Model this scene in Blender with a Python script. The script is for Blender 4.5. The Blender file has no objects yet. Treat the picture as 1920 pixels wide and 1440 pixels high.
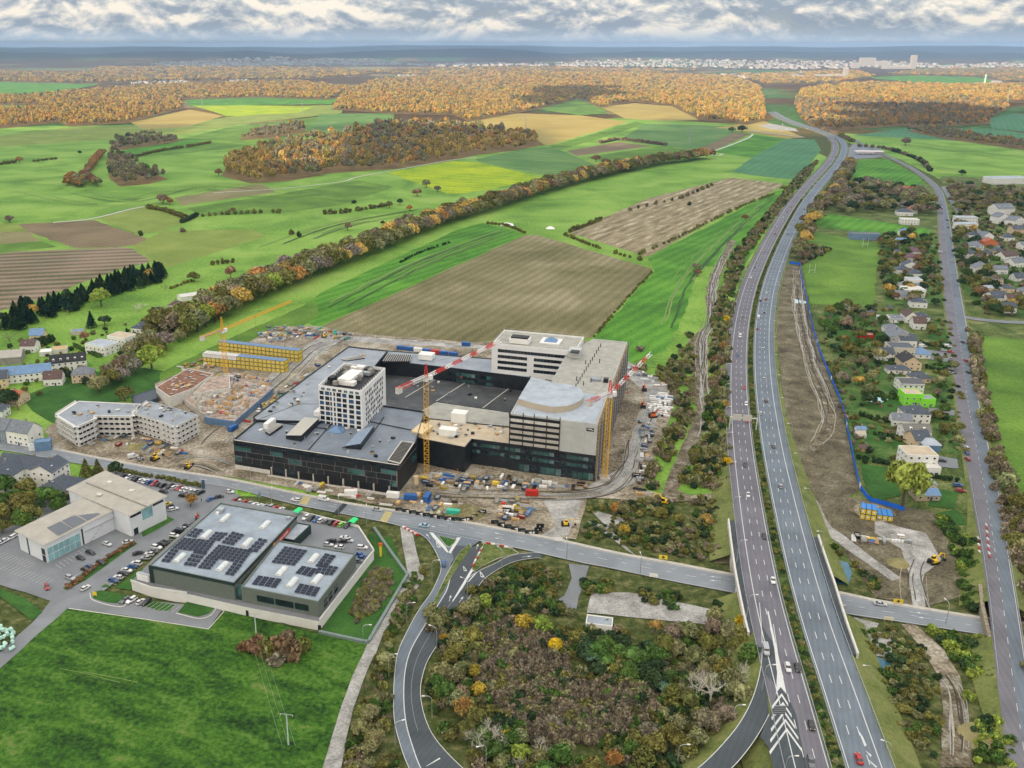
import bpy,bmesh,math,random
import numpy as np
from mathutils import Vector,Matrix,noise
from mathutils.geometry import tessellate_polygon
R = random.Random(7)
scene = bpy.context.scene
COL = scene.collection
rad = math.radians
# ------------------------------------------------------------------ camera, sky, sun, exposure
CX,CY,F,YH,H = 830.,720.,1741.,86.,200.       # principal point, focal length (photo pixels), horizon row, height (m)
PT = math.atan((CY-YH)/F); CP,SP = math.cos(PT),math.sin(PT)
cam = bpy.data.cameras.new('camera'); camo = bpy.data.objects.new('camera',cam); COL.objects.link(camo)
camo.location = (0,0,H); camo.rotation_euler = (math.pi/2-PT,0,0)
cam.sensor_width = 36; cam.lens = 36*F/1920; cam.shift_x = (960-CX)/1920
cam.clip_start = 1; cam.clip_end = 90000
scene.camera = camo
SUN_EL,SUN_AZ = rad(21),rad(228)                    # azimuth clockwise from +Y: behind and to the left of the camera
SD = Vector((math.sin(SUN_AZ)*math.cos(SUN_EL),math.cos(SUN_AZ)*math.cos(SUN_EL),math.sin(SUN_EL)))
sl = bpy.data.lights.new('sun','SUN'); sl.energy = 5.0; sl.angle = rad(0.5); sl.color = (1,.76,.46)
so = bpy.data.objects.new('sun',sl); COL.objects.link(so); so.rotation_euler = SD.to_track_quat('Z','Y').to_euler(); so.location = (0,0,900)
scene.view_settings.view_transform = 'Standard'; scene.view_settings.look = 'None'
scene.view_settings.exposure = 0.68; scene.view_settings.gamma = 1; scene.view_settings.use_curve_mapping = False
w = bpy.data.worlds.new('World'); scene.world = w; w.use_nodes = True
def world():
 nt = w.node_tree; N = nt.nodes; L = nt.links; N.clear()
 out = N.new('ShaderNodeOutputWorld'); bg = N.new('ShaderNodeBackground'); bg.inputs[1].default_value = 0.1
 sky = N.new('ShaderNodeTexSky'); sky.sky_type = 'NISHITA'; sky.sun_disc = False
 sky.sun_elevation = SUN_EL; sky.sun_rotation = SUN_AZ; sky.altitude = 300
 tc = N.new('ShaderNodeTexCoord'); sx = N.new('ShaderNodeSeparateXYZ'); L.new(tc.outputs['Generated'],sx.inputs[0])
 def M(op,a,b=None,c=None):
  m = N.new('ShaderNodeMath'); m.operation = op
  for i,v in enumerate((a,b,c)):
   if v is None: continue
   if isinstance(v,(int,float)): m.inputs[i].default_value = v
   else: L.new(v,m.inputs[i])
  return m.outputs[0]
 z = M('MAXIMUM',sx.outputs[2],0.0)
 zz = M('ADD',z,.028)
 cx = M('DIVIDE',sx.outputs[0],zz); cy = M('DIVIDE',sx.outputs[1],zz)
 cb2 = N.new('ShaderNodeCombineXYZ'); L.new(M('MULTIPLY',sx.outputs[0],8),cb2.inputs[0]); L.new(M('MULTIPLY',sx.outputs[1],8),cb2.inputs[1]); L.new(M('MULTIPLY',z,17),cb2.inputs[2])
 def noise_(vec,sc,det,ro,di):
  n = N.new('ShaderNodeTexNoise'); n.inputs['Scale'].default_value = sc; n.inputs['Detail'].default_value = det; n.inputs['Roughness'].default_value = ro; n.inputs['Distortion'].default_value = di; L.new(vec,n.inputs['Vector']); return n.outputs[0]
 na = noise_(cb2.outputs[0],1.6,9,.6,.3); ofs = N.new('ShaderNodeVectorMath'); ofs.operation = 'ADD'; ofs.inputs[1].default_value = (.0,.0,.11); L.new(cb2.outputs[0],ofs.inputs[0]); nb = noise_(ofs.outputs[0],1.6,9,.6,.3)
 # density, and light from above: brighter where the cloud thins upward
 s = na; lit = M('ADD',M('MULTIPLY',M('SUBTRACT',na,nb),3.2),M('ADD',.5,M('MULTIPLY',M('SUBTRACT',na,.5),.9)))
 rp = N.new('ShaderNodeValToRGB'); e = rp.color_ramp.elements
 e[0].position = .30; e[0].color = (3.6,4.3,5.2,1)
 e[1].position = .78; e[1].color = (11.2,10.2,8.7,1)
 k = rp.color_ramp.elements.new(.52); k.color = (6.2,6.5,6.7,1)
 L.new(lit,rp.inputs[0])
 # cloud edge: open sky between the banks
 cov = M('MULTIPLY',M('SUBTRACT',s,.33),11); 
 cl = N.new('ShaderNodeClamp'); L.new(cov,cl.inputs[0]); 
 covf = M('MULTIPLY_ADD',cl.outputs[0],.35,.6)
 mx = N.new('ShaderNodeMix'); mx.data_type = 'RGBA'; L.new(covf,mx.inputs[0]); L.new(sky.outputs[0],mx.inputs[6]); L.new(rp.outputs[0],mx.inputs[7])
 # pale band low over the horizon
 hz = N.new('ShaderNodeMapRange'); hz.inputs[1].default_value = 0.0; hz.inputs[2].default_value = .022; hz.inputs[3].default_value = .92; hz.inputs[4].default_value = 0
 hz.interpolation_type = 'SMOOTHSTEP'
 L.new(z,hz.inputs[0])
 m2 = N.new('ShaderNodeMix'); m2.data_type = 'RGBA'; L.new(hz.outputs[0],m2.inputs[0]); L.new(mx.outputs[2],m2.inputs[6]); m2.inputs[7].default_value = (5.0,6.1,7.2,1)
 # an overcast dome is brighter overhead than at its rim
 dome = M('MULTIPLY_ADD',z,1.15,.58); vm = N.new('ShaderNodeVectorMath'); vm.operation = 'SCALE'; L.new(m2.outputs[2],vm.inputs[0]); L.new(dome,vm.inputs[3])
 L.new(vm.outputs[0],bg.inputs[0]); L.new(bg.outputs[0],out.inputs[0])
world()
# ------------------------------------------------------------------ pixel <-> place
def hgt(x,y):
 d = math.hypot(x,y)
 if d < 2600: return 0.
 a = min(1,(d-2600)/2600); a = a*a*(3-2*a)
 h = a*16*(noise.noise((x/1500,y/1500,3)))
 def ridge(d0,d1,top,seed,amp,sc=2600):
  if d < d0: return 0
  b = min(1,(d-d0)/(d1-d0)); b = b*b*(3-2*b)
  ang = math.atan2(x,y)
  return b*(top+amp*noise.noise((ang*9,seed,0))+amp*.45*noise.noise((ang*28,seed,5)))
 h += ridge(13200,15200,112,1.3,60) - ridge(16500,18500,105,1.3,20) + ridge(20000,25500,168,7.7,34)
 return h
def W(px,py,z=0.):
 u = px-CX; v = py-CY
 dx = u; dy = F*CP-v*SP; dz = -(F*SP+v*CP)
 if dz > -1e-3: dz = -1e-3
 t = (z-H)/dz
 return (dx*t,dy*t)
def G(px,py,dz=0.):
 z = 0.
 for _ in range(6):
  x,y = W(px,py,z+dz)
  if math.hypot(x,y) < 2600: z = 0; break
  z = .5*z+.5*hgt(x,y)
 x,y = W(px,py,z+dz)
 return Vector((x,y,z+dz))
def Wv(px,py,z=0.):
 x,y = W(px,py,z); return Vector((x,y,z))
def proj(x,y,z=0.):
 z -= H; zc = y*CP-z*SP; yc = -(y*SP+z*CP)
 return (CX+F*x/zc,CY+F*yc/zc)
def inpoly(x,y,P):
 c = False; j = len(P)-1
 for i in range(len(P)):
  if (P[i][1] > y) != (P[j][1] > y) and x < (P[j][0]-P[i][0])*(y-P[i][1])/(P[j][1]-P[i][1])+P[i][0]: c = not c
  j = i
 return c
def smooth(pts,n=6):
 """catmull-rom through the points"""
 P = [Vector(p) for p in pts]; P = [2*P[0]-P[1]]+P+[2*P[-1]-P[-2]]; out = []
 for i in range(1,len(P)-2):
  a,b,c,d = P[i-1:i+3]
  for k in range(n):
   t = k/n
   out.append(.5*((2*b)+(c-a)*t+(2*a-5*b+4*c-d)*t*t+(3*b-a-3*c+d)*t**3))
 out.append(P[-2]); return out
# ------------------------------------------------------------------ materials
MATS = {}
def _mat(name):
 m = bpy.data.materials.new(name); m.use_nodes = True; nt = m.node_tree
 b = nt.nodes['Principled BSDF']; return m,nt,b
def mat(name,col,rough=.7,metal=0.,spec=.3,var=.12,scale=2.,bump=0.,tr=0.):
 """plain surface with a little grain and wear"""
 if name in MATS: return MATS[name]
 m,nt,b = _mat(name); N,L = nt.nodes,nt.links
 b.inputs['Roughness'].default_value = rough; b.inputs['Metallic'].default_value = metal; b.inputs['Specular IOR Level'].default_value = spec
 if var > 0:
  g = N.new('ShaderNodeNewGeometry'); n = N.new('ShaderNodeTexNoise'); n.inputs['Scale'].default_value = scale; n.inputs['Detail'].default_value = 5; n.inputs['Roughness'].default_value = .65
  L.new(g.outputs['Position'],n.inputs['Vector'])
  r = N.new('ShaderNodeValToRGB'); r.color_ramp.elements[0].position = .3; r.color_ramp.elements[1].position = .7
  r.color_ramp.elements[0].color = tuple(c*(1-var) for c in col)+(1,); r.color_ramp.elements[1].color = tuple(min(1,c*(1+var)) for c in col)+(1,)
  L.new(n.outputs[0],r.inputs[0]); L.new(r.outputs[0],b.inputs['Base Color'])
  if bump:
   bp = N.new('ShaderNodeBump'); bp.inputs['Strength'].default_value = bump; bp.inputs['Distance'].default_value = .3; L.new(n.outputs[0],bp.inputs['Height']); L.new(bp.outputs[0],b.inputs['Normal'])
 else: b.inputs['Base Color'].default_value = tuple(col)+(1,)
 MATS[name] = m; return m
def gmat(name,cols,scale=.02,fine=.5,rows=None,bump=.6,rough=.9,contrast=.16,rowamp=.5,stretch=None,finew=.45,dist=.5,rowwarp=1.5):
 """ground: patches at `scale`, grain at `fine`, optional drill or plough rows (angle degrees, period m)"""
 m,nt,b = _mat(name); N,L = nt.nodes,nt.links
 b.inputs['Roughness'].default_value = rough; b.inputs['Specular IOR Level'].default_value = .15
 g = N.new('ShaderNodeNewGeometry')
 def mp(sc,rot=0,st=1):
  v = N.new('ShaderNodeMapping'); v.vector_type = 'POINT'; v.inputs['Rotation'].default_value = (0,0,rad(-rot)); 
  L.new(g.outputs['Position'],v.inputs[0])
  v2 = N.new('ShaderNodeMapping'); v2.inputs['Scale'].default_value = (sc,sc*st,sc); L.new(v.outputs[0],v2.inputs[0]); return v2.outputs[0]
 def nz(vec,det=6,ro=.6,di=0):
  n = N.new('ShaderNodeTexNoise'); n.inputs['Scale'].default_value = 1; n.inputs['Detail'].default_value = det; n.inputs['Roughness'].default_value = ro; n.inputs['Distortion'].default_value = di; L.new(vec,n.inputs['Vector']); return n.outputs[0]
 def M(op,a,b2=None):
  q = N.new('ShaderNodeMath'); q.operation = op
  for i,v in enumerate((a,b2)):
   if v is None: continue
   if isinstance(v,(int,float)): q.inputs[i].default_value = v
   else: L.new(v,q.inputs[i])
  return q.outputs[0]
 ra,rs = (stretch if stretch else (rows[0] if rows else 0,1))
 big = nz(mp(scale,ra,rs),5,.55,.6); fi = nz(mp(fine,ra,1),4,.7)
 f = M('ADD',M('MULTIPLY',big,1-finew),M('MULTIPLY',fi,finew))
 if rows:
  wv = N.new('ShaderNodeTexWave'); wv.wave_type = 'BANDS'; wv.bands_direction = 'Y'; wv.inputs['Scale'].default_value = 1; wv.inputs['Distortion'].default_value = rowwarp; wv.inputs['Detail'].default_value = 2; wv.inputs['Detail Scale'].default_value = .6
  L.new(mp(.314/rows[1],rows[0],1),wv.inputs[0])
  f = M('ADD',f,M('MULTIPLY',M('SUBTRACT',wv.outputs['Fac'],.5),rowamp*contrast))
 r = N.new('ShaderNodeValToRGB'); el = r.color_ramp.elements; n = len(cols)
 el[0].position = .5-contrast; el[1].position = .5+contrast
 for i in range(1,n-1): el.new(.5-contrast+2*contrast*i/(n-1))
 for i,c in enumerate(cols): el[i].color = tuple(c)+(1,)
 L.new(f,r.inputs[0]); L.new(r.outputs[0],b.inputs['Base Color'])
 if bump:
  bp = N.new('ShaderNodeBump'); bp.inputs['Strength'].default_value = bump; bp.inputs['Distance'].default_value = dist; L.new(fi,bp.inputs['Height']); L.new(bp.outputs[0],b.inputs['Normal'])
 MATS[name] = m; return m
def leafmat(name):
 m,nt,b = _mat(name); N,L = nt.nodes,nt.links
 a = N.new('ShaderNodeAttribute'); a.attribute_type = 'INSTANCER'; a.attribute_name = 'tint'
 g = N.new('ShaderNodeNewGeometry'); n = N.new('ShaderNodeTexNoise'); n.inputs['Scale'].default_value = .45; n.inputs['Detail'].default_value = 3
 L.new(g.outputs['Position'],n.inputs['Vector'])
 hs = N.new('ShaderNodeHueSaturation')
 mr = N.new('ShaderNodeMapRange'); mr.inputs[1].default_value = .3; mr.inputs[2].default_value = .7; mr.inputs[3].default_value = .75; mr.inputs[4].default_value = 2.1
 ad = N.new('ShaderNodeMath'); ad.operation = 'MULTIPLY_ADD'; ad.inputs[1].default_value = .35
 L.new(g.outputs['Random Per Island'],ad.inputs[0]); 
 sb = N.new('ShaderNodeMath'); sb.operation = 'SUBTRACT'; L.new(n.outputs[0],sb.inputs[0]); sb.inputs[1].default_value = .17; L.new(sb.outputs[0],ad.inputs[2])
 L.new(ad.outputs[0],mr.inputs[0]); L.new(mr.outputs[0],hs.inputs['Value'])
 mh = N.new('ShaderNodeMapRange'); mh.inputs[3].default_value = .487; mh.inputs[4].default_value = .513; L.new(g.outputs['Random Per Island'],mh.inputs[0]); L.new(mh.outputs[0],hs.inputs['Hue'])
 L.new(a.outputs['Color'],hs.inputs['Color']); L.new(hs.outputs[0],b.inputs['Base Color'])
 b.inputs['Roughness'].default_value = .8; b.inputs['Specular IOR Level'].default_value = .15
 MATS[name] = m; return m
# ------------------------------------------------------------------ mesh helpers
def link(o,parent=None):
 COL.objects.link(o)
 if parent: o.parent = parent
 return o
def tag(o,label=None,cat=None,group=None,kind=None):
 if label: o['label'] = label
 if cat: o['category'] = cat
 if group: o['group'] = group
 if kind: o['kind'] = kind
 return o
def empty(name,loc,rz=0.,label=None,cat=None,group=None):
 o = bpy.data.objects.new(name,None); o.location = loc; o.rotation_euler = (0,0,rz); o.empty_display_size = .5
 link(o); return tag(o,label,cat,group)
class MB:
 """collects shapes, links them as one mesh object"""
 def __init__(s): s.v = []; s.f = []; s.m = []; s.mats = []
 def mi(s,m):
  if m not in s.mats: s.mats.append(m)
  return s.mats.index(m)
 def add(s,vs,fs,m):
  k = len(s.v); i = s.mi(m); s.v += [tuple(v) for v in vs]; s.f += [tuple(a+k for a in f) for f in fs]; s.m += [i]*len(fs)
 def box(s,c,d,m,rz=0.,M=None):
  x,y,z = d[0]/2,d[1]/2,d[2]/2; ca,sa = math.cos(rz),math.sin(rz)
  vs = []
  for q in ((-x,-y,-z),(x,-y,-z),(x,y,-z),(-x,y,-z),(-x,-y,z),(x,-y,z),(x,y,z),(-x,y,z)):
   p = Vector((q[0]*ca-q[1]*sa+c[0],q[0]*sa+q[1]*ca+c[1],q[2]+c[2]))
   vs.append(M @ p if M else p)
  s.add(vs,[(0,3,2,1),(4,5,6,7),(0,1,5,4),(1,2,6,5),(2,3,7,6),(3,0,4,7)],m)
 def prism(s,P,z0,z1,m,mtop=None,bottom=True):
  P = [Vector((p[0],p[1])) for p in P]
  if sum(P[i-1].x*P[i].y-P[i].x*P[i-1].y for i in range(len(P))) < 0: P = P[::-1]
  n = len(P); b = [(p.x,p.y,z0 if not hasattr(z0,'__len__') else z0[i]) for i,p in enumerate(P)]; t = [(p.x,p.y,z1) for p in P]
  s.add(b+t,[(i,(i+1) % n,n+(i+1) % n,n+i) for i in range(n)],m)
  tri = tessellate_polygon([[Vector(p) for p in t]])
  def up(f,vs,sgn):
   a,b_,c = (Vector(vs[i]) for i in f)
   return f if (b_-a).cross(c-a).z*sgn > 0 else f[::-1]
  s.add(t,[up(f,t,1) for f in tri],mtop or m)
  if bottom: s.add(b,[up(f,b,-1) for f in tri],m)
 def bar(s,a,b,r,m,n=4,r2=None):
  a,b = Vector(a),Vector(b); d = (b-a)
  if d.length < 1e-6: return
  q = d.to_track_quat('Z','Y'); r2 = r if r2 is None else r2; vs = []
  for p,rr in ((a,r),(b,r2)):
   for k in range(n):
    t = 2*math.pi*(k+.5)/n; vs.append(p+q @ Vector((math.cos(t)*rr,math.sin(t)*rr,0)))
  s.add(vs,[(k,(k+1) % n,n+(k+1) % n,n+k) for k in range(n)]+[tuple(range(n))[::-1],tuple(range(n,2*n))],m)
 def tube(s,pts,r,m,n=5):
  for a,b in zip(pts,pts[1:]): s.bar(a,b,r,m,n)
 def quad(s,a,b,c,d,m): s.add([a,b,c,d],[(0,1,2,3)],m)
 def mesh(s,name):
  me = bpy.data.meshes.new(name); me.from_pydata(s.v,[],s.f)
  for m in s.mats: me.materials.append(m)
  if s.m: me.polygons.foreach_set('material_index',s.m)
  me.update(); return me
 def build(s,name,parent=None,loc=None,rz=0.,**k):
  o = bpy.data.objects.new(name,s.mesh(name)); link(o,parent)
  if loc is not None: o.location = loc
  if rz: o.rotation_euler = (0,0,rz)
  return tag(o,**k)
def inst(me,name,loc,rz=0.,parent=None,sc=None,**k):
 o = bpy.data.objects.new(name,me); link(o,parent); o.location = loc; o.rotation_euler = (0,0,rz)
 if sc is not None: o.scale = sc if hasattr(sc,'__len__') else (sc,sc,sc)
 return tag(o,**k)
def ribbon(name,A,B,m,zoff=0.,thick=0.,kind='structure',**k):
 """a surface between two world polylines of equal length"""
 mb = MB(); n = len(A); vs = [(a[0],a[1],a[2]+zoff) for a in A]+[(b[0],b[1],b[2]+zoff) for b in B]
 fs = []
 for i in range(n-1):
  f = (i,i+1,n+i+1,n+i)
  a,b,c = (Vector(vs[j]) for j in f[:3])
  fs.append(f if (b-a).cross(c-a).z > 0 else f[::-1])
 mb.add(vs,fs,m)
 if thick:
  lo = [(v[0],v[1],v[2]-thick) for v in vs]
  mb.add(vs+lo,[(i,i+1,2*n+i+1,2*n+i) for i in range(n-1)]+[(n+i,n+i+1,3*n+i+1,3*n+i) for i in range(n-1)]+[(2*n+i,2*n+i+1,3*n+i+1,3*n+i) for i in range(n-1)],m)
 return mb.build(name,kind=kind,**k)
def offs(line,d):
 """offset a world polyline sideways (left positive)"""
 out = []
 for i,p in enumerate(line):
  a = line[max(0,i-1)]; b = line[min(len(line)-1,i+1)]; t = Vector((b[0]-a[0],b[1]-a[1])).normalized()
  out.append(Vector((p[0]-t.y*d,p[1]+t.x*d,p[2])))
 return out
def resample(line,step):
 out = [Vector(line[0])]; acc = 0
 for a,b in zip(line,line[1:]):
  a,b = Vector(a),Vector(b); L = (b-a).length; s = step-acc
  while s <= L: out.append(a.lerp(b,s/L)); s += step
  acc = (acc+L) % step
 return out
LAYER = [0]
def sheet(name,P,m,lift=None,world=False,soft=True,step=3):
 """ground cover laid over the terrain as a thin sheet; P in photo pixels"""
 LAYER[0] += 1
 pts = [Vector(p) for p in P] if world else [G(x,y) for x,y in P]
 if soft and len(pts) > 3:                          # slightly uneven borders
  q = []
  n = len(pts)
  for i in range(n):
   a,b = pts[i],pts[(i+1) % n]; L = (b-a).length; k = max(1,min(30,int(L/ (6 if L < 400 else 30))))
   for j in range(k):
    p = a.lerp(b,j/k); s = min(2.5,L*.03)*(1 if j else 0)
    q.append(Vector((p.x+s*noise.noise((p.x/14,p.y/14,1)),p.y+s*noise.noise((p.x/14,p.y/14,9)),0)))
  pts = q
 far = max(math.hypot(p.x,p.y) for p in pts)
 off = lift if lift is not None else .004*(LAYER[0]+2)+.006
 me = bpy.data.meshes.new(name); bm = bmesh.new()
 vs = [bm.verts.new((p.x,p.y,0)) for p in pts]
 for t in tessellate_polygon([[Vector((p.x,p.y,0)) for p in pts]]):
  try: bm.faces.new([vs[i] for i in t])
  except ValueError: pass
 bmesh.ops.recalc_face_normals(bm,faces=bm.faces)
 if far > 2500:
  for _ in range(7):
   lg = [e for e in bm.edges if e.calc_length() > 140]
   if not lg: break
   bmesh.ops.subdivide_edges(bm,edges=lg,cuts=1)
   bmesh.ops.triangulate(bm,faces=bm.faces)
 for f in bm.faces:
  if f.normal.z < 0: f.normal_flip()
 for v in bm.verts: v.co.z = hgt(v.co.x,v.co.y)+off+1.2*max(0.,min(1.,(math.hypot(v.co.x,v.co.y)-2560)/500))
 bm.to_mesh(me); bm.free(); me.materials.append(m)
 o = bpy.data.objects.new(name,me); link(o); o['kind'] = 'structure'; return o
# ------------------------------------------------------------------ ground
def terrain():
 rs = [0]+[60*1.045**i for i in range(149)]; rs = [r for r in rs if r < 41000]+[41000]
 an = []; a = -180.
 while a < 180: an.append(rad(a)); a += .45 if abs(a) < 42 else (6 if abs(a) > 60 else 2)
 vs = []; fs = []; na = len(an)
 for r in rs[1:]:
  for t in an: x,y = r*math.sin(t),r*math.cos(t); vs.append((x,y,hgt(x,y)))
 nr = len(rs)-1
 for i in range(nr-1):
  for j in range(na): k = (j+1) % na; fs.append((i*na+j,i*na+k,(i+1)*na+k,(i+1)*na+j))
 c = len(vs); vs.append((0,0,0)); fs += [(c,(j+1) % na,j) for j in range(na)]
 me = bpy.data.meshes.new('ground'); me.from_pydata(vs,[],fs); me.update()
 bm = bmesh.new(); bm.from_mesh(me); bmesh.ops.recalc_face_normals(bm,faces=bm.faces)
 if sum(f.normal.z for f in bm.faces) < 0:
  for f in bm.faces: f.normal_flip()
 bm.to_mesh(me); bm.free()
 # near: rough grass; far: patchwork of meadows, stubble and woods
 m,nt,b = _mat('far_country'); N,L = nt.nodes,nt.links
 g = N.new('ShaderNodeNewGeometry')
 vo = N.new('ShaderNodeTexVoronoi'); vo.inputs['Scale'].default_value = .0022; vo.inputs['Randomness'].default_value = .9
 mp = N.new('ShaderNodeMapping'); mp.inputs['Scale'].default_value = (1,1,1); mp.inputs['Rotation'].default_value = (0,0,.5)
 L.new(g.outputs['Position'],mp.inputs[0]); L.new(mp.outputs[0],vo.inputs['Vector'])
 r = N.new('ShaderNodeValToRGB'); r.color_ramp.interpolation = 'CONSTANT'; el = r.color_ramp.elements
 cs = [(.06,.13,.03),(.10,.16,.04),(.22,.17,.08),(.07,.15,.04),(.13,.08,.025),(.16,.10,.03),(.20,.19,.08)]
 for i in range(len(cs)-2): el.new(.5)
 for i,c_ in enumerate(cs): el[i].position = i/len(cs); el[i].color = c_+(1,)
 sp_ = N.new('ShaderNodeSeparateColor'); L.new(vo.outputs['Color'],sp_.inputs[0]); L.new(sp_.outputs[0],r.inputs[0])
 n = N.new('ShaderNodeTexNoise'); n.inputs['Scale'].default_value = .03; n.inputs['Detail'].default_value = 7; n.inputs['Roughness'].default_value = .7; L.new(g.outputs['Position'],n.inputs['Vector'])
 n2 = N.new('ShaderNodeTexNoise'); n2.inputs['Scale'].default_value = .0006; n2.inputs['Detail'].default_value = 6; L.new(g.outputs['Position'],n2.inputs['Vector'])
 wd = N.new('ShaderNodeMapRange'); wd.inputs[1].default_value = .47; wd.inputs[2].default_value = .50; L.new(n2.outputs[0],wd.inputs[0])
 mw = N.new('ShaderNodeMix'); mw.data_type = 'RGBA'; L.new(wd.outputs[0],mw.inputs[0]); L.new(r.outputs[0],mw.inputs[6]); mw.inputs[7].default_value = (.085,.055,.02,1)
 ml = N.new('ShaderNodeMix'); ml.data_type = 'RGBA'; ml.blend_type = 'MULTIPLY'; ml.inputs[0].default_value = .8; L.new(mw.outputs[2],ml.inputs[6])
 r2 = N.new('ShaderNodeValToRGB'); r2.color_ramp.elements[0].position = .35; r2.color_ramp.elements[0].color = (.3,.3,.3,1); r2.color_ramp.elements[1].position = .62; r2.color_ramp.elements[1].color = (1.3,1.3,1.3,1); L.new(n.outputs[0],r2.inputs[0]); L.new(r2.outputs[0],ml.inputs[7])
 # dark woods on the ridges
 spz = N.new('ShaderNodeSeparateXYZ'); L.new(g.outputs['Position'],spz.inputs[0])
 rz_ = N.new('ShaderNodeMapRange'); rz_.inputs[1].default_value = 30; rz_.inputs[2].default_value = 55; L.new(spz.outputs[2],rz_.inputs[0])
 md = N.new('ShaderNodeMix'); md.data_type = 'RGBA'; L.new(rz_.outputs[0],md.inputs[0]); L.new(ml.outputs[2],md.inputs[6]); md.inputs[7].default_value = (.018,.032,.034,1)
 # near field
 ln = N.new('ShaderNodeVectorMath'); ln.operation = 'LENGTH'; L.new(g.outputs['Position'],ln.inputs[0])
 nr_ = N.new('ShaderNodeMapRange'); nr_.inputs[1].default_value = 2300; nr_.inputs[2].default_value = 2700; L.new(ln.outputs['Value'],nr_.inputs[0])
 n3 = N.new('ShaderNodeTexNoise'); n3.inputs['Scale'].default_value = .25; n3.inputs['Detail'].default_value = 8; n3.inputs['Roughness'].default_value = .7; L.new(g.outputs['Position'],n3.inputs['Vector'])
 r3 = N.new('ShaderNodeValToRGB'); e3 = r3.color_ramp.elements; e3[0].position = .36; e3[0].color = (.030,.040,.013,1); e3[1].position = .64; e3[1].color = (.16,.15,.07,1); k3 = e3.new(.5); k3.color = (.065,.085,.025,1)
 L.new(n3.outputs[0],r3.inputs[0])
 mn = N.new('ShaderNodeMix'); mn.data_type = 'RGBA'; L.new(nr_.outputs[0],mn.inputs[0]); L.new(r3.outputs[0],mn.inputs[6]); L.new(md.outputs[2],mn.inputs[7])
 L.new(mn.outputs[2],b.inputs['Base Color']); b.inputs['Roughness'].default_value = .95; b.inputs['Specular IOR Level'].default_value = .1
 bp = N.new('ShaderNodeBump'); bp.inputs['Strength'].default_value = .6; bp.inputs['Distance'].default_value = .6; L.new(n3.outputs[0],bp.inputs['Height']); L.new(bp.outputs[0],b.inputs['Normal'])
 me.materials.append(m)
 o = bpy.data.objects.new('ground',me); link(o); o['kind'] = 'structure'
terrain()
g_green = gmat('grass_green',[(.045,.10,.018),(.095,.19,.028),(.17,.29,.045)],.02,.5)
g_mid = gmat('grass_mid',[(.06,.14,.024),(.125,.25,.036),(.20,.34,.06),(.27,.35,.09)],.012,.35,contrast=.15,bump=.9)
g_near = gmat('grass_near',[(.008,.026,.007),(.020,.062,.010),(.040,.115,.013),(.075,.17,.022),(.15,.19,.06)],.05,.6,bump=1.,contrast=.15,finew=.5,stretch=(-22,2.5),dist=1.)
g_bright = gmat('grass_bright',[(.04,.12,.016),(.065,.20,.02),(.12,.29,.035)],.015,.4,rows=(55,11),rowamp=.6,contrast=.13)
g_blue = gmat('winter_wheat',[(.05,.13,.06),(.065,.18,.085),(.10,.23,.10)],.012,.3,rows=(62,14),rowamp=.5)
g_stripe = gmat('striped_meadow',[(.06,.14,.04),(.09,.19,.05),(.17,.25,.08)],.01,.3,rows=(32,22),rowamp=1.0)
g_yellow = gmat('mustard_field',[(.12,.23,.015),(.27,.37,.012),(.42,.46,.012)],.012,.2,rows=(15,18),rowamp=.9)
g_olive = gmat('dry_meadow',[(.12,.17,.035),(.18,.24,.05),(.25,.30,.075)],.02,.3)
g_tan = gmat('stubble',[(.15,.14,.06),(.21,.19,.09),(.27,.24,.12)],.015,.4,rows=(30,9),rowamp=.7)
g_gold = gmat('stubble_gold',[(.24,.19,.05),(.32,.25,.075),(.38,.31,.10)],.006,.3)
g_brown = gmat('ploughed_clay',[(.075,.075,.03),(.14,.13,.06),(.20,.18,.095),(.33,.29,.19)],.012,.7,rows=(63,9),rowamp=.4,contrast=.15,finew=.5,bump=1.)
g_brown2 = gmat('ploughed_pale',[(.11,.095,.05),(.20,.165,.095),(.28,.235,.145),(.52,.46,.34)],.03,.5,rows=(57,12),rowamp=.5,stretch=(57,5),contrast=.14)
g_rows = gmat('ploughed_rows',[(.07,.085,.035),(.17,.13,.085),(.26,.20,.15)],.01,.4,rows=(12,16),rowamp=1.7,rowwarp=.5)
g_brown3 = gmat('ploughed_dark',[(.11,.09,.05),(.17,.13,.075),(.23,.18,.11)],.015,.4,rows=(-25,8),rowamp=.9)
g_dirt = gmat('site_dirt',[(.05,.042,.03),(.13,.11,.078),(.24,.205,.15),(.34,.31,.25),(.50,.48,.44)],.06,.7,bump=.8,contrast=.14,finew=.5)
g_gravel = gmat('gravel',[(.14,.14,.13),(.25,.25,.24),(.36,.36,.35),(.50,.50,.50)],.12,1.2,bump=.6,contrast=.15,finew=.5)
g_mud = gmat('churned_mud',[(.05,.045,.03),(.12,.105,.07),(.19,.17,.11),(.30,.28,.22)],.09,.9,bump=1.3,contrast=.14,dist=1.,finew=.5)
g_ruts = gmat('wheel_ruts',[(.05,.042,.03),(.12,.10,.065),(.20,.175,.13),(.36,.35,.32)],.15,.9,contrast=.13,finew=.5,bump=1.)
g_scrub = gmat('rough_grass',[(.022,.038,.012),(.06,.095,.022),(.12,.155,.045),(.24,.24,.12)],.07,.7,bump=1.,contrast=.13,finew=.5)
g_verge = gmat('verge',[(.07,.09,.03),(.14,.17,.05),(.22,.22,.09)],.1,.8)
g_lawn = gmat('mown_lawn',[(.022,.065,.015),(.035,.105,.02),(.06,.15,.03)],.08,.9,bump=.5)
g_gard = gmat('garden_grass',[(.018,.045,.012),(.04,.095,.02),(.08,.15,.035),(.15,.17,.07)],.07,.6,contrast=.14,finew=.45)
g_forestfloor = gmat('leaf_litter',[(.08,.06,.03),(.16,.11,.045),(.24,.16,.06)],.05,.5)
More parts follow.
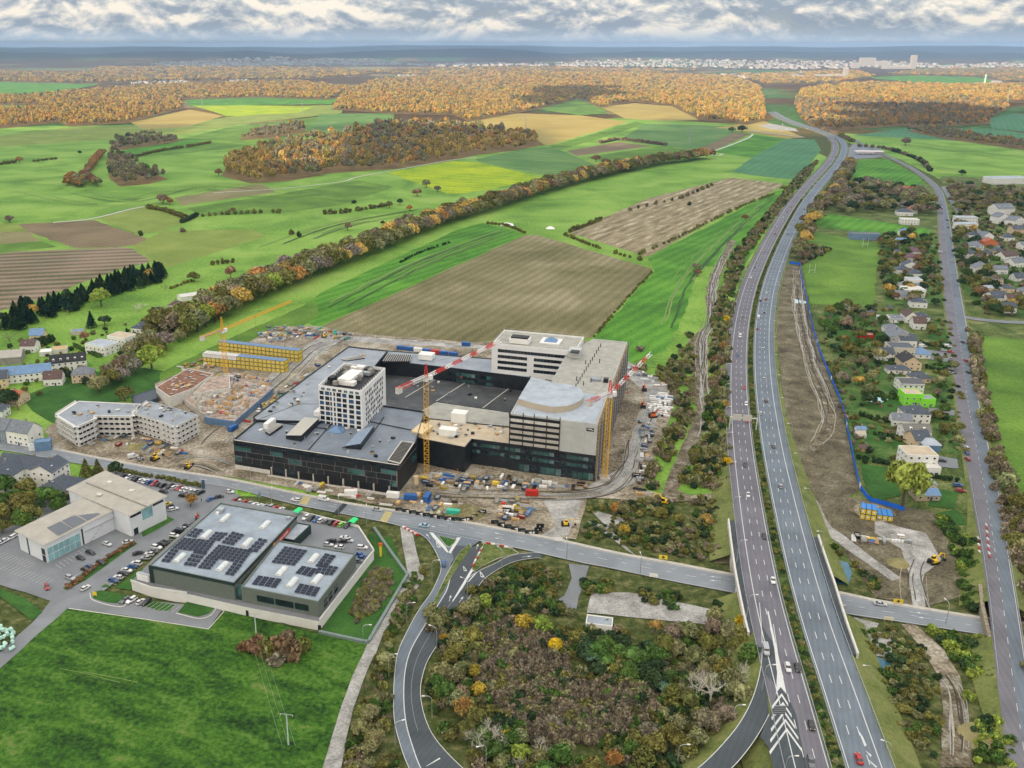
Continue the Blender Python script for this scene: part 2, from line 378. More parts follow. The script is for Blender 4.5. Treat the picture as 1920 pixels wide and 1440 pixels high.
def asphalt(name,c,rows=None):
 return gmat(name,[tuple(x*.72 for x in c),c,tuple(x*1.3 for x in c)],.06,2.2,rows=rows,rowamp=.4,bump=.15,rough=.75,contrast=.22,finew=.35)
a_purple = asphalt('asphalt_purplish',(.14,.138,.165),rows=(76,1.8))
a_blue = asphalt('asphalt_bluish',(.135,.165,.20),rows=(72,1.8))
a_main = asphalt('asphalt_main',(.20,.225,.255),rows=(-17,1.8))
a_dark = asphalt('asphalt_dark',(.065,.078,.09),rows=(60,1.8))
a_mid = asphalt('asphalt_mid',(.185,.20,.22))
a_old = asphalt('asphalt_old',(.15,.15,.175),rows=(80,2))
m_white = mat('road_paint',(.55,.57,.58),.6,var=.18,scale=3)
m_yellowp = mat('yellow_road_paint',(.62,.50,.12),.6,var=.2,scale=2)
m_conc = mat('concrete',(.42,.40,.36),.85,var=.2,scale=.5,bump=.1)
m_concl = mat('concrete_pale',(.56,.55,.52),.85,var=.15,scale=.6)
m_concd = mat('concrete_dark',(.25,.24,.22),.85,var=.25,scale=.4)
m_galv = mat('galvanised_steel',(.42,.45,.47),.4,.6,var=.1)
m_black = mat('black_metal',(.02,.022,.025),.5,.2,var=.2)
m_glass = mat('dark_glass',(.012,.022,.032),.08,0,.8,var=.5,scale=.15)
m_glassg = mat('green_glass',(.035,.10,.095),.12,0,.8,var=.6,scale=.12)
m_water = mat('pond_water',(.035,.12,.18),.06,0,.6,var=.25,scale=.2)
m_wall = mat('white_render',(.72,.72,.70),.8,var=.07,scale=.3)
# fields, back to front (photo pixels)
def S(name,P,m,**k): return sheet(name,P,m,**k)
S('meadow',[(-250,245),(130,236),(700,232),(880,229),(1180,222),(1440,236),(1560,300),(1400,500),(1380,700),(1385,930),(600,930),(-250,930)],g_mid)
S('meadow',[(1530,246),(1700,258),(2150,288),(2150,345),(1760,335),(1690,300),(1610,275),(1560,256)],g_mid)
S('meadow',[(1560,285),(1640,285),(1760,345),(1765,420),(1790,560),(1850,960),(1840,1110),(1400,1060),(1385,700),(1480,400)],g_scrub)
S('meadow',[(1765,330),(2150,345),(2150,1440),(1900,1440),(1780,600)],g_scrub)
for P,m in [
 ([(-60,152),(190,157),(120,172),(-60,184)],g_bright),([(-60,199),(60,198),(55,206),(-60,207)],g_mid),
 ([(120,240),(350,232),(560,200),(650,196),(640,213),(460,232),(350,252),(200,262),(-60,280),(-60,262)],g_olive),
 ([(360,199),(470,198),(590,200),(560,212),(425,219),(400,210)],g_yellow),
 ([(245,230),(355,206),(420,218),(350,238),(270,243)],g_gold),
 ([(350,188),(480,183),(640,186),(620,196),(470,198),(355,199)],g_bright),
 ([(350,258),(430,238),(575,222),(640,215),(740,217),(735,235),(560,262),(330,290),(215,300),(230,284)],g_green),
 ([(-60,300),(150,290),(230,300),(240,350),(200,400),(-60,410)],g_mid),
 ([(217,285),(330,262),(396,263),(300,281),(240,297)],g_bright),
 ([(600,214),(740,213),(730,232),(640,246),(570,258)],g_stripe),
 ([(0,434),(52,435),(78,452),(0,459)],g_tan),([(-60,420),(34,420),(52,435),(-60,434)],g_olive),
 ([(34,420),(177,413),(294,453.5),(219,464),(140.6,465),(52,435)],g_brown3),
 ([(-60,462),(78,452),(107,463),(-60,481)],g_green),
 ([(-60,484),(0,476),(26,472),(229,464),(250,466.6),(282.6,491),(221,505.6),(52,568),(-60,600)],g_rows),
 ([(250,461),(307,433),(474,430),(500,443),(312,503),(282,490)],g_olive),
 ([(180,409),(279,386),(372,407),(307,433),(260,440)],g_olive),
 ([(328,371),(490,344),(517,361),(340,385)],g_tan),
 ([(350,390),(517,365),(670,338),(740,350),(640,385),(520,400),(378,405)],g_green),
 ([(725,323),(848,302.5),(900,305),(1016,333),(925,354),(870,362),(838,363)],g_yellow),
 ([(891,299),(985,278),(1037,275.5),(1123,312),(1027,330),(900,304)],g_stripe),
 ([(1063,283),(1159.5,266),(1222,274),(1081,292.5)],g_brown3),
 ([(1100,294),(1240,274),(1330,285),(1180,316),(1150,312)],g_green),
 ([(878,228.6),(969,213),(1090,217),(1178,229),(1027,273),(1000,262)],g_gold),
 ([(1030,274),(1190,229),(1210,232),(1130,258),(1050,281)],g_green),
 ([(1125,201),(1190,194),(1260,200),(1313,226),(1240,227),(1172,223)],g_gold),
 ([(1010,206),(1085,186),(1120,190),(1138,214),(1085,217)],g_green),
 ([(1210,232),(1400,238),(1377,249),(1306,281),(1160,264)],g_stripe),
 ([(1306,281),(1377,249),(1408,251),(1329,286)],g_brown3),
 ([(1337.5,285),(1417,253),(1473,260),(1410,296)],g_bright),
 ([(1340,240),(1430,226),(1508,258),(1473,260),(1404,248)],g_gold),
 ([(1473,260.5),(1527,261.5),(1539.6,281),(1494,337.5),(1412.5,329),(1373,323),(1410,296)],g_blue),
 ([(1068,437),(1215,372),(1370,333),(1470,345),(1450,358),(1335,415),(1215,482)],g_brown2),
 ([(603,612),(985,441),(1010,441),(1225,505),(1108,634),(870,642),(640,622)],g_brown),
 ([(545,590),(610,545),(860,430),(905,418),(985,440),(600,612),(590,612)],g_bright),
 ([(1228,508),(1215,484),(1450,360),(1475,357),(1466,375),(1395,500),(1312,500),(1282,590),(1245,660),(1180,680),(1112,636)],g_bright),
 ([(1612,299),(1665,299),(1725,332),(1738,352),(1650,348),(1592,330)],g_bright),
 ([(1517,432),(1581,445),(1651,457),(1645,503.6),(1637.5,575.6),(1519,569.7),(1505,507.5)],g_green),
 ([(1532,405),(1560,402),(1745,430),(1745,443),(1640,438),(1530,425)],g_bright),
 ([(1838,630),(2000,645),(2000,1000),(1915,950),(1880,860),(1852,760)],g_green),
 ([(1860,242),(2000,255),(2000,215),(1900,214),(1850,224)],g_blue),
 ([(1600,254),(1700,240),(1860,242),(1920,250),(2050,262),(2050,275),(1760,262)],g_blue),
 ([(1620,146),(1780,140),(1850,148),(1870,158),(1740,157)],g_bright),([(1230,143),(1330,142),(1370,147),(1280,150)],g_mid),
 ([(40,745),(150,700),(270,690),(330,700),(300,730),(200,760),(110,800),(60,770)],g_lawn),
 ([(300,700),(440,630),(590,565),(600,590),(520,650),(430,670),(360,690),(300,722)],g_green)]:
 S('field',P,m)
for P in ([(1455,620),(1458,560),(1476,497),(1500,497),(1518,590),(1552,700),(1580,770),(1596,850),(1612,920),(1560,950),(1520,920),(1490,850),(1470,760)],):
 S('dirt_track',P,g_mud)
S('dirt_track',[(1491,505),(1499,505),(1503,560),(1513,620),(1532,690),(1557,760),(1561,800),(1543,830),(1524,850),(1518,845),(1536,812),(1550,790),(1546,760),(1518,690),(1500,620),(1490,560)],g_ruts)
S('meltwater',[(1488,560),(1512,566),(1511,569),(1490,569)],mat('pale_water',(.45,.62,.66),.1,0,.6,var=.1))
for P in ([(1540,600),(1690,580),(1690,650),(1560,670)],[(1560,690),(1690,668),(1690,860),(1605,870)],[(1655,445),(1752,445),(1772,570),(1660,572)],[(1740,600),(1782,602),(1812,850),(1752,850)],[(1792,425),(1835,425),(1975,520),(1975,598),(1850,588),(1805,545)]): S('lawn',P,g_gard)
# building site ground
S('site_ground',[(250,905),(100,842),(84,806),(112,786),(190,820),(300,750),(290,720),(385,680),(470,640),(520,612),(600,612),(640,622),(870,642),(1100,640),(1180,690),(1250,720),(1265,760),(1205,918),(1260,932),(1385,920),(1385,934),(1260,942),(1100,934),(1080,1012),(1000,1002),(880,978),(740,952),(560,918),(420,893)],g_dirt)
S('site_road',[(690,632),(900,648),(1120,650),(1200,690),(1252,730),(1215,820),(1190,905),(1150,925),(900,900),(1100,915),(1160,880),(1185,820),(1210,740),(1170,700),(1000,660),(640,640),(560,690),(440,790),(420,790),(520,690),(600,630)],g_gravel)
S('site_ground',[(1290,640),(1325,610),(1328,640),(1325,780),(1305,850),(1270,920),(1295,930),(1240,930),(1258,880),(1290,810),(1302,780),(1300,690)],g_ruts)
S('site_ground',[(1330,610),(1322,560),(1330,520),(1370,450),(1380,452),(1345,530),(1340,600)],g_ruts)
# hollow with the contractor's yard, east of the motorway
S('site_ground',[(1520,925),(1600,935),(1750,960),(1800,1060),(1800,1120),(1730,1140),(1640,1120),(1600,1060),(1560,1000)],g_mud)
S('gravel_yard',[(1640,975),(1690,990),(1735,1000),(1765,1050),(1728,1080),(1735,1140),(1712,1142),(1705,1080),(1690,1030),(1640,1000)],g_gravel)
S('dirt_track',[(1490,925),(1520,922),(1560,990),(1640,1050),(1690,1085),(1672,1090),(1600,1040),(1545,1000)],g_gravel)
S('dirt_track',[(1690,1172),(1712,1168),(1770,1220),(1800,1270),(1812,1340),(1820,1440),(1765,1440),(1770,1330),(1760,1270),(1730,1220)],g_dirt)
S('dirt_track',[(1760,1260),(1795,1262),(1815,1340),(1825,1440),(1762,1440),(1768,1330)],g_ruts)
S('pond',[(1556,1048),(1590,1056),(1598,1075),(1590,1098),(1570,1095),(1560,1075)],m_water)
S('pond',[(1608,1215),(1640,1230),(1672,1245),(1668,1258),(1640,1256),(1610,1246)],m_water)
S('gravel_bank',[(1600,1158),(1648,1170),(1640,1184),(1672,1192),(1672,1235),(1640,1230),(1618,1195)],g_gravel)
S('sand_heap',[(1668,1048),(1690,1046),(1702,1056),(1690,1064),(1674,1058)],g_tan)
# near meadow and verges
S('meadow',[(-40,1290),(60,1200),(128,1141),(262,1160),(391,1180),(421,1145),(610,1192),(690,1206),(640,1330),(600,1560),(-200,1560),(-200,1440)],g_near)
S('lawn',[(430,1140),(600,1188),(700,1032),(690,1000),(735,1010),(762,1075),(716,1155),(690,1208),(600,1190)],g_lawn)
S('gravel_track',[(750,990),(772,992),(782,1040),(795,1085),(766,1125),(720,1185),(692,1250),(662,1330),(640,1440),(630,1500),(595,1500),(605,1440),(640,1325),(672,1245),(700,1180),(745,1110),(765,1080),(758,1040)],g_gravel)
S('gravel_yard',[(1110,1110),(1180,1112),(1340,1145),(1360,1175),(1250,1165),(1100,1150)],g_gravel)
S('gravel_yard',[(1195,1045),(1105,955),(1175,975),(1150,990),(1100,978)],g_gravel)
S('gravel_yard',[(1018,940),(1085,930),(1092,935),(1065,1005),(1010,1008),(1045,985)],g_gravel)
S('paved_path',[(1066,1058),(1105,1062),(1085,1120),(1080,1148),(1030,1134),(1058,1118),(1072,1085)],a_mid)
S('pond',[(985,1362),(1020,1358),(1072,1376),(1065,1390),(1000,1385)],mat('milky_pond',(.30,.38,.34),.15,0,.5,var=.2,scale=.4))
# car parks and side streets
S('car_park',[(-60,1000),(40,985),(120,905),(230,884),(300,897),(395,908),(445,935),(328,985),(262,1040),(200,1085),(95,1128),(-60,1075)],a_mid)
S('side_street',[(383,905),(440,915),(450,932),(420,945),(345,990),(290,1030),(225,1085),(180,1120),(420,1140),(391,1180),(262,1160),(128,1141),(60,1200),(-40,1290),(-60,1280),(60,1170),(95,1128),(200,1060),(260,1015),(320,968),(395,925)],a_mid)
for P in ([(172,1112),(190,1108),(238,1117),(232,1134),(200,1131),(176,1124)],[(268,1125),(328,1136),(318,1147),(296,1146),(270,1137)],[(342,1140),(352,1128),(404,1140),(392,1152),(372,1158),(333,1150)],[(188,1103),(198,1096),(210,1102)],[(216,1103),(268,1065),(270,1075),(245,1108)],
   [(265,1000),(310,968),(328,975),(285,1000),(268,1008)],[(118,1104),(150,1080),(250,1018),(258,1020),(160,1090),(124,1108)],[(0,1104),(50,1125),(80,1150),(60,1165),(0,1120)]):
 S('lawn',P,g_lawn)
S('side_street',[(1070,1022),(1046,1014),(1012,1008),(1018,1002),(1050,1005)],g_gravel)
# ------------------------------------------------------------------ roads
RZ = .46
def mz(y):   # motorway deck height along the valley axis
 return RZ+.5+5.6*math.exp(-((y-292)/150)**2) if y > 292 else RZ+.5+5.6*math.exp(-((y-292)/210)**2)
def Wm(px,py,f=mz,up=0.):
 z = 1.
 for _ in range(12): x,y = W(px,py,z+up); z = f(y)
 return Vector((x,y,z+up))
MT = [(1440,1511.7,1559.6,1582.5,1653),(1340,1488,1530,1553,1614),(1240,1462,1502,1520,1577),(1160,1440,1478.6,1494,1547.6),(1060,1406,1450.5,1472,1520),(960,1385,1433,1449.6,1495.5),
  (860,1377,1415,1431.5,1468),(830,1372,1411.6,1426.9,1463.3),(760,1369,1404.3,1416.7,1452.4),(690,1370,1400.6,1411.6,1445),(625,1374,1403,1412.5,1442.3),
  (560,1384,1413.3,1420.6,1447),(490,1409.7,1436,1441.8,1463.6),(420,1446,1472,1478.5,1496),(387,1469,1491,1497,1513),(360,1491,1511,1517,1534),(330,1516,1537,1543,1563),(300,1546,1566,1571,1586),(280,1557,1573,1578,1591),(265,1556,1571,1575,1586),(255,1545,1560,1563,1574),(246,1522,1538,1541,1553),(240,1500,1517,1520,1532),(234,1482,1497,1500,1511),(226,1462,1474,1477,1487),(215,1443,1452,1454,1462),(205,1434,1441,1443,1450)]
MT = [(1520,1530,1584,1607,1684)]+MT
E4 = [[] for _ in range(4)]
for r in MT:
 for k in range(4): E4[k].append(Wm(r[k+1],r[0]))
LA,LB,RA,RB = [smooth(e,7) for e in E4]
# even widths from the traced edges
LC = [(a+b)/2 for a,b in zip(LA,LB)]; RC = [(a+b)/2 for a,b in zip(RA,RB)]
MC = [(a+b)/2 for a,b in zip(LB,RA)]
def sm(L_,k=5):
 out = []
 for i in range(len(L_)):
  s_ = L_[max(0,i-k):i+k+1]; out.append(sum(s_,Vector((0,0,0)))/len(s_))
 return out
MC = sm(MC,6)
for p in MC: p.z = mz(p.y)
def off2(d):
 o = offs(MC,d)
 for p,q in zip(o,MC): p.z = q.z
 return o
# left positive = towards the west carriageway when walking away from the camera
ribbon('motorway',off2(2.1),off2(15.0),a_purple,thick=1.0)
ribbon('motorway',off2(-2.1),off2(-15.6),a_blue,thick=1.0)
def lines(base_off,name='lane_marking',dash=None,wid=.22,rng=None,mt=None,line=None,step=2.0):
 L0 = line or off2(base_off)
 A = resample(L0,step); mb = MB(); up = .05
 n = len(A)
 for i in range(n-1):
  if rng and not (rng[0] <= A[i].y <= rng[1]): continue
  if dash and (i*step) % (dash[0]+dash[1]) >= dash[0]: continue
  a,b = A[i],A[i+1]; t = Vector((b.x-a.x,b.y-a.y,0)).normalized(); q = Vector((-t.y,t.x,0))*wid/2
  mb.quad(a+q+Vector((0,0,up)),a-q+Vector((0,0,up)),b-q+Vector((0,0,up)),b+q+Vector((0,0,up)),mt or m_white)
 return mb.build(name,kind='structure')
for o_ in (2.7,12.0,-3.0,-12.4): lines(o_,wid=.28)
for o_ in (5.8,8.9,-6.2,-9.3): lines(o_,dash=(4,8),wid=.24)
# embankments
def embank(edge,side,name='embankment',run=3.0,gap=None,m=g_verge,f=None):
 A = []; B = []
 outs = []
 L_ = edge; O1 = offs(L_,side*1.0); 
 for i,p in enumerate(L_):
  hgt_ = p.z-.3; o = offs(L_[max(0,i-1):i+2],side*(1.0+hgt_*1.7))[1 if i > 0 else 0]
  A.append(Vector((p.x,p.y,p.z-.06))); B.append(Vector((o.x,o.y,.30)))
 seg = []; cur = []
 for a,b in zip(A,B):
  if gap and gap(a): 
   if len(cur) > 1: seg.append(cur)
   cur = []
  else: cur.append((a,b))
 if len(cur) > 1: seg.append(cur)
 for s_ in seg: ribbon(name,[x[0] for x in s_],[x[1] for x in s_],m)
# main road under the motorway (world line)
MR_U = [(-60,818),(30,830),(92,841),(186,860),(284,878),(420,898),(535,922),(639,943),(740,959),(823,971),(923,990),(1000,1005),(1042,1013),(1140,1035),(1183,1044),(1268,1059),(1372,1079),(1573,1113),(1636,1127),(1732,1143),(1836,1160),(1920,1172),(2050,1192)]
MR_L = [(-60,836),(30,848),(114,864),(200,877),(284,893),(400,909),(447,918),(545,944),(639,963),(745,984),(830,1000),(907,1016),(960,1026),(1006,1036),(1094,1056),(1143,1065),(1247,1087),(1372,1111),(1587,1151),(1654,1161),(1727,1172),(1847,1191),(1920,1204),(2050,1225)]
MU = resample(smooth([Wv(x,y,RZ) for x,y in MR_U],6),4); ML = resample(smooth([Wv(x,y,RZ) for x,y in MR_L],6),4)
n_ = 90
def even(L_,n):
 d = [0]
 for a,b in zip(L_,L_[1:]): d.append(d[-1]+(b-a).length)
 out = []; j = 0
 for i in range(n):
  s_ = d[-1]*i/(n-1)
  while j < len(d)-2 and d[j+1] < s_: j += 1
  out.append(L_[j].lerp(L_[j+1],(s_-d[j])/max(1e-6,d[j+1]-d[j])))
 return out
MU,ML = even(MU,n_),even(ML,n_)
ribbon('main_road',MU,ML,a_main)
def between(A,B,t): return [a.lerp(b,t) for a,b in zip(A,B)]
lines(0,line=between(MU,ML,.5),dash=(3,6),wid=.2); lines(0,line=between(MU,ML,.04),wid=.2,mt=mat('worn_paint',(.5,.5,.48),.7)); lines(0,line=between(MU,ML,.96),wid=.2,mt=mat('worn_paint',(.5,.5,.48),.7))
lines(0,line=between(MU,ML,.27),dash=(2,9),wid=.15,rng=(280,420))
def kerb(L_,side,wid=.35,h=.13,m=m_conc,name='kerb'):
 O = offs(L_,side*wid)
 return ribbon(name,[p+Vector((0,0,h)) for p in L_],[p+Vector((0,0,h)) for p in O],m,thick=.2)
kerb(MU,1,wid=1.8,m=m_conc,name='pavement')
MRC = between(MU,ML,.5)
def near_main(p,d=9.0):
 return min((Vector((p.x-q.x,p.y-q.y))).length for q in MRC) < d+3
for ln,sd in ((off2(15.0),1),(off2(-15.6),-1)): embank(ln,sd,gap=near_main)
def under_main(edge,sd):
 pass
ribbon('median_verge',[p-Vector((0,0,.12)) for p in off2(2.05)],[p-Vector((0,0,.12)) for p in off2(-2.05)],g_scrub)
# guard rails
def rail(L_,name='guard_rail',label=None,h=.75,m=m_galv,posts=True,step=4,r=.13,group='guard rails along the motorway',cat='guard rail'):
 A = resample(L_,step); root = empty(name,A[0],0,label,cat,group); mb = MB(); o = A[0]; pm = MB()
 for a,b in zip(A,A[1:]):
  t = (b-a).normalized(); mid = (a+b)/2-o; M_ = Matrix.Translation(mid+Vector((0,0,h))) @ t.to_track_quat('X','Z').to_matrix().to_4x4()
  mb.box((0,0,0),((b-a).length,.12,.32),m,M=M_)
  if posts: pm.box((a-o)+Vector((0,0,h/2-.25)),(.12,.14,h+.5),m)
 mb.build('rail',root)
 if posts: pm.build('posts',root,kind='stuff')
 return root
near = lambda L_,lo=200,hi=1500: [p for p in L_ if lo < p.y < hi]
rail(near(off2(15.2),200,1300),label='long grey guard rail on the west edge of the motorway')
rail(near(off2(-15.8),200,1300),label='long grey guard rail on the east edge of the motorway')
rail(near(off2(2.0),200,1300),label='grey guard rail on the west side of the planted median')
rail(near(off2(-2.0),200,1300),label='grey guard rail on the east side of the planted median')
# low shrubs in the median
# widened bridge decks with parapets either side
def deck(inner,px_outer,name,lab):
 out = smooth([Wm(x,y,up=1.0) for x,y in px_outer],6)
 lo,hi = out[0].y,out[-1].y; 
 inn = [p for p in inner if min(lo,hi)-1 < p.y < max(lo,hi)+1]
 if (inn[0].y < inn[-1].y) != (out[0].y < out[-1].y): inn = inn[::-1]
 a,b = even(inn,24),even(out,24)
 b = [Vector((p.x,p.y,p.z-1)) for p in b]
 ribbon('bridge_deck',[p-Vector((0,0,.06)) for p in a],[p-Vector((0,0,.06)) for p in b],a_dark,thick=.9)
 root = empty(name,b[0],0,lab,'bridge wall'); mb = MB(); o = b[0]
 for p,q in zip(b,b[1:]):
  t = (q-p); M_ = Matrix.Translation((p+q)/2-o) @ Vector((t.x,t.y,0)).to_track_quat('X','Z').to_matrix().to_4x4()
  under = near_main((p+q)/2,6)
  h = 2.2 if under else p.z+1
  mb.box((0,0,1.0-h/2),(t.length+.02,.7,h),m_concl if True else m_conc,M=M_)
 mb.build('parapet',root)
 return b
bw = deck(off2(15.0),[(1366,972),(1372,1020),(1379,1068),(1388,1115),(1397.5,1160),(1404,1185)],'bridge_parapet','pale concrete parapet wall on the west side of the motorway bridge')
be = deck(off2(-15.6),[(1534.6,1002),(1550,1048),(1566,1094),(1586,1158),(1609,1224)],'bridge_parapet','long beige parapet wall on the east side of the motorway bridge')
# abutments across the road opening
def abut(t0,sgn):
 # a concrete wall along one side of the main road from the west parapet to the east one
 A = MU if sgn > 0 else ML
 seg = [p for p in offs(A,sgn*1.9) if bw[0].x-26 < p.x < be[-1].x+30]
 xs = [p for p in seg if (W(1375,1070,6)[0] < p.x < W(1600,1130,6)[0])]
 mb = MB()
 for p,q in zip(xs,xs[1:]):
  t = q-p; M_ = Matrix.Translation((p+q)/2) @ Vector((t.x,t.y,0)).to_track_quat('X','Z').to_matrix().to_4x4()
  mb.box((0,0,2.3),(t.length+.02,.8,4.8),m_conc,M=M_)
 mb.build('bridge_abutment',kind='structure')
abut(0,1); abut(0,-1)
# slip roads and loop
def trace(P,z=RZ,n=None,up=0):
 return smooth([Wv(x,y,z) if not callable(z) else Wm(x,y,z) for x,y in P],6)
loopO = [(715,975),(777,996),(803,1013),(823,1047),(827,1068),(821,1085),(808,1112),(790,1137),(772,1167),(748,1217),(740.7,1255.7),(738,1303.6),(739.5,1351.5),(751.5,1399.5),(767,1440),(800,1500),(850,1560)]
loopD = [(846,1022),(850,1050),(846,1075),(836,1110),(803,1162),(772,1215),(760,1255.7),(757,1303.6),(761,1354),(772,1394.7),(788.6,1440),(822,1500),(870,1560)]
loopI = [(905,1025),(893,1068),(886,1112),(853,1155),(822,1205.4),(800.6,1241),(790,1277),(788.6,1306),(795.8,1342),(810,1375.5),(834,1406.7),(867.7,1440),(925,1490),(990,1530)]
def pair(P,Q,m,name,z=RZ+.012,n=70):
 a,b = even(trace(P,z),n),even(trace(Q,z),n); ribbon(name,a,b,m); return a,b
oa,ob = pair(loopO,[(905,1010)]+loopD[1:],a_blue,'slip_road')
da,db = pair(loopD,loopI,a_dark,'slip_road',RZ+.02)
lines(0,line=oa,wid=.2); lines(0,line=[p for p in even(trace(loopD[2:],RZ+.03),70)],wid=.3); lines(0,line=even(trace(loopI[2:],RZ+.03),70),wid=.2)
lines(0,line=[p for p in between(da,db,.45)][14:52],wid=.14,mt=mat('faded_paint',(.25,.27,.29),.7))
# right-hand branch to the main road
ba,bb = pair([(1014,1037),(1006.7,1036),(960.8,1041),(921,1060),(894,1072.5),(870,1092),(848,1126),(828,1150)],[(1016,1048),(1010.8,1045.5),(969,1051.7),(940,1064),(910.8,1083),(898,1098),(880,1122),(856,1158)],a_dark,'slip_road',RZ+.028,40)
lines(0,line=ba[:26],wid=.2); lines(0,line=bb[:30],wid=.2)
# slip road leaving the motorway and passing below the frame
def sz(y): return RZ+.02+max(0.,min(1.,(y-150)/95))*(mz(y)-RZ)
sA = [(1424,1130),(1428,1180),(1429,1225),(1424,1265),(1410,1312),(1386,1357),(1350,1401),(1309,1440),(1240,1490),(1160,1530),(1060,1560),(990,1540)]
sB = [(1450,1170),(1458,1225),(1461,1262),(1456,1300),(1444,1335),(1424,1373),(1400,1408),(1370,1442),(1310,1495),(1220,1550),(1080,1600),(960,1600)]
a = even(smooth([Wm(x,y,sz) for x,y in sA],6),60); b = even(smooth([Wm(x,y,sz) for x,y in sB],6),60)
for q in (a,b):
 for p in q: p.z -= .02
ribbon('slip_road',a,b,a_dark); lines(0,line=[p for p in a],wid=.22); lines(0,line=[p for p in b],wid=.22)
embank(a,-1)
LAYER[0] = 60
gore = [(1454,1180),(1462,1262),(1475,1300),(1493,1340),(1513,1440),(1519,1480),(1460,1480),(1440,1400),(1425,1380),(1446,1335),(1457,1299),(1460,1262)]
gp = [Wm(x,y,mz) for x,y in gore]
mb = MB(); gv = [tuple(p+Vector((0,0,-.012))) for p in gp]; mb.add(gv,[t if (Vector(gv[t[1]])-Vector(gv[t[0]])).cross(Vector(gv[t[2]])-Vector(gv[t[0]])).z > 0 else t[::-1] for t in tessellate_polygon([[Vector(v) for v in gv]])],a_dark); mb.build('slip_road',kind='structure')
def marks(polys,zf=mz,m=m_white,up=.07,name='road_marking'):
 mb = MB()
 for P in polys:
  v = [tuple((Wm(x,y,zf) if callable(zf) else Wv(x,y,zf))+Vector((0,0,up))) for x,y in P]
  for t in tessellate_polygon([[Vector(q) for q in v]]):
   f = t if (Vector(v[t[1]])-Vector(v[t[0]])).cross(Vector(v[t[2]])-Vector(v[t[0]])).z > 0 else t[::-1]
   mb.add([v[i] for i in f],[(0,1,2)],m)
 return mb.build(name,kind='structure')
chev = [[(1438.5,1146),(1441,1146),(1457,1218),(1475,1302),(1463.7,1288.5),(1455,1300),(1457,1262),(1452,1218)]]
for k,(cx_,cy_) in enumerate([(1465.5,1300),(1468,1316),(1470.5,1332.5),(1472.5,1348),(1475,1365)]):
 wl = 17+k*3.5; hl = 24+k*5
 wr = 12+k*4.0; hr = 19+k*5
 chev += [[(cx_,cy_),(cx_,cy_+5.5),(cx_-wl,cy_+hl+6),(cx_-wl-1.5,cy_+hl)],[(cx_,cy_),(cx_+wr,cy_+hr),(cx_+wr+.5,cy_+hr+6),(cx_,cy_+5.5)]]
marks(chev)
marks([[(1609,1369),(1618,1382),(1625,1398),(1621,1400)],[(1622,1407),(1634,1416),(1633,1420)],[(1625,1422),(1645,1438),(1642,1440)]])
# islands at the junction, zebra crossings, arrows, give-way triangles
def island(P,m=g_lawn,h=.14,name='traffic_island'):
 pts = [Wv(x,y,RZ+.03) for x,y in P]; mb = MB(); mb.prism(pts,RZ-.1,RZ+.03+h,m_conc)
 c = sum(pts,Vector((0,0,0)))/len(pts); inn = [p+(c-p).normalized()*.45 for p in pts]
 mb.prism(inn,RZ+.1,RZ+.03+h+.06,m); return mb.build(name,kind='structure')
island([(821,1004),(856.7,1012),(853,1019),(843,1026.7),(836,1024)],g_lawn)
island([(880.6,1019),(884,1026),(877,1037),(850,1075),(823,1124),(806,1160),(801,1160),(815,1124),(838,1075),(862,1035)],g_scrub)
island([(907.7,1018),(960,1028),(973,1037),(935,1047),(905,1061),(889,1072),(884,1068),(893,1047)],g_scrub)
marks([[(805,998),(812,999),(836,1026),(841,1036),(838,1036),(812,1008)],[(857,1008),(864,1008),(845,1038),(841,1036)],[(884,1066),(888,1068),(868,1102),(849,1128.5),(848,1127)],[(888,1078),(896,1072),(880,1090),(876,1092)]],RZ+.02)
def arrow(px,py,dx,dy,L_=4.5,zf=RZ+.02):
 p = Wm(px,py,zf) if callable(zf) else Wv(px,py,zf); q = Wm(px+dx,py+dy,zf) if callable(zf) else Wv(px+dx,py+dy,zf)
 t = (q-p); t.z = 0; t.normalize(); s_ = Vector((-t.y,t.x,0)); z = Vector((0,0,.07))
 mb = MB(); e = p+t*L_*.6
 mb.quad(p+s_*.09+z,p-s_*.09+z,e-s_*.09+z,e+s_*.09+z,m_white); mb.add([e+s_*.5+z,e-s_*.5+z,p+t*L_+z],[(0,1,2)],m_white)
 for f in range(1): pass
 mb.build('road_arrow',kind='structure')
for A_ in [(806,1010,-6,-8),(800,985,10,2),(842,1128,3,-10),(861,1130,6,-9),(1352,1090,-10,-1),(1352,1083,-10,-1),(1745,1160,-10,-1),(1740,1151,-10,-1),(893,1030,3,-8),(978,1045,8,-1),(945,1003,-10,-2),(945,1012,-10,-2)]: arrow(*A_)
def tri_mark(cx_,cy_,s_):
 w_ = 1.1
 marks([[(cx_-s_*.55,cy_-s_*.9),(cx_-s_*.3,cy_-s_*.9),(cx_+s_*.8,cy_+s_*.5),(cx_+s_*.7,cy_+s_*.7)],[(cx_-s_*.55,cy_-s_*.9),(cx_-s_*.35,cy_-s_*.7),(cx_-s_*.05,cy_+s_*.6),(cx_-s_*.2,cy_+s_*.6)],[(cx_-s_*.2,cy_+s_*.6),(cx_-s_*.05,cy_+s_*.35),(cx_+s_*.75,cy_+s_*.5),(cx_+s_*.7,cy_+s_*.7)]],RZ+.02)
for t_ in ((821,1022,7),(871,1067,6),(903,1078,7)): tri_mark(*t_)
zeb = []
for (x0,y0,x1,y1) in ((569,931,560,945),(722,959,711,978)):
 for k in range(8):
  t = k/8; a_ = (x0+(x1-x0)*t,y0+(y1-y0)*t); b_ = (a_[0]+(x1-x0)*.062,a_[1]+(y1-y0)*.062)
  zeb.append([(a_[0],a_[1]),(a_[0]+14,a_[1]+2.6),(b_[0]+14,b_[1]+2.6),(b_[0],b_[1])])
marks(zeb,RZ,m_yellowp)
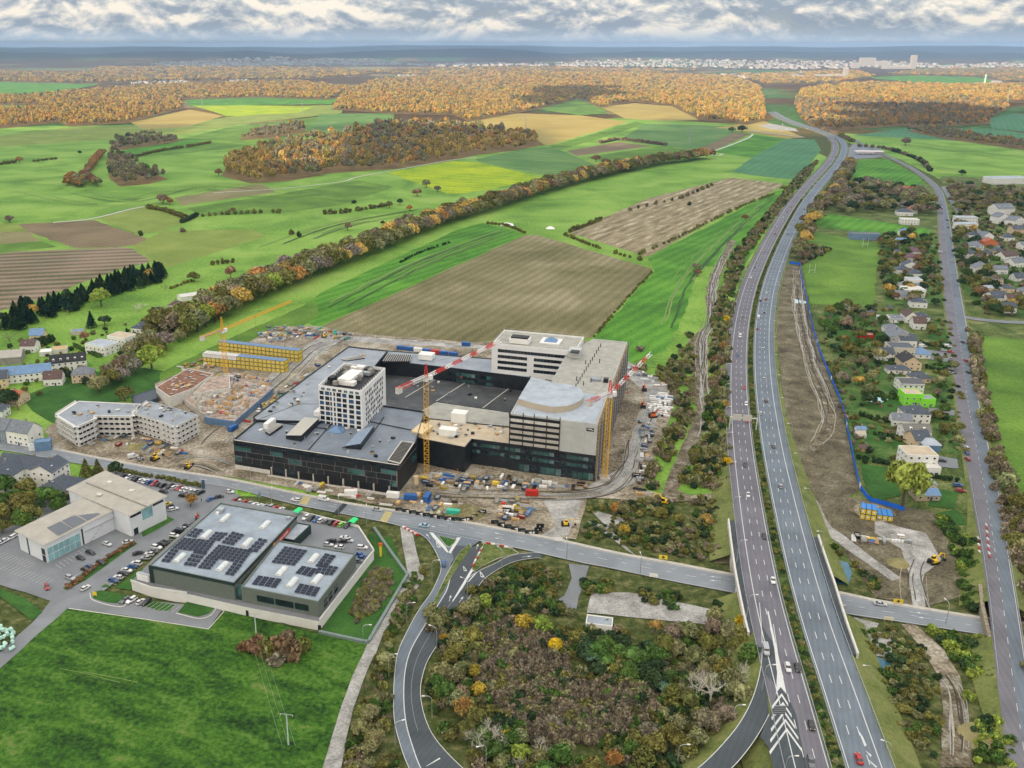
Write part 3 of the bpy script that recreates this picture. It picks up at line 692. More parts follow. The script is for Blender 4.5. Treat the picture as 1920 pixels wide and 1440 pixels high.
marks([[(643,944),(652,946),(634,965),(625,962)]],RZ,mat('tar_patch',(.03,.035,.04),.9),up=.055)
marks([[(798,1440-2),(800,1436),(824,1421),(826,1423)]],RZ+.02)
# side street kerbs at the store
for P in ([(168,1112),(172,1124),(200,1134),(232,1137),(240,1117)],[(330,1150),(372,1160),(395,1154),(408,1138)],[(391,1180),(421,1146)],[(128,1141),(262,1160),(391,1180)]):
 kerb(smooth([Wv(x,y,.42) for x,y in P],6),1,wid=.25,m=m_concl)
# village street with its shoulder
def vz(y): return RZ+4.6*math.exp(-((y-(W(1855,1150,4)[1]))/60)**2)
VS = [(1600,262,9),(1645,284,9),(1700,310,9),(1735,333,9),(1757,354,9),(1765,376,10),(1771,420,12),(1777,480,13),(1785,540,13),(1794,600,13),(1802,650,12),(1811,720,11.5),(1822,790,12),(1838,870,12),(1855,960,11.5),(1869,1050,9.5),(1884,1150,9),(1897,1250,9),(1912,1350,9),(1927,1440,9),(1945,1540,9)]
vc = smooth([Wm(x,y,vz) for x,y,_ in VS],6); vw = []
for i in range(len(VS)-1):
 for k in range(6): vw.append(VS[i][2]+(VS[i+1][2]-VS[i][2])*k/6)
vw.append(VS[-1][2])
def vo(fr):
 out = []
 for i,p in enumerate(vc):
  t = vc[min(i+1,len(vc)-1)]-vc[max(0,i-1)]; t.z = 0; t.normalize(); s_ = Vector((-t.y,t.x,0))
  out.append(p+s_*vw[i]*fr)
 return out
ribbon('village_street',vo(.5),vo(-.55),a_old,thick=.5)
def lift(L_,d): return [p+Vector((0,0,d)) for p in L_]
ribbon('village_street',lift(vo(.42),.006),lift(vo(.0),.006),a_blue)
lines(0,line=vo(.46),wid=.2); lines(0,line=vo(-.02),wid=.16,dash=(3,6))
embank(vo(.5),1,gap=lambda p: near_main(p,5)); embank(vo(-.55),-1,gap=lambda p: near_main(p,5))
# second street behind the village, roundabout arm to the east
for P,Q in (([(1768,350),(1800,400),(1850,445),(1900,478),(1960,515)],6),([(1797,592),(1830,598),(1880,603),(1960,606),(2040,612)],8)):
 c_ = smooth([Wv(x,y,.44) for x,y in P],6); ribbon('side_street',offs(c_,Q/2),offs(c_,-Q/2),a_mid)
# tracks through the fields
for P,wd in (([(1412,252),(1402,260),(1366,274),(1329,287.5),(1346,292),(1356,289)],4),([(400,362),(530,354),(640,341),(672,332),(760,316),(850,300),(895,296)],3),([(100,418),(170,411),(240,394),(270,388)],3.5),([(1404,245),(1440,250),(1508,258)],6)):
 c_ = smooth([G(x,y)+Vector((0,0,1.0 if y < 270 else .5)) for x,y in P],6); ribbon('field_track',offs(c_,wd/2),offs(c_,-wd/2),m_concl)

def ruts(P,n,spread,wd=.45,cols=None,name='wheel_track',seed=1):
 rr = random.Random(seed); c = resample(smooth([Wv(x,y,.5) for x,y in P],6),3); cols = cols or [mat('wet_rut',(.27,.28,.28),.4,var=.4,scale=.3),mat('dark_rut',(.055,.045,.033),.9,var=.3),mat('pale_rut',(.32,.29,.23),.8,var=.4,scale=.4)]
 for k in range(n):
  d = rr.uniform(-spread,spread); i0 = int(rr.uniform(0,.35)*len(c)); i1 = int(rr.uniform(.6,1)*len(c)); L_ = []
  for i in range(i0,i1):
   a,b = c[max(0,i-1)],c[min(len(c)-1,i+1)]; t = Vector((b.x-a.x,b.y-a.y,0)).normalized(); o_ = d+1.6*noise.noise((i*.12,k*3.1,seed)); L_.append(c[i]+Vector((-t.y*o_,t.x*o_,.004*k)))
  if len(L_) > 3: w_ = wd*rr.uniform(.5,1.2); ribbon(name,offs(L_,w_/2),offs(L_,-w_/2),cols[k % 3])
ruts([(1496,505),(1497,560),(1507,620),(1525,690),(1552,760),(1556,800),(1540,828),(1521,848)],14,5,.6,seed=1)
ruts([(1372,450),(1340,520),(1332,600),(1316,640),(1317,780),(1297,850),(1262,925)],16,4,.6,seed=2)
ruts([(1768,1265),(1790,1300),(1795,1370),(1797,1440)],10,4,.4,seed=3); ruts([(690,636),(600,650),(540,705),(440,792),(380,850)],12,7,.6,seed=4); ruts([(760,915),(900,925),(1100,925),(1170,890),(1195,820),(1225,750)],14,5,.5,seed=5)
ruts([(300,868),(380,862),(450,885)],8,8,.6,seed=6); ruts([(1720,1140),(1712,1080),(1730,1030)],8,5,.4,seed=7)
GR = [mat('pale_grass_line',(.16,.24,.07),.9,var=.3),mat('dark_grass_line',(.03,.075,.02),.9,var=.3),mat('mown_line',(.12,.21,.05),.9,var=.3)]
for i,(P,n,sp_) in enumerate([([(110,1255),(200,1275),(300,1290)],3,2),([(1240,620),(1300,500),(1440,370)],8,12),([(620,580),(800,490),(960,430)],10,12),([(60,350),(240,380),(400,350),(640,380)],8,40),([(500,470),(640,420),(800,390)],8,25),([(1650,300),(1800,320),(1920,325)],6,20),([(1570,255),(1700,268),(1920,300)],6,30),([(150,262),(300,256),(500,245)],6,40),([(1030,300),(1180,290),(1340,300)],7,35)]): ruts(P,n,sp_,.3 if P[0][1] > 1000 else 1.6,GR,'mowing_line',20+i)

def bays(p0,p1,n,L_,ang,m=None):
 mb = MB(); a,b = Wv(*p0,.47),Wv(*p1,.47); d = Vector((math.cos(rad(ang)),math.sin(rad(ang)),0)); s_ = Vector((-d.y,d.x,0))*.06
 for k in range(n+1): c = a.lerp(b,k/n); mb.quad(c-d*L_/2-s_,c+d*L_/2-s_,c+d*L_/2+s_,c-d*L_/2+s_,m or m_white)
 mb.build('bay_lines',kind='structure')
bays((228,894),(312,914),13,5,62); bays((314,914),(382,926),9,5,62); bays((229,1126),(330,1142),12,5,62); bays((208,1094),(355,984),26,5,-16)
for q in (((10,1062),(90,1092),12),((0,1040),(60,1060),10),((110,1062),(165,1028),8),((130,1086),(200,1044),10)): bays(*q,5,-40 if q[2] < 10 else 60)
# ------------------------------------------------------------------ building kit
m_roofg = mat('roof_membrane_grey',(.25,.285,.33),.55,var=.2,scale=.12)
m_roofd = mat('roof_membrane_dark',(.085,.10,.125),.5,var=.35,scale=.1)
m_rooff = mat('roof_felt_front',(.16,.19,.235),.45,var=.25,scale=.1)
m_court = gmat('courtyard_roof',[(.018,.02,.022),(.045,.048,.052),(.08,.085,.09),(.30,.33,.36)],.05,.25,contrast=.24,rough=.5,bump=.05)
m_roofb = mat('roof_sand',(.46,.39,.29),.9,var=.2,scale=.15)
m_roofbg = mat('roof_beige_grey',(.33,.33,.30),.9,var=.2,scale=.2)
m_roofl = mat('roof_pale_blue',(.34,.39,.45),.7,var=.2,scale=.15)
m_clad = mat('black_cladding',(.015,.020,.025),.45,.2,.5,var=.5,scale=.3)
m_joint = mat('bare_joint',(.34,.27,.25),.8,var=.2)
m_slate = mat('slate_roof',(.055,.07,.095),.5,var=.3,scale=.8)
m_slatel = mat('slate_roof_grey',(.15,.17,.20),.6,var=.25,scale=.7)
m_tileb = mat('brown_tiles',(.10,.065,.06),.75,var=.3,scale=.8)
m_tiler = mat('red_tiles',(.36,.12,.07),.8,var=.25,scale=.6)
m_store = mat('store_cladding_grey',(.14,.165,.145),.65,.1,var=.15,scale=1.5)
m_cream = mat('cream_render',(.60,.47,.32),.85,var=.08)
m_blue = mat('container_blue',(.03,.12,.36),.5,.1,var=.2,scale=.6)
m_bluel = mat('roof_sheet_blue',(.14,.24,.40),.5,.2,var=.15,scale=.5)
m_yel = mat('container_yellow',(.66,.50,.04),.5,var=.12,scale=.5)
m_red = mat('signal_red',(.45,.03,.02),.5,var=.2)
m_org = mat('machine_orange',(.62,.13,.02),.5,var=.2)
m_wood = mat('timber',(.50,.33,.16),.8,var=.25,scale=1)
m_teal = mat('tarpaulin_teal',(.04,.42,.30),.6,var=.2)
m_rust = mat('rebar_formwork',(.21,.11,.075),.85,var=.6,scale=.5)
m_lime = mat('lime_render',(.22,.68,.04),.8,var=.05)
m_solar = mat('solar_cell',(.010,.016,.035),.4,.1,.3,var=.3,scale=.4)
m_frost = mat('skylight_acrylic',(.55,.60,.62),.25,0,.6,var=.15)
m_glassv = mat('glass_lit_tint',(.10,.17,.17),.2,0,.6,var=.6,scale=.3)  # lighter pane colour stands in for lit windows, mixed among the green glass
def under(c,root):
 """keep world coordinates while parenting"""
 c.parent = root; c.matrix_parent_inverse = Matrix.Translation(-Vector(root.location)); return c
def rect(px,py,z,w_,d_,ang):
 """a rectangle centred on a photo point at height z"""
 c = Wv(px,py,z); a = rad(ang); ex = Vector((math.cos(a),math.sin(a),0)); ey = Vector((-ex.y,ex.x,0))
 return [c-ex*w_/2-ey*d_/2,c+ex*w_/2-ey*d_/2,c+ex*w_/2+ey*d_/2,c-ex*w_/2+ey*d_/2]
_win = {}
def window_mesh(w_,h,gm,fm):
 k = (round(w_,2),round(h,2),gm.name,fm.name)
 if k not in _win:
  mb = MB(); t = .09
  for bx in (((-w_/2+t/2),0,t,h),((w_/2-t/2),0,t,h),(0,h/2-t/2,w_-2*t,t),(0,-h/2+t/2,w_-2*t,t)): mb.box((bx[0],-.04,bx[1]),(bx[2],.14,bx[3]),fm)
  if w_ > 1.5: mb.box((0,-.03,0),(.07,.1,h-2*t),fm)
  mb.quad((-w_/2+t,-.02,-h/2+t),(w_/2-t,-.02,-h/2+t),(w_/2-t,-.02,h/2-t),(-w_/2+t,-.02,h/2-t),gm)
  _win[k] = mb.mesh('window')
 return _win[k]
def facade(root,A,B,z0,rows,dz,n,w_,h,gm=None,fm=None,margin=1.5,name='window',skip=None):
 """windows along the wall A->B (outside is on the right hand side when walking A->B)"""
 gm = gm or m_glass; fm = fm or m_black
 A,B = Vector((A[0],A[1],0)),Vector((B[0],B[1],0)); L_ = (B-A).length; t = (B-A)/L_; ang = math.atan2(t.y,t.x); ms = [window_mesh(w_,h,g__,fm) for g__ in ((gm,gm,m_glass,m_glassv) if gm is m_glassg else (gm,))]; q = Vector((t.y,-t.x,0))*.02
 for r in range(rows):
  for i in range(n):
   if skip and skip(r,i): continue
   s = margin+(L_-2*margin)*(i+.5)/n; p = A+t*s+q; p.z = z0+r*dz+h/2
   o = bpy.data.objects.new(name,ms[(i*7+r*3+i//3) % len(ms)]); link(o); o.location = p; o.rotation_euler = (0,0,ang); under(o,root)
def ccw(P):
 P = [Vector((p[0],p[1],0)) for p in P]
 return P if sum(P[i-1].x*P[i].y-P[i].x*P[i-1].y for i in range(len(P))) > 0 else P[::-1]
def part(mb,name,root,**k): return under(mb.build(name,**k),root)
def block(P,z0,z1,wall,roof,root,par=.5,name='wall',pm=None,inset=.45,rname='roof'):
 """walls with a parapet round a recessed flat roof"""
 P = ccw(P); n = len(P); mb = MB(); mb.prism(P,z0,z1-par,wall,wall,bottom=False)
 # parapet ring
 inn = []
 for i in range(n):
  a,b,c = P[i-1],P[i],P[(i+1) % n]; d1 = (b-a).normalized(); d2 = (c-b).normalized(); n1 = Vector((-d1.y,d1.x,0)); n2 = Vector((-d2.y,d2.x,0)); m_ = (n1+n2); 
  k = inset/max(.3,m_.length_squared/2); inn.append(b+m_*k/1.0*1.0)
 pm = pm or wall; lo,hi = z1-par,z1
 vs = [(p.x,p.y,lo) for p in P]+[(p.x,p.y,hi) for p in P]+[(p.x,p.y,hi) for p in inn]+[(p.x,p.y,lo+.02) for p in inn]
 fs = []
 for i in range(n):
  j = (i+1) % n; fs += [(i,j,n+j,n+i),(n+i,n+j,2*n+j,2*n+i),(2*n+i,2*n+j,3*n+j,3*n+i)]
 mb.add(vs,fs,pm); o = part(mb,name,root)
 rb = MB(); t = [Vector((p.x,p.y,lo+.03)) for p in inn]; tr = tessellate_polygon([t]); rb.add(t,[f if (t[f[1]]-t[f[0]]).cross(t[f[2]]-t[f[0]]).z > 0 else f[::-1] for f in tr],roof); part(rb,rname,root)
 return P
def boxat(root,name,px,py,z,d,m,ang=0.,**k):
 c = Wv(px,py,z); mb = MB(); mb.box((c.x,c.y,z+d[2]/2),d,m,rad(ang)); return part(mb,name,root,**k)
AX = -17.
# ------------------------------------------------------------------ the shopping centre
sc_root = empty('shopping_centre',(*W(437,823.5,16),0),0,'huge black clad shopping centre under construction with flat grey roofs and a dark courtyard','building')
FB = [Wv(*p,16) for p in [(437,823.5),(744,870.4),(779.4,828.8),(797,771),(722,760),(700,757),(560,757),(482,787)]]
FB[2] = FB[1]+(FB[2]-FB[1]); P = block(FB,0,16,m_clad,m_rooff,sc_root,par=.9,pm=m_clad)
LW = [Wv(*p,16.6) for p in [(480,787),(474,781),(653,649),(727,657),(700,690),(690,757),(600,790)]]
block(LW,0,16.6,m_clad,m_roofg,sc_root,par=.7)
BW = [Wv(*p,15) for p in [(700,690),(727,657),(830,671),(921,674),(925,697),(994,708),(851,690),(760,678),(718,677)]]
BWp = [Wv(*p,15) for p in [(716,677),(727,657),(921,672),(1000,680),(994,708),(851,690),(760,680)]]
block(BWp,0,15,m_clad,m_roofg,sc_root,par=.5)
mb = MB(); mb.prism([Wv(*p,6) for p in [(716,680),(760,690),(1000,720),(985,760),(960,800),(800,780),(722,770)]],0,6,m_clad,m_court); part(mb,'courtyard_roof',sc_root)
mb = MB()
for a,b in (((900,700),(818,752)),((968,718),(905,765)),((845,694),(760,745))):
 p,q = Wv(*a,6.1),Wv(*b,6.1); mb.bar(p,q,.25,m_concl)
part(mb,'expansion_joint',sc_root)
block([Wv(*p,9) for p in [(785,770),(817,752),(955,772),(958,800),(806,786)]],0,9,m_clad,m_roofbg,sc_root,par=.4)
MB_ = [Wv(*p,14) for p in [(769,818),(872,838.6),(885,823),(955,832),(958,800),(806,784)]]
block(MB_,0,14,m_clad,m_roofb,sc_root,par=.5)
# courtyard glazing
a,b = Wv(760,679,15),Wv(992,707.5,15)
facade(sc_root,a,b,10.0,1,3,24,4.0,2.6,m_glassg,m_clad,.5); facade(sc_root,a,b,6.4,1,3,24,4.0,2.0,m_glassg,m_clad,.5)
# front: rows of cladding panels with bare joints
A_,B_,C_ = Wv(437,823.5,16),Wv(744,870.4,16),Wv(779.4,828.8,16)
def panels(A,B,rows,seed,wins=()):
 rr = random.Random(seed); A,B = Vector((A.x,A.y,0)),Vector((B.x,B.y,0)); L_ = (B-A).length; t = (B-A)/L_; nrm = Vector((t.y,-t.x,0)); ang = math.atan2(t.y,t.x)
 mb = MB(); mid = (A+B)/2+nrm*.04; z0,z1 = rows[0][0],rows[-1][1]; mb.box((mid.x,mid.y,(z0+z1)/2),(L_,.1,z1-z0),m_joint,ang); part(mb,'facade_substructure',sc_root)
 for z0,z1,wmin,wmax in rows:
  s = .1
  while s < L_-.3:
   w_ = min(rr.uniform(wmin,wmax),L_-.1-s)
   if L_-.1-s-w_ < 1: w_ = L_-.1-s
   c = A+t*(s+w_/2)+nrm*.17; win = any(z0 < wz < z1 and s < ws < s+w_ for ws,wz in wins)
   mb = MB(); mb.box((c.x,c.y,(z0+z1)/2),(w_-.24,.16,z1-z0-.22),m_glassg if win else m_clad,ang); part(mb,'window' if win else 'panel',sc_root)
   s += w_
panels(A_,B_,[(4.2,7.2,2.5,9),(7.2,10.2,2.2,10),(10.2,12.8,3,12)],3,[(2,11),(2,5),(22,11),(63,8),(86,11),(86,5),(36,8)])
panels(B_,C_,[(4.2,7.2,2,6),(7.2,10.2,2,8),(10.2,12.8,3,9)],5,[(25,8)])
facade(sc_root,A_,B_,13.0,1,3,38,2.1,1.5,m_glass,m_clad,1)
facade(sc_root,B_,C_,13.0,1,3,12,2.0,1.5,m_glass,m_clad,1)
# open ground floor behind columns
t = (B_-A_).normalized(); n_out = Vector((t.y,-t.x,0))
mb = MB()
for s in (21,29,36,44,52,60,68,76,84):
 p = A_+t*s+n_out*.35; mb.box((p.x,p.y,2.0),(.7,.7,4.2),m_conc,math.atan2(t.y,t.x))
part(mb,'columns',sc_root,kind='stuff')
for s0,s1,m_,h in ((0,20,m_concl,2.2),(20,34,m_glass,3.8),(34,60,m_black,4.0),(60,88,m_concl,1.3),(20,62,m_concl,.9)):
 p = A_+t*(s0+s1)/2+n_out*(.25 if h != 1.3 and h != .9 else 2.6); mb = MB(); mb.box((p.x,p.y,h/2),(s1-s0,.4,h),m_,math.atan2(t.y,t.x)); part(mb,'base_wall',sc_root)
mb = MB()
for k,(s0,s1,z) in enumerate([(0,90,15.9),(0,90,12.9)]):
 p = A_+t*(s0+s1)/2+n_out*.3; mb.box((p.x,p.y,z),(88.6,.5,.22),m_concl if z > 15 else m_clad,math.atan2(t.y,t.x))
part(mb,'cornice',sc_root)
# roof lights, lattice, plant on the roof
def quadpts(px): return [Wv(*p,16) for p in px]
def roofpiece(name,P,z0,z1,m_,mt=None):
 mb = MB(); mb.prism(P,z0,z1,m_,mt); return part(mb,name,sc_root)
def wedge(name,P,z0,zh,m_,mt):
 """skylight box: first two corners low, last two high"""
 b = [Vector((p.x,p.y,z0)) for p in P]; tt = [Vector((p.x,p.y,z)) for p,z in zip(P,zh)]; mb = MB()
 mb.add(b+tt,[(i,(i+1) % 4,4+(i+1) % 4,4+i) for i in range(4)],m_); mb.add(tt,[(0,1,2,3)],mt)
 a,b_,c,d = tt
 for k in range(1,8):
  p,q = a.lerp(b_,k/8),d.lerp(c,k/8); mb.bar(p+Vector((0,0,.04)),q+Vector((0,0,.04)),.06,m_concl)
 for k in range(1,12):
  p,q = a.lerp(d,k/12),b_.lerp(c,k/12); mb.bar(p+Vector((0,0,.04)),q+Vector((0,0,.04)),.05,m_concl)
 return part(mb,name,sc_root)
wedge('skylight',[Wv(*p,17) for p in [(536,817),(565,822),(598,790),(570,783)]],15.2,(17.2,18.6,18.6,17.2),m_clad,mat('skylight_slats',(.42,.42,.38),.5,var=.1))
wedge('skylight',[Wv(*p,17) for p in [(646,834),(676,837),(702,802),(672,806)]],15.2,(16.2,18.4,18.4,16.4),m_clad,m_bluel)
mb = MB(); P = [Wv(*p,16) for p in [(614,808),(640,811),(650,801),(622,796)]]; apex = sum(P,Vector((0,0,0)))/4+Vector((0,0,1.9)); mb.add([(p.x,p.y,15.3) for p in P]+[tuple(apex)],[(0,1,4),(1,2,4),(2,3,4),(3,0,4)],m_bluel); part(mb,'skylight',sc_root)
# lattice deck in the corner
P = [Wv(*p,16.9) for p in [(727,862),(750,868),(776,829),(753,826)]]
mb = MB(); mb.prism(P,15.2,16.2,m_black)
for k in range(17):
 p,q = P[0].lerp(P[3],k/16),P[1].lerp(P[2],k/16); mb.bar(Vector((p.x,p.y,16.5)),Vector((q.x,q.y,16.5)),.14,m_concd)
for a,b in ((0,1),(1,2),(2,3),(3,0)): mb.bar(Vector((P[a].x,P[a].y,16.6)),Vector((P[b].x,P[b].y,16.6)),.3,m_concl)
part(mb,'roof_lattice',sc_root)
for Q in ([(497,806),(506,812),(530,795),(518,793)],[(640,672),(650,675),(684,670),(678,665)],[(718,676),(728,662),(772,664),(768,676)]):
 P = [Wv(*p,16.9) for p in Q]; mb = MB(); mb.prism(P,15.3,16.3,m_black)
 for k in range(13):
  p,q = P[0].lerp(P[3],k/12),P[1].lerp(P[2],k/12); mb.bar(Vector((p.x,p.y,16.6)),Vector((q.x,q.y,16.6)),.16,m_concl)
 part(mb,'roof_lattice',sc_root)
boxat(sc_root,'roof_cabin',506,799,15.2,(2.6,9,3),m_wall,AX+0); boxat(sc_root,'roof_cabin',800,672,15,(9,7,3.4),m_wall,AX)
boxat(sc_root,'stair_tower',862,790,13.6,(8,6,5.5),m_wall,AX); boxat(sc_root,'stair_tower',841,815,13.6,(9,5,3.6),m_wall,AX)
boxat(sc_root,'roof_cabin',600,775,16,(9,3,2.6),m_wall,73)
# ridges on the front roof
mb = MB()
for Q in (((576,846),(630,785)),((477,786),(612,804)),((692,790),(780,808)),((533,779),(575,748)),((722,762),(796,772)),((700,810),(720,782))):
 mb.bar(Wv(*Q[0],15.35),Wv(*Q[1],15.35),.3,m_clad)
part(mb,'roof_joint',sc_root)
mb = MB()
A2,B2,D2 = Wv(441,823,15.2),Wv(738,868,15.2),Wv(480,790,15.2)
for k in range(46):
 p = A2.lerp(B2,(k+.5)/46); q = p+(D2-A2)*.52; mb.bar(p+Vector((0,0,.02)),q+Vector((0,0,.02)),.07,m_roofg)
part(mb,'roof_seams',sc_root,kind='stuff')
# pale patches of insulation, pallets, vents on the roofs: things standing on it
rr = random.Random(11)
def roof_things(poly,z,n,group,seed):
 wh = group.replace('clutter ','')
 LB = ['near the western edge','left of its centre','right of its centre','near the eastern edge']
 rr = random.Random(seed); xs = [p[0] for p in poly]; ys = [p[1] for p in poly]; k = 0; tries = 0
 cols = [(m_wall,'white'),(m_concl,'pale grey'),(m_wood,'timber brown'),(m_galv,'steel grey'),(m_black,'black')]
 while k < n and tries < 2000:
  tries += 1; x,y = rr.uniform(min(xs),max(xs)),rr.uniform(min(ys),max(ys))
  if not inpoly(x,y,poly): continue
  pos = LB[min(3,int(4*(x-min(xs))/(max(xs)-min(xs)+1e-6)))]; c = Wv(x,y,z); m_,cn = rr.choice(cols); mb = MB(); a = rr.uniform(0,3); typ = rr.choice(('pallet','vent','crate'))
  if typ == 'vent': mb.bar((0,0,0),(0,0,.9),.45,m_,8); mb.bar((0,0,.9),(0,0,1.15),.65,m_galv,8); lab = f'{cn} roof vent {wh}, {pos}'
  elif typ == 'pallet':
   for i in range(4): mb.box((0,0,.15+i*.2),(rr.uniform(1.6,2.6),rr.uniform(1.0,1.6),.16),m_)
   lab = f'{cn} board stack {wh}, {pos}'
  else: mb.box((0,0,.5),(1.6,1.2,1),m_); mb.box((0,0,1.05),(1.8,1.4,.1),m_black); lab = f'{cn} lidded crate {wh}, {pos}'
  mb.build({'vent': 'roof_vent','pallet': 'board_stack','crate': 'crate'}[typ],loc=c,rz=a,label=lab,cat=typ,group=group); k += 1
roof_things([(450,822),(735,865),(760,815),(690,800),(490,792)],15.15,26,'clutter on the front roof',1)
roof_things([(590,700),(690,665),(660,655),(480,780),(560,760)],15.95,16,'clutter on the long roof strip',2)
roof_things([(780,815),(870,830),(880,815),(945,825),(945,800),(815,790)],13.55,30,'clutter on the sand coloured roof',3)
roof_things([(735,700),(800,745),(960,760),(975,725)],6.05,16,'clutter on the courtyard roof',4)
mb = MB(); P = [Wv(*p,13.55) for p in [(771,816),(792,822),(812,806),(790,800)]]; mb.prism(P,13.6,16,mat('plywood_stack',(.62,.50,.30),.8,var=.2),None); mb.build('timber_stack',label='big stack of pale timber formwork on the sand coloured roof beside the middle crane',cat='timber stack')
# white residential tower
tw = empty('residential_tower',(*W(600,790,16),0),0,'white eight storey tower block with rows of dark windows rising from the black centre','tower block')
ta = rad(-20.5); o_ = Vector(W(600,790,16.)).to_3d(); ex = Vector((math.cos(ta),math.sin(ta),0)); ey = Vector((-ex.y,ex.x,0)); ey = Vector((math.cos(rad(74.5)),math.sin(rad(74.5)),0))
wT,dT = 24.6,37.0; TP = [o_,o_+ex*wT,o_+ex*wT+ey*dT,o_+ey*dT]; ZT = 36.2
m_tow = mat('tower_render',(.70,.71,.72),.75,var=.05,scale=.3)
block(TP,12,ZT,m_tow,m_black,tw,par=1.6)
P = ccw(TP)
rows = [14.6+2.78*i for i in range(7)]
for i,z in enumerate(rows):
 if True:
  cols = [.07,.20,.285,.365,.47,.60,.755,.91]; wd = [2.3,2.3,.9,.9,2.4,2.2,2.6,2.4]
  for c_,w_ in zip(cols,wd):
   p = TP[0]+ex*wT*c_; q = Vector((ex.y,-ex.x,0))*.02; me = window_mesh(w_,1.95,m_glass if (i+int(c_*10)) % 4 else mat('blue_film_glass',(.03,.09,.22),.3,var=.2),m_black)
   o = bpy.data.objects.new('window',me); link(o); o.location = (p.x+q.x,p.y+q.y,z+1); o.rotation_euler = (0,0,ta); under(o,tw)
facade(tw,TP[0],TP[1],34.0-.2,1,3,7,2.2,1.5,m_glassg,m_tow,1)
facade(tw,TP[1],TP[2],14.8,7,2.78,11,1.1,1.8,m_glass,m_black,4.5,skip=lambda r,i: (r*5+i*3) % 7 == 0)
rr = random.Random(4)
for k in range(13):
 p = TP[0]+ex*rr.uniform(3,wT-3)+ey*rr.uniform(3,dT-4); mb = MB(); mb.box((p.x,p.y,ZT-1.2+rr.uniform(.8,1.6)),(rr.uniform(2,6),rr.uniform(1.5,5),rr.uniform(1.5,3)),rr.choice([m_galv,m_wall,m_concd,m_black]),ta); part(mb,'roof_plant',tw)
p = TP[0]+ex*12+ey*16; mb = MB(); mb.box((p.x,p.y,ZT-.2),(7,16,4),m_wall,ta); part(mb,'lift_housing',tw)
mb = MB()
for s in range(12):
 p = TP[0]+ey*(2+s*3.1)+ex*1.2; mb.box((p.x,p.y,ZT-.7),(.25,.25,1.9),m_wall,ta); p = p+ex*(wT-2.4); mb.box((p.x,p.y,ZT-.7),(.25,.25,1.9),m_wall,ta)
part(mb,'parapet_posts',tw,kind='stuff')
# office and hotel block on the right
rb = empty('office_block',(*W(954,833.4,14),0),0,'unfinished office block with blank pale panels above a black glazed base','building')
o_ = Vector(W(954,833.4,14)).to_3d(); ra_ = rad(-18.2); ex = Vector((math.cos(ra_),math.sin(ra_),0)); ey = Vector((math.cos(rad(73.5)),math.sin(rad(73.5)),0)); ZR = 30.5
WR = 43.3; F0,F1 = o_,o_+ex*WR
RBp = [F0,F1,Wv(1176,641,33),Wv(1112,635,33),Wv(1059,668,33),Wv(1034,716,31),Wv(996,709,ZR),Wv(972,748,ZR)]
bb_ = block([F0+ex*.0,F1,F1+ey*124,F0+ey*124],0,14,m_clad,m_roofd,rb,par=.3)
RT = [F0+ex*.3+ey*.3,F1-ex*.3+ey*.3,F1-ex*.3+ey*119.5,F1-ex*21+ey*121,F1-ex*43+ey*88,F0+ex*19+ey*57,F0+ex*4+ey*55,F0+ex*.3+ey*20]
RT = [F0+ex*.3+ey*.3,F1-ex*.3+ey*.3]+[Wv(1176,641,ZR),Wv(1112,635,ZR),Wv(1060,668,ZR),Wv(1034,715,ZR),Wv(996,708,ZR),Wv(972,748,ZR)]
m_bp = mat('precast_panel',(.44,.455,.45),.8,var=.1,scale=.15)
block(RT,14,ZR,m_bp,m_roofbg,rb,par=.35)
mb = MB(); RL_ = [RT[0]+ex*1+ey*1,RT[1]-ex*1+ey*1,RT[1]-ex*1+ey*38,Wv(1030,722,ZR),Wv(994,712,ZR),Wv(974,748,ZR)]
mb.prism(RL_,ZR-.3,ZR-.15,m_roofl); part(mb,'roof_screed',rb)
# curved upper deck
CU = smooth([Wv(*p,33.5) for p in [(1033,717),(1070,721.5),(1088,729),(1093.5,738),(1090,749),(1067,760),(1036,763)]],5)+[Wv(1000,756,33.5),Wv(971.5,747.5,33.5),Wv(996,707,33.5)]
mb = MB(); mb.prism(CU,ZR-.2,33.5,mat('deck_fascia',(.44,.38,.29),.8,var=.1),m_roofl); part(mb,'upper_deck',rb)
for px_ in (1057,1068,1087): boxat(rb,'window',px_,757-(px_-1057)*.35,32,(3.4,.5,1.2),m_glass,15 if px_ > 1080 else -5)
# front: skeleton floors with posts on the left part, blank panel on the right
mb = MB(); Lf = WR*.585
for z in (14.6,17.6,20.6,23.6,26.6): p = F0+ex*Lf/2-ey*.25; mb.box((p.x,p.y,z+.9),(Lf,.5,1.5),m_concl if z > 26 else m_conc,ra_)
part(mb,'spandrel_beams',rb)
mb = MB(); p = F0+ex*Lf/2-ey*.06; mb.box((p.x,p.y,22),(Lf,.3,15.5),m_black,ra_); part(mb,'window_bands',rb)
for s in (.4,7,12.5,18.8,25.2):
 p = F0+ex*s-ey*.7; mb = MB(); mb.box((p.x,p.y,22.8),(.35,.4,18.4),m_black,ra_); part(mb,'steel_post',rb)
for r_ in range(5):
 for c_ in range(3):
  p = F0+ex*(Lf+(WR-Lf)*(c_+.5)/3)-ey*.12; mb = MB(); mb.box((p.x,p.y,14.2+3.25*(r_+.5)),((WR-Lf)/3-.05,.3,3.20),m_bp,ra_); part(mb,'panel',rb)
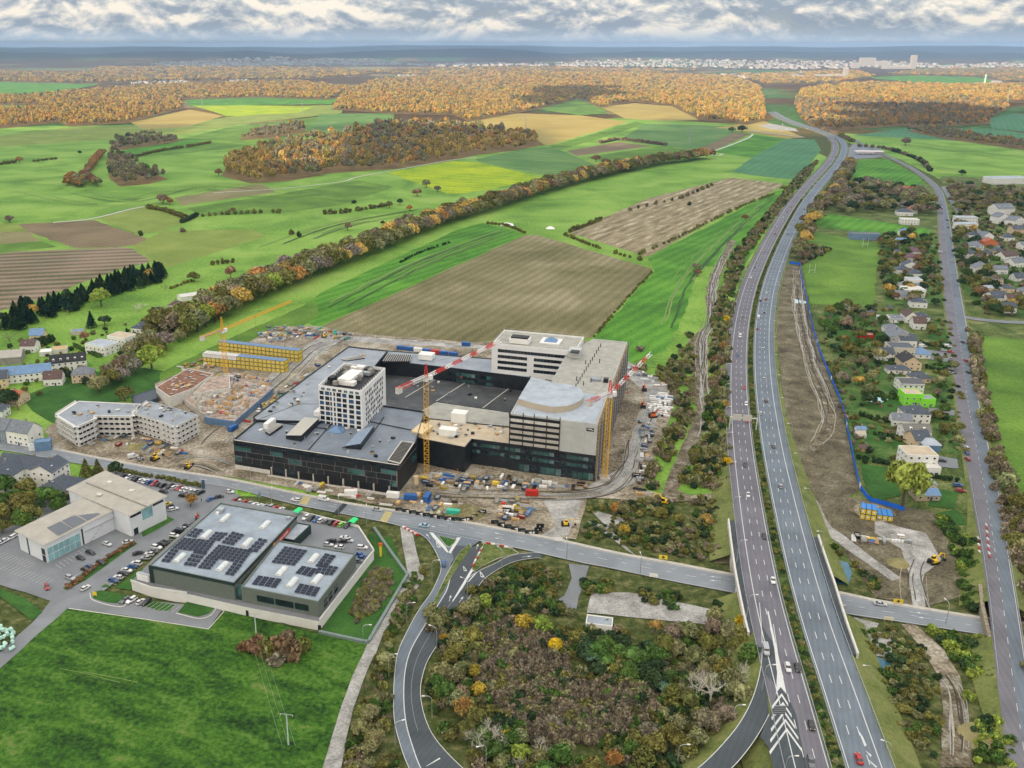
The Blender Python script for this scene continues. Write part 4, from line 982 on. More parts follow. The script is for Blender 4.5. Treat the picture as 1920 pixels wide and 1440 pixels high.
# small dark company board without its name being legible: white bars on black
p = F0+ex*(WR-3.4)-ey*.32; mb = MB(); mb.box((p.x,p.y,27.3),(3.6,.12,1.8),m_black,ra_)
for k,s in enumerate((-1.1,-.6,-.2,.3,.7)): q = p+ex*s-ey*.08; mb.box((q.x,q.y,27.5),(.26,.05,.7),m_wall,ra_)
q = p+ex*1.1-ey*.08; mb.box((q.x,q.y,27.1),(.7,.05,.3),m_wall,ra_); part(mb,'sign_board',rb)
facade(rb,F0,F1,10.4,1,3,15,2.6,2.2,m_glassg,m_clad,.5); facade(rb,F0,F1,6.6,1,3,15,2.6,2.2,m_glassg,m_clad,.5); facade(rb,F0+ex*5,F1,.6,1,3,14,2.5,3.9,m_glassg,m_clad,.5)
facade(rb,MB_[2],MB_[3],6.6,2,3.6,9,2.4,2.0,m_glassg,m_clad,.5)
# scaffold and ribs down the east face
E0,E1 = RT[1],RT[2]; d_ = (E1-E0).normalized(); q_ = Vector((d_.y,-d_.x,0)); mb = MB(); LL = (E1-E0).length
for k in range(34):
 p = E0+d_*(LL*k/33)+q_*1.3; mb.box((p.x,p.y,15),(.22,.22,31),m_black if k % 3 else m_galv,0)
for z in range(1,15): a,b = E0+q_*1.3,E1+q_*1.3; mb.bar((a.x,a.y,z*2.1),(b.x,b.y,z*2.1),.12,m_galv); mb.bar((a.x-q_.x*.9,a.y-q_.y*.9,z*2.1),(b.x-q_.x*.9,b.y-q_.y*.9,z*2.1),.2,m_wood)
part(mb,'scaffold',rb)
facade(rb,E0,E1,4,6,4.2,26,2.8,2.6,m_glass,m_black,2)
# rib posts on the roof
for k in range(15):
 t_ = k/14; p = Wv(1072+(1126-1072)*t_,738-(738-650)*t_,ZR); mb = MB(); mb.box((p.x,p.y,ZR+.9),(.4,.4,2.2),m_black); part(mb,'steel_post',rb)
for px_,py_ in ((1098,682),(1124,680),(1081,713),(1108,716),(1094,722)): p = Wv(px_,py_,ZR); mb = MB(); mb.box((p.x,p.y,ZR+1),(.4,.4,2.4),m_black); part(mb,'steel_post',rb)
boxat(rb,'roof_plant',1117,713,ZR-.2,(5,3.5,1.2),m_roofg,-17); boxat(rb,'roof_plant',1136,716,ZR-.2,(2.4,3.2,2),m_black,-17)
boxat(rb,'stair_head',1078,667,ZR-.2,(7,9,4),m_bp,-17); boxat(rb,'stair_head_hatch',1078,660,ZR+3.8,(5,5,.5),m_black,-17)
ht = empty('hotel_wing',(*W(921.5,697,15),0),0,'white hotel wing with four long bands of dark windows behind the courtyard','building')
H0 = Vector(W(921.5,697,15)).to_3d(); hx = Vector((math.cos(rad(-18)),math.sin(rad(-18)),0)); hy = Vector((math.cos(rad(72)),math.sin(rad(72)),0)); ZH = 33.
HP = [H0,H0+hx*50,H0+hx*50+hy*30,H0+hy*30]
block(HP,0,ZH,m_tow,m_roofbg,ht,par=.9)
for r_ in range(4): facade(ht,HP[0]+hx*3.5,HP[1]-hx*2,17.2+r_*3.6,1,3,22,1.95,1.9,m_glass,m_black,.2,skip=lambda r,i,r_=r_: i in (9,10) and r_ != 3)
mb = MB(); P = [H0+hx*28+hy*12,H0+hx*37+hy*12,H0+hx*37+hy*20,H0+hx*28+hy*20]; c = sum(P,Vector((0,0,0)))/4; mb.add([(p.x,p.y,ZH-.4) for p in P]+[(c.x,c.y,ZH+2.6)],[(0,1,4),(1,2,4),(2,3,4),(3,0,4)],m_bluel); part(mb,'glass_pyramid',ht)
mb = MB(); mb.box((c.x,c.y,ZH-.4),(12,11,.8),m_wall,rad(-18)); part(mb,'pyramid_kerb',ht)
p = H0+hx*15+hy*9; mb = MB(); mb.box((p.x,p.y,ZH+.9),(12,7,3),m_wall,rad(-18)); mb.box((p.x,p.y,ZH+2.8),(10.4,5.4,.9),m_black,rad(-18)); part(mb,'roof_plant',ht)
mb = MB()
for a,b in ((HP[3],HP[2]),(HP[0],HP[3])):
 for k in range(12): p = a.lerp(b,k/11); mb.bar((p.x,p.y,ZH),(p.x,p.y,ZH+1.2),.05,m_galv)
 mb.bar((a.x,a.y,ZH+1.1),(b.x,b.y,ZH+1.1),.05,m_galv)
part(mb,'roof_railing',ht)
# ------------------------------------------------------------------ trees
m_leaf = leafmat('foliage')
m_bark = mat('bark',(.10,.08,.06),.9,var=.3,scale=1)
m_barkp = mat('bark_pale',(.50,.48,.41),.85,var=.2,scale=1)
TI = dict(gold=(.36,.25,.07),lemon=(.34,.27,.04),orange=(.30,.165,.055),rust=(.16,.10,.055),olive=(.115,.115,.032),sage=(.155,.16,.075),taupe=(.15,.125,.085),grey=(.17,.15,.125),green=(.05,.095,.02),dark=(.026,.05,.02),fresh=(.17,.22,.04),yellow=(.55,.38,.02),pine=(.010,.030,.018),reed=(.135,.115,.085),bare=(.22,.19,.14),teal=(.07,.13,.09))
def quads(cen,nrm,size,rr,tilt=.9):
 n = len(cen); d = nrm+tilt*rr.normal(size=(n,3)); d /= np.linalg.norm(d,axis=1)[:,None]+1e-9
 a = np.cross(d,rr.normal(size=(n,3))); a /= np.linalg.norm(a,axis=1)[:,None]+1e-9; b = np.cross(d,a)
 s = (size*rr.uniform(.6,1.4,n))[:,None]; k = rr.uniform(.5,1.,(n,1))
 v = np.stack([cen-a*s-b*s*k,cen+a*s-b*s*k*.6,cen+a*s*.8+b*s*k,cen-a*s*.7+b*s*k*.9],1).reshape(-1,3); return v
def leafmesh(name,v,core=None):
 n = len(v)//4; vs = [tuple(p) for p in v]; fs = [(4*i,4*i+1,4*i+2,4*i+3) for i in range(n)]
 if core is not None:
  bm = bmesh.new(); bmesh.ops.create_icosphere(bm,subdivisions=2,radius=1)
  k = len(vs)
  for q in bm.verts: p = core(q.co.copy()); vs.append(tuple(p))
  bm.verts.ensure_lookup_table()
  for f in bm.faces: fs.append(tuple(k+x.index for x in f.verts))
  bm.free()
 me = bpy.data.meshes.new(name); me.from_pydata(vs,[],fs); me.materials.append(m_leaf); me.update(); return me
def crown_mesh(seed,nq,size,ncl=20,hemi=.0,shape='round',z0=.42,rz=.72):
 """unit crown: radius 1 sideways; centre height 1"""
 rr = np.random.RandomState(seed)
 if shape == 'cone':
  z = rr.uniform(0,1,nq)**1.25; r = (1-z)**.85*(.80+.28*np.sin(z*46+rr.uniform(0,1,nq)*.6)); th = rr.uniform(0,6.283,nq)
  c = np.stack([np.cos(th)*r,np.sin(th)*r,.25+z*3.3],1); nn = np.stack([np.cos(th),np.sin(th),-.4+0*th],1)
  core = lambda p: Vector((p.x*.62*(1-(p.z+1)/2)**.9,p.y*.62*(1-(p.z+1)/2)**.9,.25+(p.z+1)/2*3.1))
  return leafmesh('crown',quads(c,nn,size,rr,.6),core)
 cc = rr.normal(size=(ncl,3)); cc /= np.linalg.norm(cc,axis=1)[:,None]; cc[:,2] = np.abs(cc[:,2])*1.1-.35*(1-hemi)
 cc *= rr.uniform(.55,.80,(ncl,1)); rad_ = rr.uniform(.22,.42,ncl)
 idx = rr.randint(0,ncl,nq); u = rr.normal(size=(nq,3)); u /= np.linalg.norm(u,axis=1)[:,None]
 c = cc[idx]+u*rad_[idx][:,None]*rr.uniform(.75,1.08,(nq,1)); c[:,2] *= rz; c[:,2] += 1.0 if hemi == 0 else .25
 sd = seed*3.1
 core = lambda p: Vector((p.x*.60*(1+.5*noise.noise(p*1.7+Vector((sd,0,0)))),p.y*.60*(1+.5*noise.noise(p*1.7+Vector((sd,0,0)))),p.z*.62*rz*(1+.5*noise.noise(p*1.9+Vector((0,sd,0))))+(1.02 if hemi == 0 else .2)))
 return leafmesh('crown',quads(c,u,size,rr,.7),core)
def trunk_mesh(seed,h=1.0,bark=None):
 mb = MB(); rr = random.Random(seed); p = Vector((0,0,-.04)); top = Vector((rr.uniform(-.05,.05),rr.uniform(-.05,.05),h*.62))
 mb.bar(p,top,.085,bark or m_bark,6,.055)
 for k in range(6):
  a = k*1.05+rr.random(); b = top+Vector((math.cos(a)*.45,math.sin(a)*.45,.35+rr.random()*.25)); mb.bar(top-Vector((0,0,.06*k)),b,.035,bark or m_bark,4,.012)
 return mb.mesh('trunk')
def bare_mesh(seed,levels=6,bark=None,upright=.5,spread=.55):
 rr = random.Random(seed); mb = MB(); m_ = bark or m_barkp
 def br(p,d,L_,r,k):
  q = p+d*L_; mb.bar(p,q,r,m_,4 if k < 3 else 3,r*.72)
  if k >= levels: return
  for _ in range(3 if k < 4 else 2):
   a = Vector((rr.gauss(0,1),rr.gauss(0,1),rr.gauss(0,.6)+upright)).normalized(); nd = (d*(1-spread)+a*spread).normalized()
   br(p+d*L_*rr.uniform(.55,1),nd,L_*rr.uniform(.62,.82),r*.6,k+1)
 br(Vector((0,0,-.05)),Vector((rr.uniform(-.08,.08),rr.uniform(-.08,.08),1)).normalized(),.62,.045,0)
 return mb.mesh('branches')
BROAD = [crown_mesh(s,1500,.075,24) for s in range(6)]
FORE = [crown_mesh(s+20,420,.13,16) for s in range(5)]
BUSH = [crown_mesh(s+40,420,.13,12,hemi=1,rz=.8) for s in range(5)]
CONE = [crown_mesh(s+60,1300,.10,shape='cone') for s in range(3)]
TRUNK = [trunk_mesh(s) for s in range(3)]
BARE = [bare_mesh(s) for s in range(5)]
BAREB = [bare_mesh(s+9,bark=mat('twig_brown',(.17,.14,.10),.9,var=.2),upright=.7,levels=5) for s in range(4)]
TW = {'gold': 'golden','lemon': 'lemon yellow','orange': 'orange','rust': 'rust brown','olive': 'olive','sage': 'sage green','taupe': 'grey brown','grey': 'grey','green': 'green','dark': 'dark green','fresh': 'yellow green','yellow': 'bright yellow','pine': 'blackish green','reed': 'brown','bare': 'pale','teal': 'blue green'}
TR = random.Random(99)
def tcol(t,rr=TR,j=.18):
 c = TI[t]; k = (1+rr.uniform(-j,j))*(.78 if t in ('gold','orange','lemon','yellow') else 1); return [c[0]*k*(1+rr.uniform(-.1,.1)),c[1]*k,c[2]*k*(1+rr.uniform(-.1,.1))]
def tree(loc,R_,Ht,tint,where,group,kind='tree',name=None,cat=None):
 """crown radius R_, height Ht"""
 rr = TR; rz = rr.uniform(0,6.28)
 if kind == 'bush':
  o = inst(rr.choice(BUSH),name or 'shrub',loc,rz,sc=(R_,R_*rr.uniform(.85,1.15),Ht/.95))
  o['tint'] = tcol(tint); return tag(o,f'{TW[tint]} shrub {where}',cat or 'shrub',group)
 root = empty(name or {'tree': 'tree','cone': 'conifer','bare': 'bare_tree','bareb': 'bare_tree'}[kind],loc,rz,{'tree': f'{TW[tint]} leafy tree {where}','cone': f'{TW[tint]} conifer {where}','bare': f'leafless pale barked tree {where}','bareb': f'leafless brown twigged tree {where}'}[kind],{'cone': 'conifer'}.get(kind,'tree'),group)
 if kind == 'cone':
  c = inst(rr.choice(CONE),'crown',(0,0,0),0,root,(R_,R_,Ht/3.6)); c['tint'] = tcol(tint)
  inst(TRUNK[0],'trunk',(0,0,0),0,root,(R_*.9,R_*.9,Ht*.4))
 elif kind in ('bare','bareb'):
  inst(rr.choice(BARE if kind == 'bare' else BAREB),'branches',(0,0,0),0,root,(Ht/2.2*R_/(Ht*.4),Ht/2.2*R_/(Ht*.4),Ht/2.2))
 else:
  zs = Ht/1.62; c = inst(rr.choice(BROAD),'crown',(0,0,0),0,root,(R_,R_*rr.uniform(.9,1.1),zs)); c['tint'] = tcol(tint)
  inst(rr.choice(TRUNK),'trunk',(0,0,0),0,root,(R_,R_,zs*1.05))
 return root
def wpoly(P): return [Vector((*W(x,y),0)) for x,y in P]
def jit(P,sp,rr,world=False):
 Q = P if world else wpoly(P); xs = [p[0] for p in Q]; ys = [p[1] for p in Q]; out = []; y = min(ys); r = 0
 while y < max(ys):
  x = min(xs)+(r % 2)*sp/2
  while x < max(xs):
   a,b = x+rr.uniform(-.38,.38)*sp,y+rr.uniform(-.38,.38)*sp
   if inpoly(a,b,Q): out.append((a,b))
   x += sp
  y += sp*.87; r += 1
 return out
def stuff(name,pts,protos,label,cat=None,mats=None):
 """many plants that nobody could count, as one object; pts = (x, y, z, sx, sz, rot, tint)"""
 n = len(pts); me = bpy.data.meshes.new(name); me.vertices.add(n)
 me.vertices.foreach_set('co',np.array([p[:3] for p in pts],dtype=np.float32).ravel())
 a = me.attributes.new('scl','FLOAT_VECTOR','POINT'); a.data.foreach_set('vector',np.array([(p[3],p[3],p[4]) for p in pts],dtype=np.float32).ravel())
 a = me.attributes.new('rot','FLOAT_VECTOR','POINT'); a.data.foreach_set('vector',np.array([(0,0,p[5]) for p in pts],dtype=np.float32).ravel())
 a = me.attributes.new('tint','FLOAT_COLOR','POINT'); a.data.foreach_set('color',np.array([(*p[6],1) for p in pts],dtype=np.float32).ravel())
 a = me.attributes.new('kk','INT','POINT'); a.data.foreach_set('value',[i % len(protos) for i in np.random.RandomState(1).randint(0,999,n)])
 o = bpy.data.objects.new(name,me); link(o); tag(o,label,cat,kind='stuff')
 ng = bpy.data.node_groups.new(name,'GeometryNodeTree'); ng.interface.new_socket('Geometry',in_out='INPUT',socket_type='NodeSocketGeometry'); ng.interface.new_socket('Geometry',in_out='OUTPUT',socket_type='NodeSocketGeometry')
 N,L = ng.nodes,ng.links; gi = N.new('NodeGroupInput'); go = N.new('NodeGroupOutput'); j = N.new('GeometryNodeJoinGeometry')
 def attr(nm,ty): q = N.new('GeometryNodeInputNamedAttribute'); q.data_type = ty; q.inputs[0].default_value = nm; return [s for s in q.outputs if s.enabled][0]
 sc,ro,kk = attr('scl','FLOAT_VECTOR'),attr('rot','FLOAT_VECTOR'),attr('kk','INT')
 for i,pm in enumerate(protos):
  po = PROTO.get(pm.name)
  if po is None: po = bpy.data.objects.new('plant_form',pm); PROTO[pm.name] = po
  oi = N.new('GeometryNodeObjectInfo'); oi.inputs['Object'].default_value = po; oi.transform_space = 'ORIGINAL'
  cm = N.new('FunctionNodeCompare'); cm.data_type = 'INT'; cm.operation = 'EQUAL'; ins = [s for s in cm.inputs if s.enabled]; L.new(kk,ins[0]); ins[1].default_value = i
  ip = N.new('GeometryNodeInstanceOnPoints'); L.new(gi.outputs[0],ip.inputs['Points']); L.new(cm.outputs[0],ip.inputs['Selection']); L.new(oi.outputs['Geometry'],ip.inputs['Instance']); L.new(sc,ip.inputs['Scale'])
  er = N.new('FunctionNodeEulerToRotation'); L.new(ro,er.inputs[0]); L.new(er.outputs[0],ip.inputs['Rotation']); L.new(ip.outputs[0],j.inputs[0])
 L.new(j.outputs[0],go.inputs[0]); md = o.modifiers.new('plants','NODES'); md.node_group = ng; return o
PROTO = {}
def pick(rr,mix):
 t = rr.random()*sum(w_ for _,w_ in mix)
 for k,w_ in mix:
  t -= w_
  if t <= 0: return k
 return mix[-1][0]
def forest(name,P,mix,label,dx=6.2,dy=2.3,Ht=18,floor=True,edge=None):
 rr = random.Random(hash(name) % 1000 if False else len(P)*7+int(P[0][0])); xs = [p[0] for p in P]; ys = [p[1] for p in P]; pts = []
 if floor: sheet('woodland_floor',P,g_forestfloor)
 y = min(ys)
 while y < max(ys):
  st = dy*max(.45,min(1.6,(y-YH)/110)); x = min(xs)
  while x < max(xs):
   a,b = x+rr.uniform(-.5,.5)*dx,y+rr.uniform(-.5,.5)*st
   if inpoly(a,b,P):
    g = G(a,b); mpp = H/(.94*max(6,b-YH)); R_ = max(4.6,dx*.62*mpp)*rr.uniform(.75,1.3); h_ = Ht*rr.uniform(.8,1.2)
    t = mix(a,b,rr) if callable(mix) else pick(rr,mix)
    c = TI[t]; k = rr.uniform(.85,1.15); gm = .35; c = tuple(q*(1-gm)+w2*gm for q,w2 in zip(c,TI['gold'] if t in ('orange','rust','olive','lemon') else TI['sage'])); pts.append((g.x,g.y,g.z,R_,h_/1.62,rr.uniform(0,6.28),(c[0]*k,c[1]*k,c[2]*k)))
   x += dx
  y += st
 return stuff(name,pts,FORE,label,'woodland')
GOLD = [('gold',6),('orange',3),('olive',1.2),('taupe',1),('sage',.6),('lemon',.6)]
GREY = [('taupe',4),('grey',3),('rust',1),('olive',2),('sage',2),('orange',.6)]
MIXW = [('taupe',3),('rust',2),('sage',2),('olive',2.4),('orange',1.8),('gold',1),('grey',1.5)]
forest('golden_forest',[(620,206),(650,172),(700,152),(850,140),(1000,134),(1200,138),(1380,145),(1425,165),(1432,200),(1436,214),(1430,228),(1400,235),(1315,226),(1260,200),(1190,192),(1125,203),(1085,186),(1010,206),(970,213),(878,228),(850,217),(740,215)],GOLD,'wide golden autumn forest across the middle distance')
forest('golden_forest',[(130,238),(240,232),(345,204),(340,188),(480,184),(620,188),(650,165),(560,154),(300,160),(215,168),(120,174),(60,181),(-60,185),(-60,199),(60,197),(100,205),(-60,210),(-60,246),(40,238),(110,230)],GOLD,'golden autumn forest stretching in from the left edge beyond the pastures')
forest('golden_forest',[(1500,222),(1490,195),(1500,172),(1560,160),(1640,156),(1760,160),(1990,160),(1990,194),(1868,193),(1890,205),(1862,218),(1855,234),(1740,240),(1690,237),(1560,246),(1525,240)],lambda a,b,r: pick(r,GOLD if b < 190 else [('orange',2),('taupe',3),('rust',2),('grey',2),('olive',1)]),'orange autumn forest east of the motorway',)
forest('hedgerow_woods',[(1740,240),(1800,250),(1870,262),(1990,276),(1990,292),(1880,276),(1780,262),(1700,246)],GREY,'long grey belt of trees below the eastern forest',dx=7,Ht=13)
forest('mixed_wood',[(415,330),(430,302),(470,282),(560,264),(640,250),(720,233),(800,230),(900,238),(1000,256),(1020,272),(960,283),(900,290),(830,304),(740,317),(620,325),(540,340),(470,344)],lambda a,b,r: pick(r,[('gold',5),('olive',3),('orange',1)] if (a < 500 or (a > 800 and b > 262)) else MIXW),'rounded mixed autumn wood standing alone among the green fields',dx=10,dy=4.2,Ht=19)
forest('grey_copse',[(447,263),(470,249),(540,236),(572,233),(572,247),(520,259)],[('taupe',2),('grey',2),('olive',1)],'narrow grey brown copse between the pastures',dx=6,dy=3,Ht=15)
forest('grey_copse',[(200,300),(215,287),(240,293),(262,312),(300,330),(315,336),(280,345),(225,350),(205,335)],[('taupe',2),('sage',3),('grey',2),('dark',.6)],'triangular grey green copse in the western pasture',dx=8,dy=4,Ht=15)
forest('grey_copse',[(203,282),(215,264),(270,252),(345,262),(322,268),(225,282)],[('sage',2),('grey',2),('dark',.8)],'sage coloured copse behind the western pasture',dx=7,dy=3.2,Ht=13)
forest('distant_woods',[(-60,153),(-60,135),(150,140),(190,127),(520,128),(640,130),(700,143),(560,150),(380,152),(150,158)],GOLD+[('taupe',4)],'far tan woods beyond the western villages',dx=7,dy=1.8,Ht=22)
forest('distant_woods',[(660,136),(820,128),(960,127),(1300,133),(1260,138),(1000,134),(800,143)],GOLD+[('taupe',3),('grey',2)],'far brown woods beyond the golden forest',dx=7,dy=1.8,Ht=22)
forest('distant_woods',[(1380,142),(1600,133),(1640,145),(1560,158),(1440,160)],GOLD+[('taupe',2)],'far woods in front of the industrial estate',dx=7,dy=1.8,Ht=20)
forest('distant_woods',[(1660,141),(1740,131),(1990,128),(1990,152),(1880,155),(1860,146)],GREY+[('orange',2)],'far woods below the eastern ridge',dx=7,dy=1.8,Ht=20)
# tree belt across the fields: every tree is a tree of its own
def belt():
 c = smooth([Wv(x,y) for x,y in [(330,628),(400,592),(470,558),(560,520),(650,488),(740,452),(830,417),(915,392),(1000,364),(1100,337),(1200,314),(1270,303),(1325,296)]],8)
 k = 0; mass = []
 for row,d in enumerate((-11,1,13)):
  L_ = resample(offs(c,d),12)
  for p in L_:
   if row == 2 and TR.random() < .35: continue
   mix = [('olive',5),('sage',3.5),('gold',1.2),('taupe',1),('orange',.5),('fresh',.6),('grey',.5)] if p.y < 1000 else [('olive',3.5),('taupe',1.5),('sage',3),('orange',.8),('gold',1.4),('rust',.6)]
   t = pick(TR,mix)
   if p.y > 900 or row == 0 and p.y > 700:
    c_ = TI[t]; k_ = TR.uniform(.75,1.25); mass.append((p.x+TR.uniform(-2,2),p.y+TR.uniform(-2,2),.2,TR.uniform(7.8,10.6),TR.uniform(15.5,20)/1.62,TR.uniform(0,6.28),(c_[0]*k_,c_[1]*k_,c_[2]*k_))); continue
   where = 'at the near end of the belt, '[:0]+next(t_ for lim,t_ in [(700,'in the belt behind the yellow cabins'),(800,'in the belt beside the solar barn'),(920,'in the belt beside the bright green strip'),(1060,'in the belt above the big brown field'),(1250,'in the belt by the mustard field'),(1500,'in the belt above the pale ploughed field'),(9999,'at the far tip of the belt')] if p.y < lim)+', '+('western side','core','eastern side')[row]
   tree((p.x+TR.uniform(-2,2),p.y+TR.uniform(-2,2),.2),TR.uniform(7.8,10.6),TR.uniform(15.5,20),t,where,'trees of the long belt across the fields')
   k += 1
 stuff('tree_belt',mass,BROAD,'far half of the long tree belt running up between the fields','tree belt')
 return k
NB = belt()
def scatter(P,sp,mix,where,group,kind='tree',R_=(3,5),Ht=(6,9),seed=1,zf=None,limit=999,z=.3,mass=False):
 rr = random.Random(seed); n = 0
 if mass:
  pts = []
  for x,y in jit(P,sp,rr):
   c = TI[pick(rr,mix)]; k = rr.uniform(.75,1.25); s = rr.random(); pts.append((x,y,z,R_[0]+(R_[1]-R_[0])*s,(Ht[0]+(Ht[1]-Ht[0])*s)/(3.6 if mass == 'cone' else 1.62),rr.uniform(0,6.28),(c[0]*k,c[1]*k,c[2]*k)))
  return stuff('grove',pts,CONE if mass == 'cone' else BROAD,'mass of '+group,'grove')
 J = jit(P,sp,rr); X0,X1,Y0,Y1 = min(q[0] for q in J),max(q[0] for q in J),min(q[1] for q in J),max(q[1] for q in J)
 for x,y in J:
  if n >= limit: break
  wsub = f"{where}, {'far' if y > (Y0+Y1)/2 else 'near'} {['west', 'central', 'east'][min(2, int(3*(x-X0)/(X1-X0+.1)))]} part"
  kd = kind if isinstance(kind,str) else pick(rr,kind); s = rr.random()
  tree((x,y,z),R_[0]+(R_[1]-R_[0])*s,Ht[0]+(Ht[1]-Ht[0])*s*rr.uniform(.8,1.1),pick(rr,mix),wsub,group,kd); n += 1
def along(P,sp,mix,where,group,kind='bush',R_=(1.5,2.5),Ht=(2,3.5),seed=1,jitr=.6,p_=1.,z=.3):
 rr = random.Random(seed)
 if kind == 'bush' and sp < 12:                     # grown together: one hedge
  vs = []; fs = []; o0 = G(*P[0])
  for q in resample(smooth([G(x,y) for x,y in P],5),sp):
   if rr.random() > p_: continue
   s = rr.random(); r_ = R_[0]+(R_[1]-R_[0])*s; h_ = (Ht[0]+(Ht[1]-Ht[0])*s)/.95; me = rr.choice(BUSH); a = rr.uniform(0,6.28); ca,sa = math.cos(a),math.sin(a)
   co = np.empty(len(me.vertices)*3,dtype=np.float32); me.vertices.foreach_get('co',co); co = co.reshape(-1,3)
   X = np.stack([(co[:,0]*ca-co[:,1]*sa)*r_+q.x-o0.x+rr.uniform(-jitr,jitr),(co[:,0]*sa+co[:,1]*ca)*r_+q.y-o0.y+rr.uniform(-jitr,jitr),co[:,2]*h_+q.z+z-o0.z],1)
   k = len(vs); vs += [tuple(v) for v in X.tolist()]; fs += [tuple(i+k for i in f.vertices) for f in me.polygons]
  me = bpy.data.meshes.new('hedge'); me.from_pydata(vs,[],fs); me.materials.append(m_leaf); me.update()
  t = mix[0][0] if len(mix) == 1 or rr.random() < .6 else pick(rr,mix); o = bpy.data.objects.new('hedge',me); link(o); o.location = o0; o['tint'] = tcol(t); o['kind'] = 'thing'
  for a_,b_ in (('in the ',''),): w2 = where
  return tag(o,f'{TW[t]} hedge {where}','hedge')
 for q in resample(smooth([G(x,y) for x,y in P],5),sp):
  if rr.random() > p_: continue
  s = rr.random(); tree((q.x+rr.uniform(-jitr,jitr),q.y+rr.uniform(-jitr,jitr),q.z+z),R_[0]+(R_[1]-R_[0])*s,Ht[0]+(Ht[1]-Ht[0])*s,pick(rr,mix),where,group,kind)
def thicket(name,P,sp,mix,label,R_=(1.6,3),Ht=(2,4.5),seed=1,protos=None,z=.2):
 rr = random.Random(seed); pts = []
 for x,y in jit(P,sp,rr):
  if name == 'undergrowth' and noise.noise((x/13,y/13,seed)) > .22: continue
  s = rr.random(); c = TI[pick(rr,mix)]; k = rr.uniform(.7,1.3); pts.append((x,y,z,R_[0]+(R_[1]-R_[0])*s,(Ht[0]+(Ht[1]-Ht[0])*s)/.95,rr.uniform(0,6.28),(c[0]*k,c[1]*k,c[2]*k)))
 return stuff(name,pts,protos or BUSH,label,'undergrowth')
DK = [('dark',2),('olive',2),('green',1)]
# hedges and lone bushes among the fields
for i,(P,spc,R_,Ht,w_,p_) in enumerate([
 ([(240,298),(300,284),(345,277)],9,(4,5),(4,5),'in the trimmed hedge below the grey copse',1),([(352,276),(396,268)],9,(4,5),(4,5),'in the short trimmed hedge in the western pasture',1),
 ([(279,391),(310,397),(348,410)],6,(3,4.4),(3.5,5),'in the curved hedge on the western slope',1),([(342,418),(356,412),(371,404)],6,(3,4),(3,5),'in the short dark hedge on the western slope',1),
 ([(381,406),(430,402),(500,399),(530,400)],8,(2.4,4),(3,5),'in the long hedge west of the tree belt',.9),([(609,402),(640,400),(680,394),(735,385)],7,(2.5,4.2),(3,5.5),'in the hedge north of the lone oak',.9),
 ([(0,309),(30,305)],10,(4,6),(4,5),'in the hedge at the western pasture edge',1),([(64,303),(110,298)],9,(4,5),(3,4),'in the trimmed hedge in front of the poplars',1),
 ([(1126,269),(1160,263),(1200,267),(1250,273)],9,(4,5.5),(5,7),'in the hedge north of the brown strip field',1),
 ([(1280,372),(1335,348)],24,(2.5,4),(3,5),'spaced along the north edge of the pale ploughed field',1),([(1068,436),(1128,413)],6,(2,3.4),(3,5),'at the western corner of the pale ploughed field',1),
 ([(1180,395),(1280,372)],22,(2,3.6),(3,5),'on the boundary of the pale ploughed field',.8),([(1200,478),(1270,447),(1340,412),(1400,384),(1450,366)],11,(1.8,3),(2,4),'on the south edge of the pale ploughed field',.8),
 ([(1060,442),(1100,458),(1150,475),(1200,488)],7,(1.6,3.2),(2,3.6),'on the bank between the two ploughed fields',.8),([(915,420),(950,424),(985,438)],5,(2,3),(2,3),'beside the white covered heap',1),
 ([(1224,510),(1190,545),(1150,590),(1115,632)],5,(1,1.8),(1,2),'in the low hedge down the east side of the big brown field',.85),
 ([(400,497),(440,492)],5,(2,3),(3,5),'on the slope below the light meadow',1),([(320,542),(360,527)],5,(1.5,2),(1.6,2.2),'in the low hedge under the belt',1),
 ([(750,493),(790,474),(845,455)],6,(1.2,2),(1.5,2.5),'on the strip between belt and brown field',.8)]):
 along(P,spc,[('olive',2),('taupe',1.4),('dark',1)],w_,'hedge shrubs among the fields',R_=R_,Ht=Ht,seed=i,p_=p_)
